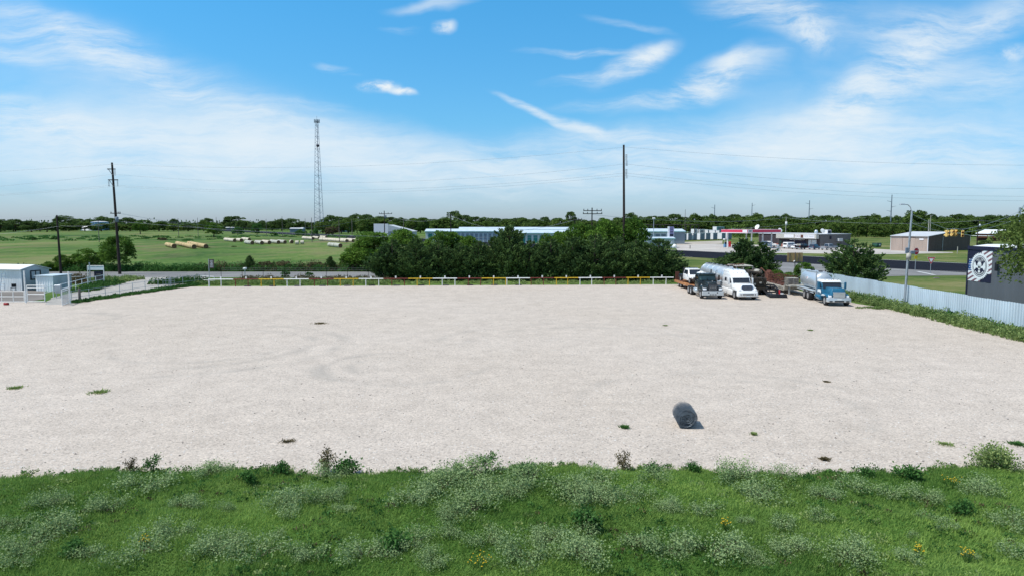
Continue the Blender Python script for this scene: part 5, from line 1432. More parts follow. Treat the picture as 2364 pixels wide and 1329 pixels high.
def canopy():
    x, y = 75.2, 222.0
    r = empty('fuel_canopy', (x, y, 0), RZH, 'red fuel station canopy with white lower trim left of the shop', 'canopy')
    WX, LY = 16.5, 10.6
    MB().box(.1, WX - .1, .1, LY - .1, 5.02, 5.9).build('deck', M['concrete'], r)
    def band(z0, z1, t, m, nm):
        MB().box(-t, .098, -t, LY + t, z0, z1).box(WX - .098, WX + t, -t, LY + t, z0, z1).box(.1, WX - .1, -t, .098, z0, z1).box(.1, WX - .1, LY - .098, LY + t, z0, z1).build(nm, M[m], r)
    band(5.22, 6.1, .05, 'canopy_red', 'fascia'); band(5.0, 5.218, .08, 'canopy_white', 'trim'); band(6.102, 6.16, .06, 'canopy_white', 'top_edge')
    MB().box(-.07, -.052, .1, 1.9, 5.3, 6.05).box(.1, 2.3, -.07, -.052, 5.3, 6.05).build('corner_panel', M['canopy_white'], r)
    MB().box(.6, 1.9, -.085, -.072, 5.5, 5.85).build('corner_mark', M['navy_dark'], r)
    for a, b_ in ((1.5, 9.2), (10.0, 2.0), (14.5, 2.0), (4.5, 2.0), (10.5, 9.0)):
        MB().box(a - .16, a + .16, b_ - .16, b_ + .16, 0, 5.0).build('column', M['canopy_white'], r)
    for (a, b_) in ((6.5, 4), (8, 5)): MB().tube([(a, b_, 5.9), (a + .1, b_, 6.7), (a + .5, b_, 6.7)], .07, 6).build('vent_pipe', M['faded'], r)
    MB().lathe([(0, .0), (.5, .07), (.85, .22)], 18, Matrix.Translation((11, 5, 6.9)) @ Matrix.Rotation(math.radians(-62), 4, 'Y')).bar((11, 5, 5.9), (11, 5, 6.9), .08).build('satellite_dish', M['white'], r)
    MB().tube([(2.0, 7.4, 5.9), (1.9, 7.4, 6.6)], .09, 6).build('vent_cap', M['faded'], r)
    for (u, v, lab) in ((1674, 571.5, 'blue fuel pump with white top under the left end of the red canopy'),):
        px, py = G(u, v); p = empty('fuel_pump', (px, py, .02), RZH, lab, 'fuel pump')
        MB().box(-.5, .5, -.35, .35, 0, 1.15, .03).build('base', M['tank_blue'], p)
        MB().box(-.42, .42, -.3, .3, 1.152, 1.75, .03).build('head', M['navy_dark'], p)
        for s in (-.45, .45): MB().bar((s, 0, 1.15), (s, 0, 2.6), .08).build('support', M['white'], p)
        MB().box(-.75, .75, -.4, .4, 2.602, 2.95, .03).build('top_sign', M['canopy_white'], p)
    px, py = G(1682, 571)
    o = MB().box(-.35, .35, -.35, .35, 0, 1.9, .04).build('ice_box', M['sign_red'], None, (px + 1, py + 2, .02)); tag(o, 'red cabinet beside the blue fuel pump', 'cabinet')
canopy()

def barn():
    r = local_root('barn', 2140.7, 581, 'tan metal barn with shade darkened gable wall and pale roof on the right', 'barn')
    WX, LY, h = 24.6, 10.8, 4.35; ap = 5.5; ax = 12.5
    f = MB(); corrugate(f, (0, LY), (0, 0), 0, h, .45, .03, (-1, 0)); f.build('front_wall', M['tan_sheet'], r)
    s = MB(); nseg = 54
    pts = [(k * WX / nseg) for k in range(nseg + 1)]
    hz = lambda q: h + (ap - h) * (1 - abs(q - ax) / (ax if q < ax else WX - ax))
    for a, b_ in zip(pts, pts[1:]):
        c = a + (b_ - a) * .6
        s.add([(a, 0, 0), (c, 0, 0), (c, 0, hz(c)), (a, 0, hz(a))], [(0, 1, 2, 3)]); s.add([(c, 0, 0), (c + .06, -.03, 0), (b_, -.03, 0), (b_, 0, 0), (c, 0, hz(c)), (c + .06, -.03, hz(c)), (b_, -.03, hz(b_)), (b_, 0, hz(b_))], [(0, 1, 5, 4), (1, 2, 6, 5), (2, 3, 7, 6)])
    s.add([(WX, 0, 0), (WX, LY, 0), (WX, LY, h), (WX, 0, h), (0, LY, 0), (0, LY, h), (ax, LY, ap), (ax, LY, 0)], [(0, 1, 2, 3), (4, 7, 6, 5), (7, 1, 2, 6)])
    s.build('gable_wall', M['brown_shade_sheet'], r)
    rf = MB()
    for (a, za, b_, zb) in ((-.35, h - .03, ax, ap), (ax, ap, WX + .3, h - .02)):
        rf.add([(a, -.25, za), (b_, -.25, zb), (b_, LY + .2, zb), (a, LY + .2, za), (a, -.25, za + .14), (b_, -.25, zb + .14), (b_, LY + .2, zb + .14), (a, LY + .2, za + .14)], [(0, 1, 2, 3), (7, 6, 5, 4), (0, 4, 5, 1), (2, 6, 7, 3), (1, 5, 6, 2), (0, 3, 7, 4)])
    rf.build('roof', M['pale_grey'], r)
    MB().box(-.08, -.035, 3.6, 7.2, .05, 3.9).build('sliding_door', M['tan_sheet'], r)
    MB().box(-.12, -.082, 3.5, 7.3, 3.9, 4.02).box(-.10, -.036, 7.2, 7.28, .05, 3.9).build('door_rail', M['rust'], r)
    MB().box(-.10, -.036, 1.2, 2.4, 3.3, 3.75).build('sign_plate', M['canopy_white'], r)
    MB().box(-.12, .12, -.12, .0, 0, h).box(-.1, .05, LY, LY + .1, 0, h).build('corner_trim', M['canopy_white'], r)
    MB().box(8.2, 8.35, -.12, -.035, 0, 4.2).build('downpipe', M['galv'], r)
barn()

def small_house():
    x, y = G(2300, 557); r = empty('outbuilding', (x, y, 0), RZH - .15, 'small brown outbuilding with white roof at the far right edge of the wood', 'building')
    W_, L_, h = 12, 9, 3.4
    MB().prism([(0, 0), (W_, 0), (W_, h), (W_ / 2, h + 1.6), (0, h)], 0, .1, plane_M((0, .1, 0), (1, 0, 0), (0, 0, 1))).box(-.1, 0, .1, L_, 0, h).box(W_, W_ + .1, .1, L_, 0, h).build('wall', M['rust'], r)
    rf = MB()
    for (a, za, b_, zb) in ((-.6, h - .1, W_ / 2, h + 1.65), (W_ / 2, h + 1.65, W_ + .6, h - .1)):
        rf.add([(a, -.5, za), (b_, -.5, zb), (b_, L_ + .3, zb), (a, L_ + .3, za), (a, -.5, za + .15), (b_, -.5, zb + .15), (b_, L_ + .3, zb + .15), (a, L_ + .3, za + .15)], [(0, 1, 2, 3), (7, 6, 5, 4), (0, 4, 5, 1), (2, 6, 7, 3), (1, 5, 6, 2), (0, 3, 7, 4)])
    rf.build('roof', M['roof_white'], r); MB().box(4.5, 7.5, -.06, -.01, .05, 2.8).build('door', M['dark_shopfront'], r)
    MB().hexa((-5, -.7, 0, L_, 2.3), (-5, -.7, 0, L_, 2.45)).build('lean_to_roof', M['roof_white'], r)
    for a in (-4.8,):
        for b_ in (.3, L_ - .3): MB().bar((a, b_, 0), (a, b_, 2.3), .12).build('post', M['galv'], r)
small_house()

def storage(name, u0, u1, D0, eave, ridge, depth, label, wallm='storage_wall', doorm='teal', doors=(), rz=0.0, roofm='galv_sheet'):
    x0, x1 = (u0 - 1182) / F * D0, (u1 - 1182) / F * D0; L_ = x1 - x0
    r = empty(name, (x0, D0, 0), rz, label, 'building')
    w = MB(); w.box(0, L_, 0, .1, 0, eave).box(0, L_, depth - .1, depth, 0, eave)
    for q in (0, L_ - .1): w.prism([(.101, 0), (depth - .101, 0), (depth - .101, eave), (depth / 2, ridge), (.101, eave)], 0, .1, plane_M((q, 0, 0), (0, 1, 0), (0, 0, 1)))
    w.build('wall', M[wallm], r)
    rf = MB()
    for (a, za, b_, zb) in ((-.4, eave, depth / 2, ridge), (depth / 2, ridge, depth + .4, eave)):
        rf.add([(-.3, a, za), (-.3, b_, zb), (L_ + .3, b_, zb), (L_ + .3, a, za), (-.3, a, za + .12), (-.3, b_, zb + .12), (L_ + .3, b_, zb + .12), (L_ + .3, a, za + .12)], [(3, 2, 1, 0), (4, 5, 6, 7), (0, 1, 5, 4), (2, 3, 7, 6), (1, 2, 6, 5), (0, 4, 7, 3)])
    rf.build('roof', M[roofm], r)
    MB().box(-.3, L_ + .3, -.48, -.405, eave - .25, eave + .1).build('eave_trim', M['teal_trim'], r)
    for (a, b_, m_) in doors:
        a_, b2 = a * L_, b_ * L_
        MB().box(a_, b2, -.05, -.005, .05, eave - .9).build('roller_door', M[m_ or doorm], r)
    return r
ds = [(k / 22 + .006, k / 22 + .038, None) for k in range(22)]
storage('storage_building', 983, 1190, 300, 4.6, 5.6, 9, 'long pale storage building with teal trim behind the left half of the cedar row', doors=[(.03, .075, 'teal'), (.09, .13, 'canopy_white')] + [(k / 20 + .25, k / 20 + .28, 'storage_grey') for k in range(14)])
storage('storage_building', 1060, 1332, 318, 5.2, 6.25, 12, 'long storage building with bright ridged roof above the cedar row', doors=[(k / 20 + .6, k / 20 + .635, 'teal') for k in range(8)])
storage('storage_building', 1180, 1336, 284, 4.1, 5.3, 9, 'pale storage building with row of teal doors right of the pointed cedar', doors=[(.06 + k * .09, .12 + k * .09, 'teal') for k in range(10)])
storage('storage_building', 1478, 1544, 262, 5.0, 6.0, 10, 'blue white storage building with three wide windows left of the pylon sign', doors=[(.05, .2, 'storage_grey'), (.30, .48, 'storage_grey'), (.52, .68, 'container_grey'), (.72, .88, 'container_grey')])
storage('storage_building', 1545, 1580, 275, 4.9, 5.8, 12, 'grey blue gabled storage building right of the pylon sign', 'storage_grey', doors=())
storage('storage_building', 1470, 1556, 232, 3.1, 3.5, 6, 'low white storage building partly hidden by the rightmost cedars', 'storage_wall', doors=[(.1, .3, 'canopy_white'), (.35, .6, 'storage_grey'), (.7, .95, 'canopy_white')])
# staggered storage units: sun and shade put into the colour, white ends and slate sides
def unit(u, v, wl, wr, h, wall, label, grp, side='storage_grey'):
    x, y = G(u, v); k = (u - 1182) / F; pm = F / y
    dl, dr = wl / (pm * (.53 + k * .848)), wr / (pm * (.848 - k * .53))
    r = empty('storage_unit', (x, y, 0), RZH, label, 'storage unit', grp)
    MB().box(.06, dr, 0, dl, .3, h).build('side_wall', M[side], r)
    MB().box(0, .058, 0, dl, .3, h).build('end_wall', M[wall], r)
    MB().box(-.06, dr + .06, -.06, dl + .06, h + .002, h + .12).build('roof', M['roof_white'], r)
    MB().box(dr * .2, dr * .8, -.04, -.005, .45, h - .5).build('door', M['container_grey'], r)
    MB().box(.1, dr - .1, .1, dl - .1, 0, .298).build('base', M['black_metal'], r)
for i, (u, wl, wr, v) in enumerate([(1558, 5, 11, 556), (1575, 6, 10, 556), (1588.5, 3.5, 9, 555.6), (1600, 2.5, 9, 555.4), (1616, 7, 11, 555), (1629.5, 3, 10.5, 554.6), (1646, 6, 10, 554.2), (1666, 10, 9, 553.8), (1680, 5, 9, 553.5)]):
    unit(u, v, wl, wr, 3.35, 'canopy_white', 'storage unit with sunlit white end, shaded slate side, %s from the left beyond the forecourt' % word(i), 'row of storage units beyond the forecourt')
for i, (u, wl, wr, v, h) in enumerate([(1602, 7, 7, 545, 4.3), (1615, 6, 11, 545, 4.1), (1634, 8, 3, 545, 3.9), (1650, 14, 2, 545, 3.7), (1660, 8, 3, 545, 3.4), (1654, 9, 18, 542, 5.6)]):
    unit(u, v, wl, wr, h, 'canopy_white', ['white ended box with grey side, leftmost of the upper row', 'second white box in the upper row, long shaded grey side', 'third white box in the upper row', 'widest white box in the upper row', 'low white box at the right of the upper row', 'tallest box in the upper row with pale green side'][i], 'boxes behind the storage units', 'teal_trim' if i == 5 else 'pale_grey')
# long open dark roof
x0, x1, D0 = (1476 - 1182) / F * 345, (1612 - 1182) / F * 345, 345
r = empty('open_shed', (x0, D0, 0), 0, 'long dark roofed open shed in front of the wood', 'shed')
MB().hexa((0, x1 - x0, 0, 12, 7.2), (0, x1 - x0, 0, 12, 7.5)).build('roof', M['brown_shade_sheet'], r)
for k in range(15): MB().bar((k * (x1 - x0) / 14, .3, 0), (k * (x1 - x0) / 14, .3, 7.2), .3).build('post', M['dark_shopfront'], r)
# pylon sign
x, y = G(1547, 571); r = empty('pylon_sign', (x, y, 0), .1, 'tall pylon price sign with purple panels and white edge post', 'sign')
sc_ = y / 1600
MB().box(-.9, -.35, -.3, .3, 0, 8.3 - (524 - 515) * sc_ + .1).build('post', M['canopy_white'], r); MB().box(1.05, 1.2, -.2, .2, 0, 6.8).build('post', M['canopy_white'], r)
MB().box(-.348, 1.048, -.25, .25, 2.6, 7.0).build('panel', M['purple'], r)
t = MB()
for z in (6.4, 5.8, 5.2, 4.75): t.box(-.2, .9, -.27, -.252, z, z + .22)
t.build('faded_lettering', M['navy_dark'], r)
MB().box(-.3, 1.0, -.27, -.252, 3.7, 4.5).box(-.3, 1.0, -.27, -.252, 2.7, 3.4).build('price_display', M['navy_dark'], r)
x, y = G(1557, 574); r = empty('white_barrier', (x, y, 0), 0, 'white rounded barrier at the foot of the pylon sign', 'barrier')
MB().lathe([(0, 0), (.75, 0), (.75, .8), (.5, 1.3), (0, 1.5)], 16).build('body', M['white'], r)
# bollard, air pump, dumpsters, small things by the forecourt
o = pole('bollard', 1593, 574.5, 1.1, .13, 'wood_grey', 'short dark bollard on the verge by the forecourt entrance', 'bollard')
x, y = G(1796, 581); r = empty('air_station', (x, y, .02), 0, 'grey air and water station at the edge of the forecourt', 'machine')
MB().box(-.35, .35, -.3, .3, 0, 1.5, .04).build('cabinet', M['galv'], r); MB().lathe([(0, 1.5), (.28, 1.5), (.3, 1.7), (.2, 1.95), (0, 2.0)], 14).build('cap', M['galv'], r)
MB().tube([(.3, -.32, 1.0), (.7, -.34, .5), (1.0, -.3, .1)], .04, 5).build('hose', M['black'], r)
x, y = G(1788, 582); o = MB().hexa((-.5, .5, -.3, .3, 0), (-.4, .4, -.2, .2, .4), .05).build('litter_bag', M['black'], None, (x, y, .02)); tag(o, 'black bag lying left of the air station', 'bag')
for (u, v, lab, m_) in ((2024, 571, 'dark green dumpster with white notice left of the barn', 'green_metal'), (1966, 571.5, 'small dark green bin by the back corner of the shop', 'green_metal')):
    x, y = G(u, v); big = u > 2000; r = empty('dumpster', (x, y, 0), RZH, lab, 'dumpster'); s = 1 if big else .55
    MB().hexa((-1.3 * s, 1.3 * s, -.8 * s, .8 * s, .1), (-1.35 * s, 1.35 * s, -.95 * s, .95 * s, 1.25 * s), .03, 1).build('bin', M[m_], r); MB().hexa((-1.38 * s, 1.38 * s, -.98 * s, .98 * s, 1.255 * s), (-1.3 * s, 1.3 * s, -.6 * s, .9 * s, 1.45 * s), .03, 1).build('lid', M['black'], r)
    if big: MB().box(-.2, .6, -.93, -.90, .6, 1.1).build('notice', M['canopy_white'], r)
# white false-front building and its grey roof in the far middle
D0 = 400; x0, x1 = (864 - 1182) / F * D0, (897 - 1182) / F * D0
r = empty('warehouse', (x0, D0, 0), 0, 'white fronted warehouse with long grey roof slope beyond the hay field', 'building')
MB().box(0, x1 - x0, 0, 1, 0, 7.8).build('front_wall', M['canopy_white'], r)
MB().hexa((x1 - x0, x1 - x0 + 14, .5, 18, 0), (x1 - x0, x1 - x0 + 14, .5, 18, 3.3)).build('side_wall', M['pale_grey'], r)
MB().add([(x1 - x0 + .01, 0, 7.2), (x1 - x0 + 14.5, 0, 3.4), (x1 - x0 + 14.5, 18.5, 3.4), (x1 - x0 + .01, 18.5, 7.2), (x1 - x0 + .01, 0, 3.32), (x1 - x0 + 14.5, 0, 3.32), (x1 - x0 + 14.5, 18.5, 3.32), (x1 - x0 + .01, 18.5, 3.32)], [(0, 1, 2, 3), (0, 4, 5, 1), (3, 2, 6, 7), (1, 5, 6, 2), (0, 3, 7, 4)]).build('roof', M['pale_grey'], r)
for (u0, u1, v, h_, lab) in ((669, 699, 537, 3.2, 'long low grey shed beyond the hay bales left of the lattice tower'), (783, 804, 537, 3.2, 'long low grey shed beyond the hay bales right of the lattice tower'), (521, 545, 531.5, 2.6, 'low pale building below the big oak in the far left'), (137, 184, 526.5, 6, 'dark low farm shed by the blue tank')):
    xa, D0 = G(u0, v); xb = G(u1, v)[0]
    r = empty('farm_shed', (xa, D0, 0), 0, lab, 'shed', 'far low sheds beyond the field')
    MB().box(0, xb - xa, 0, 8, 0, h_).build('wall', M['container_grey'], r); MB().hexa((-.3, xb - xa + .3, -.5, 8.5, h_ + .01), (0, xb - xa, 3, 5, h_ + .9)).build('roof', M['pale_grey'], r)
x, y = G(698, 536); o = MB().hexa((-1.2, 1.2, -1, 1, 0), (-1.2, 1.2, -1, 1, 4.2), .1).build('white_silo', M['white'], None, (x, y, 0)); tag(o, 'small white box tank beside the low grey shed', 'tank')
# blue water tank
xa, D0 = G(213, 532.5); xb = G(249, 532.5)[0]; Rw = (xb - xa) / 2
r = empty('water_tank', ((xa + xb) / 2, D0, 0), 0, 'wide blue and white ground storage water tank among the far left trees', 'water tank')
MB().lathe([(Rw, 0), (Rw, 9.4)], 48).build('shell', M['tank_blue'], r); MB().lathe([(Rw + .15, 9.41), (Rw * .6, 10.0), (0, 10.3)], 48).build('roof', M['pale_grey'], r)
rb = MB()
for k in range(24):
    a = 2 * PI * k / 24; rb.box(-.15, .15, -.25, .05, 0, 9.4, 0, Matrix.Translation((Rw * math.cos(a), Rw * math.sin(a), 0)) @ Matrix.Rotation(a + PI / 2, 4, 'Z'))
rb.build('stiffener', M['pale_grey'], r)
x, y = G(203, 533); o = MB().hexa((-6, 6, -4, 4, 0), (-5, 5, -1, 1, 5), .2).build('white_shed', M['white'], None, (x, y, 0)); tag(o, 'small white hut at the foot of the blue tank', 'hut')
# ------------------------------------------------------------------ hay bales: rows run along the highway's direction
def make_bale(m):
    r, L_ = .76, 1.32
    pr = [(0, 0), (r * .35, .01), (r * .36, -.005), (r * .7, .0), (r * .95, .02), (r, .09), (r * 1.005, L_ * .33), (r * .99, L_ * .5), (r * 1.005, L_ * .7), (r, L_ - .09), (r * .95, L_ - .02), (0, L_)]
    o = MB().lathe(pr, 20, None, 'Y').build('hay_bale', M[m])
    o.data.materials.append(M['hay_end'])
    for p in o.data.polygons:
        if abs(p.normal.y) > .75: p.material_index = 1
    return o
bale = {k: make_bale(k) for k in ('hay', 'hay_net', 'hay_grey')}
used = set()
rows_ = [  # front face u, v ; rear u ; material ; description
    (403, 568, 386, 'hay', 'leftmost short row'), (449, 569.4, 410, 'hay', 'middle row of the tan group'), (476.5, 568.5, 437, 'hay', 'right row of the tan group'),
    (543, 555, 521, 'hay_net', 'first far row left of the tower'), (558.8, 554.7, 549, 'hay_net', 'second far row left of the tower'), (577, 553, 561.5, 'hay_net', 'third far row left of the tower'),
    (583.7, 560.4, 569, 'hay_grey', 'first nearer row left of the tower'), (606, 560.4, 591, 'hay_grey', 'second nearer row left of the tower'), (623, 559.7, 608, 'hay_net', 'third nearer row left of the tower'),
    (644, 559, 627, 'hay_grey', 'fourth nearer row left of the tower'), (659, 558.7, 644, 'hay_grey', 'fifth nearer row left of the tower'), (674.7, 558, 673, 'hay_net', 'lone pair under the tower'),
    (723.8, 550.4, 701, 'hay_net', 'far left row right of the tower'), (737.5, 549.4, 725, 'hay_net', 'second far row right of the tower'), (754, 548, 741, 'hay_net', 'hindmost row right of the tower'),
    (801.6, 556, 740, 'hay_net', 'longest row, right of the tower'), (816, 555.7, 788, 'hay_net', 'row just right of the longest row'), (833, 555.5, 803, 'hay_net', 'next to last row by the dark bushes'), (846, 554, 822, 'hay_net', 'last row by the dark bushes'),
    (786.8, 566.7, 760, 'hay_grey', 'grey row standing alone nearest the road')]
tot = 0
for (u, v, ur, m_, desc) in rows_:
    x0, D0, _ = 0, (H - .76) * 1600 / (v - 515), 0
    x0 = (u - 1182) / F * D0
    # distance along the row so that its rear shows at ur
    k = (ur - 1182) / F; L_ = (x0 - k * D0) / (.53 + k * .848)
    nb = max(1, int(round(abs(L_) / 1.36)))
    for i in range(nb):
        b = bale[m_]
        if m_ not in used: used.add(m_); o = b
        else: o = b.copy(); COL.objects.link(o)
        o.location = (x0 + EYV[0] * 1.36 * i + random.uniform(-.05, .05), D0 + EYV[1] * 1.36 * i, .74 + random.uniform(-.02, .02))
        o.rotation_euler = (0, random.uniform(-.5, .5), RZH + random.uniform(-.04, .04))
        s = random.uniform(.95, 1.04); o.scale = (s, 1, s)
        cname = {'hay': 'tan', 'hay_net': 'pale netted', 'hay_grey': 'grey weathered'}[m_]
        o['label'] = ('%s hay bale, near end of the %s' if i == 0 else '%s hay bale, further back in the %s') % (cname, desc)
        o['category'] = 'hay bale'; o['group'] = 'hay bales in the ' + desc; tot += 1
for (u, v, lab) in ((690, 561, 'white round bale lying crosswise, left of two near the tower'), (702, 560.5, 'white round bale lying crosswise, right of two near the tower')):
    x, y = G(u, v + 4); o = bale['hay_net'].copy(); COL.objects.link(o); o.location = (x, y, .74); o.rotation_euler = (0, 0, PI / 2 + .2); o.scale = (1, 1, 1)
    tag(o, lab, 'hay bale', 'crosswise hay bales near the tower')
print('bales', tot)

# ------------------------------------------------------------------ lattice tower
def tower():
    x, y = G(738, 535.4); Ht = 103.0; W0, W1 = 9.0, 2.6
    r = empty('lattice_tower', (x, y, 0), 0, 'tall three legged steel lattice mast with antennas beyond the hay field', 'tower')
    A0 = [math.radians(a) for a in (-25, 95, 215)]
    rad = lambda t: (W0 * (1 - t) + W1 * t) / math.sqrt(3)
    pt = lambda k, t: (rad(t) * math.cos(A0[k % 3]) * 1.0, rad(t) * math.sin(A0[k % 3]), Ht * t)
    for k in range(3): MB().tube([pt(k, 0), pt(k, 1)], .24, 6, True, .16).build('leg', M['steel_blue'], r)
    b = MB(); n = 34
    tz = [(1 - (1 - i / n) ** 1.12) for i in range(n + 1)]
    for i in range(n):
        for k in range(3):
            if i % 2 == 0: b.bar(pt(k, tz[i]), pt(k + 1, tz[i + 1]), .13)
            else: b.bar(pt(k + 1, tz[i]), pt(k, tz[i + 1]), .13)
            if i % 4 == 0: b.bar(pt(k, tz[i]), pt(k + 1, tz[i]), .11)
    b.tube([(0, 0, 0), (0, 0, Ht)], .15, 4, False)
    b.build('bracing', M['steel_blue'], r)
    p = MB()
    for k in range(3): p.bar((2.4 * math.cos(A0[k]), 2.4 * math.sin(A0[k]), Ht - 1), (2.4 * math.cos(A0[k - 1]), 2.4 * math.sin(A0[k - 1]), Ht - 1), .25)
    p.build('platform', M['steel_blue'], r)
    for k in range(12):
        a = 2 * PI * k / 12; MB().box(-.28, .28, -.12, .12, -1.5, 1.5, 0, Matrix.Translation((2.5 * math.cos(a), 2.5 * math.sin(a), Ht - .6)) @ Matrix.Rotation(a + PI / 2, 4, 'Z')).build('antenna_panel', M['container_grey'], r)
    MB().tube([(0, 0, Ht), (0, 0, Ht + 4)], .12, 5).build('lightning_rod', M['steel_blue'], r)
    MB().lathe([(0, 0), (1.3, .25), (1.35, 1.0), (0, 1.0)], 18, Matrix.Translation((.6, -2.1, Ht * .775)), 'Y').build('microwave_dish', M['navy_dark'], r)
    for k in range(3): q = pt(k, 0); MB().box(q[0] - .7, q[0] + .7, q[1] - .7, q[1] + .7, -.1, .5).build('footing', M['concrete'], r)
tower()

# ------------------------------------------------------------------ poles and overhead lines
def ins_string(mb, p, n=6, d=(0, 0, -1), st=.13, r=.11):
    for i in range(n): c = Vector(p) + Vector(d) * (st * (i + .5)); mb.lathe([(0, -.03), (r, -.02), (r, .02), (0, .04)], 8, Matrix.Translation(c))
def big_pole(u0, v0, Y0, ut, vt, r, label, arms=()):
    bx, _, _ = P(u0, v0, Y0); tx, _, tz = P(ut, vt, Y0)
    root = empty('power_pole', (bx, Y0, 0), 0, label, 'power pole')
    lean = (tx - bx)
    MB().tube([(0, 0, -.3), (lean * .5, 0, tz * .5), (lean, 0, tz)], r, 9, True, r * .62).build('shaft', M['wood_pole'], root)
    for (va, xl, xr, sL, sR) in arms:
        za = P(ut, va, Y0)[2]; cx_ = lean * za / tz
        MB().box(cx_ - xl, cx_ + xr, -.20, -.08, za - .07, za + .07).bar((cx_ - xl * .8, -.14, za), (cx_, -.14, za - .9), .06).build('crossarm', M['wood_pole'], root)
        i_ = MB()
        if sL: ins_string(i_, (cx_ - xl + .1, -.14, za), 8)
        if sR: ins_string(i_, (cx_ + xr - .1, -.14, za), 8)
        if sL or sR: i_.build('insulator', M['insulator'], root)
    return bx, lean, tz, root
b1 = big_pole(277, 634, 112.5, 258.5, 376, .24, 'tall dark wooden power pole with three crossarms, leaning left', [(391, .75, .55, 0, 1), (416, .75, .85, 1, 1)])
r = b1[3]; zt = P(262, 493, 112.5)[2]; q = b1[1] * zt / b1[2]
MB().box(q - .75, q + .9, -.2, -.1, zt - .06, zt + .06).build('crossarm', M['wood_pole'], r)
MB().lathe([(0, -.5), (.25, -.5), (.25, .3), (0, .4)], 12, Matrix.Translation((q + .35, -.35, zt - .9))).build('transformer', M['container_grey'], r)
i_ = MB()
for a in (-.65, 0.5, .8): i_.lathe([(0, 0), (.07, .02), (.05, .2), (0, .22)], 8, Matrix.Translation((q + a, -.15, zt + .06)))
i_.build('insulator', M['insulator'], r)
b2 = big_pole(1441, 640, 106.0, 1440, 335, .23, 'tallest dark wooden power pole rising straight out of the cedar row')
i_ = MB()
for v0, n_ in ((358, 11), (392, 9)):
    p_ = P(1443, v0, 106.0)
    for k in range(n_): i_.lathe([(0, -.03), (.17, -.02), (.17, .02), (0, .04)], 8, Matrix.Translation((p_[0] - b2[0] + .18 + (.06 if k > 5 else 0), -.1, p_[2] - k * .16)))
i_.build('insulator', M['insulator'], b2[3])
b3 = big_pole(141, 636, 113, 131, 497, .20, 'shorter dark wooden pole without arms behind the small shed')
for (u, vb, Y0, vt, arms, lab) in [(1366, 560, 150, 480, ((487, 1.9, 2.1), (494, 2.0, 2.2)), 'wooden pole with double crossarms above the bright trees'), (888, 545, 215, 487, ((494, 1.6, 2.4),), 'pole with cluttered crossarm in front of the white fronted warehouse'),
                               (1327, 545, 160, 505, ((508, 1.6, 1.6),), 'pole top with drooping fittings just above the cedar row'), (2256, 556, 225, 508, ((511, 1.7, 1.7),), 'wooden pole with white transformer before the wood on the right'),
                               (1041, 560, 205, 496, ((498, 1.2, .4),), 'thin pole rising behind the left half of the cedar row')]:
    bx, _, _ = P(u, vb, Y0); tz = P(u, vt, Y0)[2]
    root = empty('power_pole', (bx, Y0, 0), random.uniform(-.2, .2), lab, 'power pole')
    MB().tube([(0, 0, -.2), (0, 0, tz)], .17, 7, True, .12).build('shaft', M['wood_pole'], root)
    for (va, xl, xr) in arms:
        za = P(u, va, Y0)[2]; a = MB().box(-xl, xr, -.2, -.06, za - .08, za + .08)
        a.build('crossarm', M['wood_pole'], root); i_ = MB()
        for s in (-xl + .1, -xl * .5, xr * .5, xr - .1): i_.lathe([(0, .08), (.09, .1), (.08, .4), (0, .42)], 6, Matrix.Translation((s, -.13, za)))
        i_.build('insulator', M['insulator'], root)
    if u in (888, 2256): MB().lathe([(0, -.6), (.3, -.6), (.3, .4), (0, .5)], 12, Matrix.Translation((.4, -.3, tz - 1.8))).build('transformer', M['galv' if u > 2000 else 'container_grey'], root)
def simple_pole(name, u, vb, vt, r, m, lab, cat='pole', group=None, Y0=None, cap=None):
    x, y = G(u, vb) if Y0 is None else (P(u, vb, Y0)[0], Y0)
    tz = P(u, vt, y)[2]
    if cap is None:
        o = MB().tube([(0, 0, -.1), (0, 0, tz)], r, 7, True, r * .7).build(name, M[m], None, (x, y, 0)); tag(o, lab, cat, group); return o
    root = empty(name, (x, y, 0), 0, lab, cat, group)
    MB().tube([(0, 0, -.1), (0, 0, tz)], r, 7, True, r * .7).build('shaft', M[m], root); cap(root, tz); return root
def lampcap(root, tz): MB().hexa((-.5, .5, -.2, .2, tz - .3), (-.4, .4, -.2, .2, tz + .25), .05).build('lamp_head', M['white'], root)
def trcap(root, tz):
    MB().lathe([(0, -.8), (.38, -.8), (.38, .5), (0, .6)], 12, Matrix.Translation((-.1, -.5, tz - 2.6))).build('transformer', M['white'], root)
    MB().box(-.9, .9, -.1, .1, tz - .3, tz - .15).build('crossarm', M['wood_pole'], root)
simple_pole('lamp_post', 1508, 575, 504, .13, 'galv', 'slim lamp post above the blue white storage building', 'lamp post', None, 236, lampcap)
simple_pole('utility_pole', 1813, 560, 500, .15, 'faded', 'pale utility pole with white transformers standing behind the shop', 'utility pole', None, 268, trcap)
simple_pole('utility_pole', 2141, 575, 507, .13, 'faded', 'nearer of two pale poles above the corner of the barn', 'utility pole', None, 214)
simple_pole('utility_pole', 2145.5, 565, 497, .13, 'faded', 'farther and taller of two pale poles above the corner of the barn', 'utility pole', None, 240)
def steel_pole(u, vt, Y0, lab, arms):
    x = P(u, 515, Y0)[0]; tz = P(u, vt, Y0)[2]; root = empty('transmission_pole', (x, Y0, 0), 0, lab, 'transmission pole', 'grey steel transmission poles above the wood')
    MB().tube([(0, 0, 0), (0, 0, tz)], .45, 8, True, .28).build('shaft', M['container_grey'], root)
    for (va, s) in arms:
        za = P(u, va, Y0)[2]; MB().tube([(0, 0, za - .5), (s * 3.2, 0, za + .3)], .2, 5, True, .1).build('arm', M['galv'], root)
steel_pole(2056, 450, 480, 'tallest grey steel transmission pole, right of the middle of the wood', [(465, -1), (477, 1), (487, -1)])
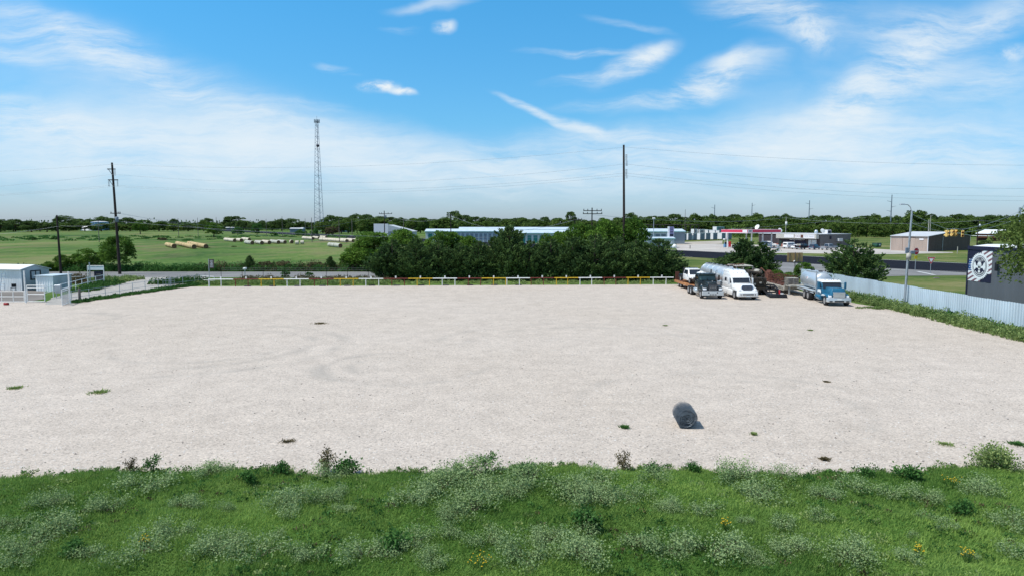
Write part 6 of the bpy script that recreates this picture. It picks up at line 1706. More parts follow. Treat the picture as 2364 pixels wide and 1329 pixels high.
steel_pole(1867, 463, 560, 'grey steel transmission pole above the shop', [(470, -1), (482, 1)])
steel_pole(1649, 473, 620, 'leftmost grey steel transmission pole above the wood', [(480, -1)])
steel_pole(1735, 469, 650, 'grey steel transmission pole above the red canopy', [(474, 1)])
for i, (u, vb, vt) in enumerate([(412, 531, 504), (457, 531, 503), (500, 532, 502), (615, 533, 506), (652, 533, 500), (705, 533, 505), (813, 545, 506), (1581, 535, 484), (932, 540, 505), (783, 540, 508), (720, 540, 503), (228, 540, 508)]):
    simple_pole('utility_pole', u, vb, vt, .16, 'wood_grey', 'distant thin utility pole, %s from the left along the horizon' % word(sorted([412, 457, 500, 615, 652, 705, 813, 1581, 932, 783, 720, 228]).index(u)), 'utility pole', 'distant utility poles', 300 if vb > 535 else 420)

def cable(name, pts, sags, label, r=.012, seg=14):
    mb = MB(); path = []
    for (a, b), sg in zip(zip(pts, pts[1:]), sags):
        a, b = Vector(a), Vector(b)
        for i in range(seg + (1 if b == Vector(pts[-1]) else 0)):
            t = i / seg; q = a.lerp(b, t); q.z -= 4 * sg * t * (1 - t); path.append(q)
    mb.tube(path, r, 4, False)
    return tag(mb.build(name, M['cable']), label, 'power line')
def solve_sag(a, b, um, vm):
    """sag of the span a-b so that it passes through photo point (um, vm)"""
    a, b = Vector(a), Vector(b); best = None
    for i in range(1, 200):
        t = i / 200; q = a.lerp(b, t); u = 1182 + F * q.x / (q.y * CP - (q.z - H) * SP)
        if best is None or abs(u - um) < best[0]: best = (abs(u - um), t, q)
    t, q = best[1], best[2]; zt_ = P(um, vm, q.y)[2]
    return (q.z - zt_) / (4 * t * (1 - t))
LE, RE = -200.0, 150.0
for (va, vl, vb, vr, mid, desc) in [(380, 396, 340, 382, (850, 383), 'topmost'), (403, 430, 379, 436, (750, 423), 'second'), (428, 449, 400, 454, (730, 441), 'third'), (431, 452, 406, 464, (760, 446), 'lowest')]:
    pa = P(262 if va > 400 else 259, va, 112.3); pb = P(1443, vb, 105.9)
    pl = P(-500, vl + (vl - va) * 1.7, 118); pr = P(3300, vr + 10, 100)
    pl = (P(-1500, 515, 116)[0], 116, pa[2] + .5); pr = (P(3300, 515, 100)[0], 100, pb[2] - 1)
    s1 = solve_sag(pl, pa, 2, vl); s2 = solve_sag(pa, pb, *mid); s3 = solve_sag(pb, pr, 2362, vr)
    cable('power_line', [pl, pa, pb, pr], [s1, s2, s3], '%s thin transmission wire strung between the two tall wooden poles' % desc)
pa = P(262, 492, 112.3); p3_ = P(131, 499, 112.9); pr = P(888, 492, 214.5)
s = solve_sag(pa, P(1327, 508, 160), 900, 503)
cable('power_line', [(P(-900, 520, 115)[0], 115, p3_[2]), p3_, pa], [1.2, .5], 'distribution wire from the short left pole to the leaning pole', .014)
cable('power_line', [pa, P(888, 494, 214.8)], [3.5], 'distribution wire from the leaning pole towards the warehouse pole', .012)
cable('power_line', [(pa[0] + .8, pa[1], pa[2]), P(1327, 508, 159.8), P(1366, 489, 149.8)], [5, .5], 'sagging distribution wire crossing above the cedar row', .011)
cable('power_line', [P(888, 494, 214.8), P(1041, 498, 204.8), P(1327, 508, 159.8)], [2.0, 3.2], 'wire from the warehouse pole to the fitting above the cedars', .02)
cable('power_line', [P(1366, 496, 149.8), P(1813, 503, 267.8), P(2256, 510, 224.8), (260, 220, 10)], [1.5, 1.5, 1.5, 2], 'distribution wire running right in front of the wood', .025)
cable('power_line', [P(-300, 548, 108), P(141, 522, 112.8), P(277, 512, 112.3), (60, 118, 9.2)], [.8, .3, 3.0], 'low communication cable crossing the pasture behind the sheds', .011)

# ------------------------------------------------------------------ street lights, signals, road signs
def street_light():
    Y0 = 67.5; bx = 38.45
    r = empty('street_light', (bx, Y0, 0), 0, 'tall galvanised street light pole with curved arm by the pale metal fence', 'street light')
    tz = P(2106, 487, Y0)[2]
    MB().tube([(0, 0, 0), (.12, 0, tz * .5), (.28, 0, tz)], .12, 10, True, .085).build('pole', M['galv'], r)
    MB().tube([(.28, 0, tz - .2), (.1, 0, tz + .35), (-.15, 0, tz + .58), (-.5, 0, tz + .62)], .04, 6).build('arm', M['galv'], r)
    MB().hexa((-.95, -.45, -.12, .12, tz + .56), (-.9, -.5, -.08, .08, tz + .68), .02).build('lamp_head', M['galv'], r)
    z_ = P(2104, 580, Y0)[2]
    MB().box(-.28, .0, -.3, -.14, z_ - .2, z_ + .35, .02).box(.2, .62, -.35, -.16, z_ - .25, z_ + .05, .02).build('control_box', M['container_grey'], r)
    MB().lathe([(0, 0), (.22, 0), (.22, .6), (0, .7)], 12, Matrix.Translation((.02, -.3, P(2102, 600, Y0)[2]))).build('meter_box', M['faded'], r)
    la = MB()  # bars modelled after a ladder-like shadow on the fence, not a real ladder
    for s in (.75, 1.05): la.bar((s, -.1, .2), (s, -.1, 1.9), .04)
    for k in range(8): la.bar((.75, -.1, .35 + k * .2), (1.05, -.1, .35 + k * .2), .03)
    o = la.build('ladder', M['galv'], None, (bx - .15, Y0 - .1, 0)); tag(o, 'narrow steel ladder against the pale fence beside the street light', 'ladder')
    A = (bx + .28, Y0, tz - .3); B = (69.2, 95, 9.9)
    x, y = B[0], B[1]
    q = empty('street_light', (x, y, 0), 0, 'galvanised street light with slanting arm at the far right edge behind the tree', 'street light')
    MB().tube([(0, 0, 0), (0, 0, 10.4)], .2, 10, True, .14).build('pole', M['galv'], q)
    MB().tube([(0, 0, 9.6), (.45, 0, 10.6), (1.0, 0, 11.6)], .08, 6, True, .05).build('arm', M['galv'], q)
    MB().hexa((.95, 1.7, -.12, .12, 11.5), (1.0, 1.65, -.1, .1, 11.65), .02).build('lamp_head', M['galv'], q)
    p1, p2, p3 = P(2187, 529, 76.3), P(2203, 528, 77.2), P(2223, 530, 78.2)
    cable('span_wire', [A, p1, p2, p3, B], [.1, .01, .01, .3], 'upper span wire carrying the yellow signal heads', .022, 8)
    cable('span_wire', [(A[0], A[1], A[2] - .9), (p1[0], p1[1], p1[2] - .35), (p3[0], p3[1], p3[2] - .35), (B[0], B[1], B[2] - .9)], [.1, .02, .3], 'lower span wire steadying the yellow signal heads', .018, 8)
    for i, (p, w_, lab) in enumerate(((p1, 1, 'left yellow two lamp signal head hanging over the road'), (p2, 2, 'middle double yellow signal head hanging over the road'), (p3, 1, 'right yellow two lamp signal head hanging over the road'))):
        t = empty('traffic_signal', p, [.3, 0, -.5][i], lab, 'traffic signal', 'yellow signal heads on the span wire')
        for k in ([0] if w_ == 1 else [-.18, .18]):
            h = MB().box(k - .14, k + .14, -.14, .14, -.86, -.14, .03); h.build('housing', M['signal_yellow'], t)
            v = MB()
            for z in (-.34, -.72):
                v.add([(k + .13 * math.cos(a), yy, z + .12 * math.sin(a)) for yy in (-.145, -.30) for a in [PI * j / 8 for j in range(9)]], [(j, j + 1, 10 + j, 9 + j) for j in range(8)])
                v.add([(k + .13 * math.cos(a), yy, z + .12 * math.sin(a)) for yy in (.145, .30) for a in [PI * j / 8 for j in range(9)]], [(j, j + 1, 10 + j, 9 + j) for j in range(8)])
            v.build('visor', M['signal_yellow'], t)
            l_ = MB()
            for z in (-.34, -.72): l_.lathe([(0, -.155), (.10, -.15), (.10, -.142)], 14, Matrix.Translation((k, 0, z)), 'Y')
            l_.build('lens', M['tail'], t)
        MB().tube([(0, 0, -.14), (0, 0, .05)], .03, 6).build('hanger', M['galv'], t)
street_light()

def road_signs():
    x, y = G(2113, 624); r = empty('stop_sign', (x, y, 0), .35, 'red octagonal stop sign with yellow plate below on the far verge', 'road sign')
    z = P(2116, 580.5, y)[2]; R = .66
    MB().tube([(0, .05, 0), (0, .05, z)], .05, 6).build('post', M['galv'], r)
    oc = lambda q: [(q * math.cos(PI / 8 + k * PI / 4), q * math.sin(PI / 8 + k * PI / 4)) for k in range(8)]
    T = lambda off: plane_M((0, -off, z), (1, 0, 0), (0, 0, 1))
    MB().prism(oc(R), 0, .01, T(.0)).build('border', M['logo_white'], r); MB().prism(oc(R * .93), 0, .004, T(.012)).build('face', M['sign_red'], r)
    vs, fs = text_geo('STOP', .42); MB().add(vs, fs, False, T(.024)).build('lettering', M['logo_white'], r)
    MB().box(-.35, .35, -.02, .0, z - 1.35, z - .75).build('yellow_plate', M['sign_yellow'], r)
    x, y = G(2148, 632); r = empty('yield_sign', (x, y, 0), -.05, 'red and white triangular yield sign on a thin post', 'road sign')
    z = P(2146, 594, y)[2]
    MB().tube([(0, .05, 0), (0, .05, z - .1)], .04, 6).build('post', M['galv'], r)
    tr = lambda s, o: [(-.68 * s, -o), (0, -o - 1.18 * s), (.68 * s, -o)]
    T = lambda off: plane_M((0, -off, z), (1, 0, 0), (0, 0, 1))
    MB().prism(tr(1.0, 0), 0, .01, T(0)).build('border', M['logo_white'], r); MB().prism(tr(.93, .03), 0, .004, T(.012)).build('red_band', M['sign_red'], r); MB().prism(tr(.55, .22), 0, .004, T(.018)).build('face', M['logo_white'], r)
    # back of a large plywood board near the lot
    x, y = G(1833, 652); r = empty('board_sign', (x, y, 0), .12, 'bare plywood back of a roadside board on a post behind the trucks', 'sign board')
    z1 = P(1833, 583.5, y)[2]; z0 = P(1833, 604.5, y)[2]
    for s in (-1, 1): MB().box(min(.03 * s, 1.15 * s), max(.03 * s, 1.15 * s), 0, .03, z0, z1).build('panel', M['ply'], r)
    MB().box(-.04, .04, -.10, -.02, 0, z1 + .05).build('post', M['wood_grey'], r)
    b_ = MB()
    for s in (-.8, .55): b_.box(s - .04, s + .04, -.06, -.003, z0, z1)
    b_.build('batten', M['wood_grey'], r)
    MB().tube([(-.22, -.1, 2.9), (-.06, -.1, 3.05)], .07, 8).build('lamp', M['white'], r)
    for (u, v, h_, lab) in ((2210, 586, 1.9, 'short white marker post on the verge before the barn'), (2302, 0, 0, None)):
        if lab: pole('marker_post', u, v, h_, .10, 'faded', lab, 'post')
    x, y = G(2162, 643); o = MB().hexa((-.5, .5, -.2, .2, 0), (-.3, .3, -.1, .1, .18), .04).build('dark_slab', M['rock_dark'], None, (x, y, .01)); tag(o, 'dark flat debris on the grass behind the pale fence', 'debris')
road_signs()
# ------------------------------------------------------------------ trees
cedars = [make_cedar(200 + i, 3.3, 6.6, 210, 95, .13, M['L_cedar'], multi=[1, 3, 2, 4, 3][i]) for i in range(5)]
for i, c in enumerate(cedars[1:]): pass
brights = [make_oak(220 + i, 3.0, 7.2, 46, 210, .17, M['L_bright'], 'leafy_tree', .85, .12) for i in range(3)]
oaks = [make_oak(240 + i, 5.0, 10.0, 44, 130, .38, M['L_oak'], 'oak_tree', .8, [.02, .05, .0, .04][i]) for i in range(4)]
woods = [make_oak(260 + i, 4.0, 11.0, 46, 120, .36, M['L_wood'], 'woodland_tree', .9, .02) for i in range(4)]
bushes = [make_oak(280 + i, 1.6, 2.6, 22, 120, .15, M['L_weed'], 'bush', .8, .0) for i in range(2)]
drybush = make_oak(290, 1.6, 2.2, 22, 120, .14, M['L_brown'], 'bush', .7, .0)
mesq = make_oak(300, 4.3, 8.8, 110, 190, .13, M['L_mesq'], 'feathery_tree', .55, .22)

def put(proto, u, vt, wpx, Y0, H0, R0, label, cat='tree', group=None, rz=None, X=None):
    """tree of prototype height H0 / radius R0 standing at distance Y0, its top showing at vt"""
    x = P(u, 560, Y0)[0]
    h = P(u, vt, Y0)[2]; w = wpx / 1600 * Y0
    return spawn(proto, (x, Y0, 0), rz, w / (2 * R0), label, cat, group, h / H0)
ced = [(905, 548, 110, 101.5), (960, 545, 105, 101), (1012, 550, 105, 102), (1062, 556, 100, 101), (1105, 552, 95, 102), (1140, 541, 95, 103), (1177, 514, 125, 102), (1225, 550, 100, 101.5), (1272, 546, 105, 102.5),
       (1322, 542, 110, 102), (1375, 536, 115, 101.5), (1425, 540, 110, 102), (1468, 548, 90, 103.5), (1521, 546, 130, 101), (1566, 600, 75, 99.5)]
for i, (u, vt, w, Y0) in enumerate(ced):
    lab = {6: 'pointed cedar, tallest cone in the dark row behind the rails', 13: 'rightmost full cedar of the row, beside the gap before the trucks', 14: 'low spreading cedar beside the orange trailer', 0: 'leftmost cedar of the dark row behind the rails'}.get(i, 'dark cedar, %s from the left in the row behind the rails' % word(i))
    put(cedars[0] if i == 6 else cedars[1 + i % 4], u, vt, w, Y0, 6.6, 3.0, lab, 'tree', 'cedars in the row behind the rails')
for i, (u, vt, w, Y0) in enumerate([(812, 583, 70, 122), (838, 560, 105, 122), (868, 531, 125, 121), (930, 529, 105, 107), (1008, 534, 70, 107), (1040, 529, 85, 108), (1082, 545, 80, 107), (1262, 540, 70, 107), (1298, 528, 85, 107), (1340, 517, 90, 108), (1388, 508, 100, 107), (1428, 514, 85, 108.5), (1462, 503, 90, 107)]):
    put(brights[i % 3], u, vt, w, Y0, 7.2, 3.0, 'brighter green leafy tree rising behind the cedars, %s from the left' % word(i), 'tree', 'bright leafy trees behind the cedar row')
for (p, u, vt, w, Y0, h0, r0, lab) in [
    (cedars[0], 1717, 546, 95, 99.5, 6.6, 3.0, 'pointed cedar behind the tank trailer, left of a pair'), (cedars[1], 1757, 554, 95, 100.5, 6.6, 3.0, 'broad cedar behind the winch rig, right of a pair'), (cedars[2], 1690, 588, 90, 98, 6.6, 3.0, 'low cedar skirt behind the silver tank trailer'),
    (cedars[3], 1663, 590, 60, 99, 6.6, 3.0, 'small cedar between the pickup trailer and the tank'), (brights[0], 1860, 606, 48, 96, 7.2, 3.0, 'small dark tree right of the plywood board'), (brights[1], 1822, 628, 55, 95.5, 7.2, 3.0, 'low green bush at the foot of the plywood board'),
    (cedars[4], 1972, 545, 150, 84.0, 6.6, 3.1, 'wide spreading cedar overhanging the pale metal fence'), (brights[2], 1798, 622, 40, 97, 7.2, 3.0, 'pale feathery sapling right of the winch rig'),
    (oaks[0], 2275, 554, 35, 225, 10, 5, 'round green tree in front of the small brown outbuilding'),
    (brights[0], 270, 545, 78, 120, 7.2, 3.0, 'leafy tree around the foot of the leaning power pole'), (brights[1], 205, 574, 72, 121, 7.2, 3.0, 'leafy tree behind the entrance board'), (brights[2], 172, 586, 45, 121.5, 7.2, 3.0, 'smaller leafy tree left of the entrance board'),
    (brights[0], 140, 588, 40, 119.5, 7.2, 3.0, 'leafy bush around the foot of the short dark pole'), (brights[1], 108, 604, 34, 119, 7.2, 3.0, 'dark bush behind the roof of the white shed'),
    (brights[1], 494, 514, 42, 402, 7.2, 3.0, 'round dark green tree standing alone at the far side of the field'), (brights[2], 325, 512, 36, 520, 7.2, 3.0, 'round tree standing alone right of the blue tank'),
    (cedars[0], 575, 588, 26, 120, 6.6, 3.0, 'small pointed cedar by the road, left of two'), (cedars[0], 762, 590, 26, 120, 6.6, 3.0, 'small pointed cedar by the road, right of two')]:
    put(p, u, vt, w, Y0, h0, r0, lab)
spawn(mesq, (42.8, 53.2, 0), 2.3, 1.18, 'big feathery leaved tree over the pale fence at the right edge', 'tree', None, 1.22)
# bushes along the road and in the field
bl = [(612, 600, 42, 121), (650, 600, 52, 121.5), (690, 606, 40, 121), (728, 602, 44, 121), (657, 626, 24, 103), (712, 629, 20, 103), (700, 530, 26, 460), (726, 529, 22, 450), (768, 520, 38, 452), (690, 534, 18, 440), (633, 536, 20, 430), (75, 548, 26, 330), (128, 545, 18, 340), (375, 548, 24, 330), (550, 524, 30, 480), (594, 518, 30, 480), (480, 571, 14, 232), (540, 568, 14, 240)]
for i, (u, vt, w, Y0) in enumerate(sorted(bl)):
    dry = i % 5 == 2 or u in (650, 728)
    put(drybush if dry else bushes[i % 2], u, vt, w, Y0, 2.4, 1.6, ('brownish' if dry else 'green') + ' bush, %s from the left among the bushes of road edge and field' % word(i), 'bush', 'bushes by the road and in the field')
# the far trees
far = [(0, 536, 506, 50), (35, 535, 505, 48), (72, 536, 509, 46), (108, 536, 512, 42), (152, 533, 497, 58), (180, 531, 504, 42), (206, 529, 505, 34), (236, 526, 499, 42), (262, 530, 503, 42), (295, 530, 501, 40), (330, 530, 507, 45), (355, 530, 514, 32), (378, 530, 510, 30), (402, 530, 504, 22), (425, 530, 512, 36), (448, 530, 514, 32), (478, 532, 503, 34),
       (515, 530, 514, 28), (541, 531, 498, 56), (562, 532, 508, 36), (585, 533, 515, 30), (605, 532, 508, 20), (628, 533, 510, 36), (650, 533, 505, 40), (676, 533, 504, 44), (700, 533, 510, 32), (722, 533, 513, 30), (745, 534, 506, 34), (764, 534, 496, 42), (786, 533, 499, 42), (806, 533, 500, 40), (828, 532, 493, 46), (852, 531, 494, 46), (876, 530, 498, 42), (900, 530, 500, 45),
       (925, 531, 502, 42), (950, 532, 503, 36), (975, 532, 501, 42), (1000, 532, 505, 36), (1022, 531, 504, 32), (1048, 530, 486, 44), (1074, 530, 495, 38), (1098, 531, 499, 36), (1124, 531, 501, 40), (1150, 531, 503, 36), (1176, 532, 504, 40), (1203, 532, 501, 46), (1230, 532, 504, 36), (1256, 531, 500, 32), (1288, 531, 502, 38), (1318, 530, 487, 28), (1343, 531, 506, 36), (1372, 532, 508, 40), (1400, 532, 505, 36),
       (1425, 531, 501, 38), (1457, 532, 490, 34), (1440, 532, 500, 30), (-35, 536, 508, 50), (-70, 536, 510, 50)]
far.sort()
far2 = []; rq = random.Random(5); u = 745
while u < 1465: far2.append((u, 539 + rq.uniform(-1, 1), 507 + rq.uniform(-5, 6), rq.uniform(28, 42))); u += rq.uniform(15, 24)
u = -60
while u < 520: far2.append((u, 534.5, 513 + rq.uniform(-3, 5), rq.uniform(26, 40))); u += rq.uniform(24, 40)
for i, (u, vb, vt, w) in enumerate(sorted(far2)):
    Y0 = 8.3 * 1600 / (vb - 515); x = P(u, 520, Y0)[0]; h = P(u, vt, Y0)[2]
    spawn(woods[(i * 5) % 4], (x, Y0, 0), None, w * 1.15 / 1600 * Y0 / 8.0, 'greener tree of the nearer far row, %s from the left beyond the field' % ordinal(i + 1), 'tree', 'nearer row of far trees', h / 11.0)
for i, (u, vb, vt, w) in enumerate(far):
    Y0 = 8.3 * 1600 / (vb - 515); x = P(u, 520, Y0)[0]; h = P(u, vt, Y0)[2]
    p = oaks[(i * 7) % 4]
    spawn(p, (x, Y0, 0), None, w * 1.08 / 1600 * Y0 / 10.0, 'dark rounded tree on the far horizon, %s from the left of the far row' % ordinal(i + 1), 'tree', 'far trees along the horizon', h / 10.0)
rg = random.Random(77); wl = []
u = 1462
while u < 2440:                                             # back row, on the horizon
    wl.append((u, 537, 492 + rg.uniform(0, 9), rg.uniform(32, 46), 0)); u += rg.uniform(20, 28)
u = 1470
while u < 2440:
    wl.append((u, 543 if u > 1720 else 537.5, 503 + rg.uniform(-2, 6), rg.uniform(30, 44), 1)); u += rg.uniform(19, 26)
u = 1590
while u < 2440:
    wl.append((u, (547.5 if u > 1720 else 539) + rg.uniform(-1, 1), 511 + rg.uniform(-4, 8), rg.uniform(26, 38), 2)); u += rg.uniform(17, 24)
wl.append((2106, 545, 483, 52, 1)); wl.append((2125, 545, 489, 44, 1))
cnts = [0, 0, 0]
for (u, vb, vt, w, k) in sorted(wl):
    Y0 = 8.3 * 1600 / (vb - 515); x = P(u, 520, Y0)[0]; h = P(u, vt, Y0)[2]
    p = woods[rg.randrange(4)] if k else (oaks[rg.randrange(4)] if rg.random() < .6 else woods[0])
    H0 = 10.0 if p in oaks else 11.0; R0 = 5.0 if p in oaks else 4.0
    spawn(p, (x, Y0, 0), None, w * 1.1 / 1600 * Y0 / (2 * R0), '%s of the right hand wood, %s from the left' % (['tree in the back row', 'tree in the middle row', 'tree in the front row'][k], ordinal(cnts[k] + 1)), 'tree', 'trees of the wood behind the shop and barn', h / H0)
    cnts[k] += 1
print('wood', len(wl))

# ------------------------------------------------------------------ weeds and undergrowth in bands
def band(name, n_hump, fx, rx, rz, per, size, m, label, tintr=(.2, .8)):
    bl = []
    rg = random.Random(hash(name) % 1000 if False else len(label))
    for i in range(n_hump):
        x, y = fx(rg); s = rg.uniform(.6, 1.3)
        bl.append((x, y, 0, rx * s, rx * s, rz * s * rg.uniform(.6, 1.3), rg.uniform(*tintr)))
    C, D, t = blobs_to_leaves(bl, per, .8, 0.0)
    C[:, 2] = np.abs(C[:, 2]) + .02
    o = leaf_object(name, C, D, size, m, t, 1.8); tag(o, label, kind='stuff'); return o
band('weeds', 620, lambda r: (37.4 + r.uniform(-1.0, 1.2) + (max(0, 66 - y_) * -.03 if (y_ := r.uniform(44, 79)) < 66 else 0), y_), .46, .62, 70, .09, M['L_olive'], 'thick pale green weeds growing along the foot of the pale metal fence')
band('weeds', 200, lambda r: (37.9 + r.uniform(-.8, .8), r.uniform(44, 80)), .40, .62, 60, .09, M['L_weed'], 'darker green weeds mixed in along the pale fence')
def leftw(r):
    t = r.random(); a, b = G(168, 699), G(474, 655); return (a[0] + (b[0] - a[0]) * t + r.uniform(-.7, .7), a[1] + (b[1] - a[1]) * t + r.uniform(-.3, .5))
band('weeds', 300, leftw, .38, .28, 50, .09, M['L_weed'], 'green weeds along the low fence beside the driveway')
band('weeds', 90, lambda r: (lambda t: (G(355 + 118 * t, 657 - 4 * t)[0] + r.uniform(-.8, .8), G(355 + 118 * t, 657 - 4 * t)[1] + r.uniform(-.3, 1.2)))(r.random()), .55, .75, 70, .11, M['L_weed'], 'taller dark weeds where the low fence meets the parking rails')
def upw(r):
    t = r.random(); a, b = G(170, 676), G(240, 658); return (a[0] + (b[0] - a[0]) * t + r.uniform(-1.2, 1.2), a[1] + (b[1] - a[1]) * t + r.uniform(.2, 3.5))
band('weeds', 110, upw, .5, .6, 60, .10, M['L_weed'], 'green brush under the entrance board and along the upper pipe fence')
def midw(r):
    return (G(r.uniform(236, 312), 648)[0], r.uniform(96.5, 102.5))
band('weeds', 130, midw, .5, .55, 60, .10, M['L_olive'], 'grassy brush on the island between driveway and road')
band('weeds', 60, lambda r: G(r.uniform(155, 200), r.uniform(645, 656)), .6, .8, 60, .11, M['L_brown'], 'brown brush pile between the lean-to shed and the entrance board')
band('weeds', 480, lambda r: (r.uniform(-43, -17), r.uniform(92.6, 99.0)), .45, .45, 46, .10, M['L_olive'], 'low green weeds between the parking rails and the wire fence')
band('weeds', 230, lambda r: (r.uniform(-40, -16), r.uniform(97, 103)), .5, .6, 44, .11, M['L_brown'], 'dry reddish brown weeds behind the parking rails')
band('weeds', 200, lambda r: (r.uniform(-17, 24), r.uniform(94.0, 98.0)), .4, .32, 40, .10, M['L_olive'], 'thin weeds in the shade under the cedar row')
band('weeds', 420, lambda r: (r.uniform(-85, -22), r.uniform(118.8, 121.5)), .9, 1.15, 60, .16, M['L_weed'], 'tall green weeds along the far side of the road')
band('weeds', 200, lambda r: (r.uniform(-56, -22), r.uniform(119.3, 122.5)), .9, 1.3, 60, .15, M['L_brown'], 'brownish tall weeds along the far side of the road')
band('undergrowth', 260, lambda r: (r.uniform(-18, 26), r.uniform(99.5, 104.5)), 1.0, 1.6, 60, .16, M['L_cedar'], 'dark undergrowth between the cedar trunks')
band('weeds', 60, lambda r: (r.uniform(24, 38), r.uniform(95.5, 99)), .6, .7, 60, .11, M['L_olive'], 'weeds along the far edge behind the parked trucks')
band('weeds', 14, lambda r: (lambda p: (p[0] + r.uniform(-1, 1), p[1] + r.uniform(-.6, .6)))(G(2008, 712)), .4, .2, 60, .07, M['L_olive'], 'thin sprawling weeds on the gravel in front of the fence')
def fb(r):
    y = r.uniform(800, 950); return (r.uniform(-.78, .26) * y, y)
band('undergrowth', 520, fb, 12, 8.5, 46, 1.6, M['L_oak'], 'far low hedgerow along the horizon behind the field')
def wb(r):
    y = r.uniform(405, 440); return (r.uniform(.30, .82) * y, y)
def mb2(r):
    y = r.uniform(320, 430); return (r.uniform(-.80, -.42) * y, y) if r.random() < .7 else (r.uniform(-.45, -.2) * y, r.uniform(400, 440))
band('field_weeds', 120, mb2, 2.4, .6, 50, .5, M['L_weed'], 'low scrubby weeds scattered across the far part of the pasture')
band('undergrowth', 240, wb, 5, 5.0, 60, .7, M['L_wood'], 'scrub along the foot of the wood on the right')

# ------------------------------------------------------------------ sun and sky
SUN_EL, az = math.radians(60), math.radians(14)
sd = Vector((-math.cos(az) * math.cos(SUN_EL), -math.sin(az) * math.cos(SUN_EL), math.sin(SUN_EL)))
sl = bpy.data.lights.new('sun', 'SUN'); sl.energy = 4.6; sl.angle = math.radians(.53); sl.color = (1, .965, .90)
so = bpy.data.objects.new('sun', sl); COL.objects.link(so); so.rotation_euler = sd.to_track_quat('Z', 'Y').to_euler(); so.location = (-30, -10, 60)
wd = bpy.data.worlds.new('World'); S.world = wd; wd.use_nodes = True
nt = wd.node_tree; N, L = nt.nodes, nt.links
bg = N['Background']; sky = N.new('ShaderNodeTexSky'); sky.sky_type = 'NISHITA'; sky.sun_disc = False
sky.sun_elevation = SUN_EL; sky.sun_rotation = math.atan2(sd.x, sd.y); sky.altitude = 200; sky.air_density = 1.0; sky.dust_density = .6; sky.ozone_density = 2.0
bg.inputs[1].default_value = .13
tc = N.new('ShaderNodeTexCoord'); sep = N.new('ShaderNodeSeparateXYZ'); L.new(tc.outputs['Generated'], sep.inputs[0])
yy = math_(N, L, 'MAXIMUM', math_(N, L, 'ABSOLUTE', sep.outputs[1]), .12)
A_ = math_(N, L, 'DIVIDE', sep.outputs[0], yy); B_ = math_(N, L, 'DIVIDE', sep.outputs[2], yy)
cmb = N.new('ShaderNodeCombineXYZ'); L.new(A_, cmb.inputs[0]); L.new(B_, cmb.inputs[1]); vec = cmb.outputs[0]
wn = N.new('ShaderNodeTexNoise'); wn.inputs['Scale'].default_value = 7; wn.inputs['Detail'].default_value = 4; L.new(vec, wn.inputs['Vector'])
vm = N.new('ShaderNodeVectorMath'); vm.operation = 'MULTIPLY_ADD'; vm.inputs[1].default_value = (.075, .05, 0); L.new(wn.outputs['Color'], vm.inputs[0])
off = N.new('ShaderNodeVectorMath'); off.operation = 'SUBTRACT'; L.new(vec, off.inputs[0]); off.inputs[1].default_value = (.0375, .025, 0); L.new(off.outputs[0], vm.inputs[2])
warp = vm.outputs[0]
def streak(angle, sx, sy, lo, hi, detail=10, rgh=.70):
    mp = N.new('ShaderNodeMapping'); mp.inputs['Rotation'].default_value = (0, 0, angle); mp.inputs['Scale'].default_value = (sx, sy, 1); L.new(warp, mp.inputs[0])
    r1 = N.new('ShaderNodeMapping'); n = N.new('ShaderNodeTexNoise'); n.inputs['Scale'].default_value = 1; n.inputs['Detail'].default_value = detail; n.inputs['Roughness'].default_value = rgh
    L.new(mp.outputs[0], n.inputs['Vector']); N.remove(r1)
    q = N.new('ShaderNodeMapRange'); q.interpolation_type = 'SMOOTHSTEP'; q.inputs[1].default_value = lo; q.inputs[2].default_value = hi; L.new(n.outputs['Fac'], q.inputs[0])
    return q.outputs[0]
sA = streak(math.radians(18), 3.6, 26, .34, .68)      # falling to the right
sB = streak(0, 3.4, 22, .33, .67)
sC = streak(math.radians(-22), 5.0, 22, .32, .66)     # rising to the right
sD = streak(0, 18, 30, .30, .62, 9)
sV = streak(math.radians(8), 2.5, 6, .22, .75, 8, .58)
def tanpt(u, v):
    x, yd = (u - 1182) / F, (v - 664.5) / F; Y, Z = CP - yd * SP, -SP - yd * CP
    return x / Y, Z / Y
acc = None
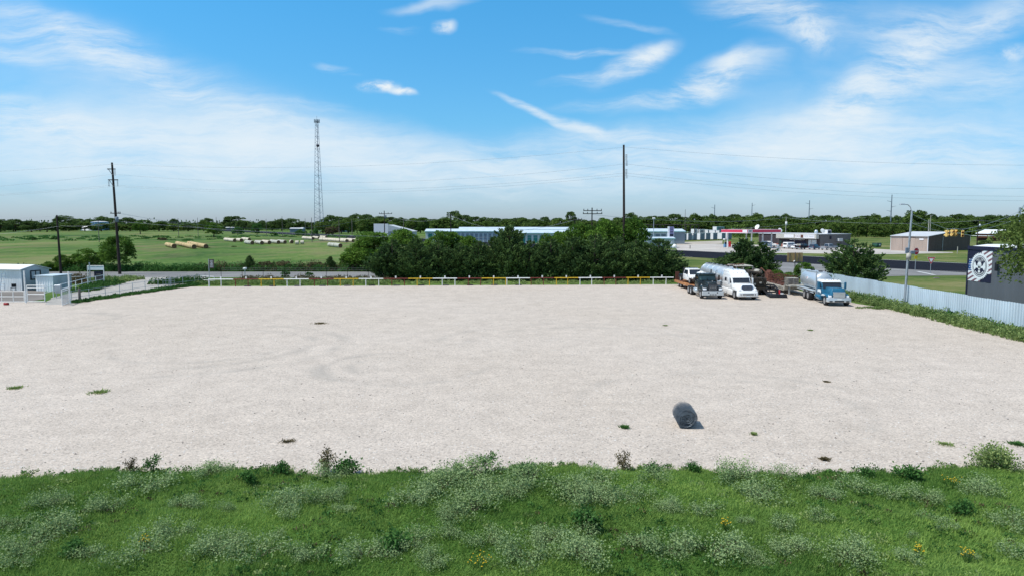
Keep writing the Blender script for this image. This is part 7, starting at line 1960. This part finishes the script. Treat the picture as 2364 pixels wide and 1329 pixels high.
clouds = [  # u, v, half length, half width, tilt (down to the right +), strength, streak kind
    (180, 110, 420, 90, 18, .30, 'V'), (300, 270, 560, 130, 8, .50, 'V'), (1950, 200, 420, 150, -30, .45, 'V'), (2250, 250, 280, 110, -10, .45, 'V'), (420, 350, 700, 90, 4, .5, 'V'), (880, 355, 330, 70, 12, .6, 'V'), (1820, 350, 850, 85, -3, .55, 'V'), (180, 78, 280, 42, 19, .85, 'A'), (150, 115, 240, 30, 17, .75, 'A'), (40, 125, 150, 22, 14, .6, 'A'), (360, 190, 380, 85, 20, .42, 'A'), (430, 205, 170, 18, 18, .45, 'A'), (520, 235, 200, 50, 20, .28, 'A'),
    (110, 292, 280, 34, 6, .95, 'B'), (40, 240, 170, 26, 8, .6, 'B'), (420, 330, 620, 88, 5, .6, 'B'), (250, 365, 600, 90, 0, .5, 'B'), (860, 345, 330, 72, 14, .55, 'A'), (600, 300, 260, 45, 6, .6, 'A'), (1050, 390, 300, 60, 4, .5, 'B'),
    (560, 262, 90, 18, 14, .45, 'A'), (720, 248, 130, 12, 4, .4, 'B'),
    (1000, 12, 110, 16, -4, .5, 'B'), (1022, 62, 28, 15, -10, .9, 'D'), (925, 68, 50, 10, 0, .3, 'B'), (770, 165, 42, 10, 8, .55, 'B'), (795, 176, 40, 6, 8, .35, 'B'),
    (862, 210, 46, 14, 3, 1.3, 'D'), (915, 222, 42, 9, 6, 1.1, 'D'),
    (1330, 119, 130, 9, 1, .75, 'B'), (1460, 145, 120, 34, -24, 1.0, 'C'), (1385, 175, 130, 17, -6, .75, 'B'), (1500, 125, 60, 20, -30, .8, 'D'),
    (1660, 178, 160, 46, -24, .95, 'C'), (1510, 235, 240, 20, -5, .7, 'B'), (1600, 215, 200, 26, -14, .7, 'C'), (1715, 140, 70, 22, -10, .6, 'D'),
    (1790, 30, 190, 42, 10, .85, 'A'), (1860, 75, 90, 40, 25, .75, 'D'), (1450, 54, 110, 10, 8, .38, 'B'), (1960, 60, 200, 60, 0, .25, 'B'),
    (1235, 262, 110, 13, 24, .95, 'B'), (1345, 300, 110, 15, 16, .8, 'B'), (1480, 325, 220, 18, 4, .5, 'B'),
    (2060, 170, 230, 75, -38, .85, 'C'), (2230, 60, 240, 55, -18, .75, 'C'), (2080, 60, 140, 40, -15, .5, 'C'), (1960, 265, 260, 60, -24, .85, 'C'), (2260, 195, 170, 60, -10, .6, 'B'), (2190, 160, 110, 25, -25, .45, 'C'), (2340, 115, 60, 25, 0, .6, 'D'), (2000, 210, 120, 30, 0, .5, 'D'),
    (1820, 345, 800, 85, -3, .75, 'B'), (2250, 390, 500, 70, -2, .5, 'B'), (1300, 370, 400, 60, 0, .4, 'B'), (1180, 430, 1500, 60, 0, .30, 'B')]
for (u, v, a, b, tl, stg, kd) in clouds:
    cx_, cy_ = tanpt(u, v)
    mp = N.new('ShaderNodeMapping'); mp.vector_type = 'TEXTURE'; mp.inputs['Location'].default_value = (cx_, cy_, 0)
    mp.inputs['Rotation'].default_value = (0, 0, math.radians(-tl)); mp.inputs['Scale'].default_value = (a / F * 1.15, b / F * 1.25, 1)
    L.new(warp, mp.inputs[0])
    ln = N.new('ShaderNodeVectorMath'); ln.operation = 'LENGTH'; L.new(mp.outputs[0], ln.inputs[0])
    mr = N.new('ShaderNodeMapRange'); mr.interpolation_type = 'SMOOTHSTEP'; mr.inputs[1].default_value = 1.05; mr.inputs[2].default_value = .1; mr.inputs[3].default_value = 0; mr.inputs[4].default_value = stg
    L.new(ln.outputs['Value'], mr.inputs[0])
    st_ = {'A': sA, 'B': sB, 'C': sC, 'D': sD, 'V': sV}[kd]
    t = math_(N, L, 'MULTIPLY', mr.outputs[0], st_)
    inv = math_(N, L, 'SUBTRACT', 1.0, t, True)
    acc = inv if acc is None else math_(N, L, 'MULTIPLY', acc, inv)
cover = math_(N, L, 'SUBTRACT', 1.0, acc, True)
front = math_(N, L, 'GREATER_THAN', sep.outputs[1], 0.0)
gen = math_(N, L, 'MULTIPLY', sB, math_(N, L, 'SUBTRACT', 1.0, front)); gen = math_(N, L, 'MULTIPLY', gen, .5)
cover = math_(N, L, 'ADD', math_(N, L, 'MULTIPLY', cover, front), gen, True)
up = N.new('ShaderNodeMapRange'); up.inputs[1].default_value = -.01; up.inputs[2].default_value = .03; L.new(sep.outputs[2], up.inputs[0])
cover = math_(N, L, 'MULTIPLY', cover, up.outputs[0])
SKYTINT = ramp(N, L, sep.outputs[2], [(0, (.66, .83, 1.22)), (.05, (.62, .85, 1.16)), (.14, (.46, .96, 1.20)), (.31, (.38, 1.15, 1.42)), (.75, (.72, 1.0, 1.08))])
tinted = mixc(N, L, 1.0, sky.outputs[0], SKYTINT, 'MULTIPLY')
col = mixc(N, L, cover, tinted, (6.3, 6.9, 7.3))
L.new(col, bg.inputs[0])
S.view_settings.view_transform = 'Standard'; S.view_settings.look = 'None'; S.view_settings.exposure = 0; S.view_settings.gamma = 1
for o in list(bpy.data.objects):
    if o.type == 'EMPTY' and o.parent is None and 'label' not in o:
        for c in [q for q in bpy.data.objects if q.parent == o]:
            for g in [q for q in bpy.data.objects if q.parent == c]: bpy.data.objects.remove(g)
            bpy.data.objects.remove(c)
        bpy.data.objects.remove(o)
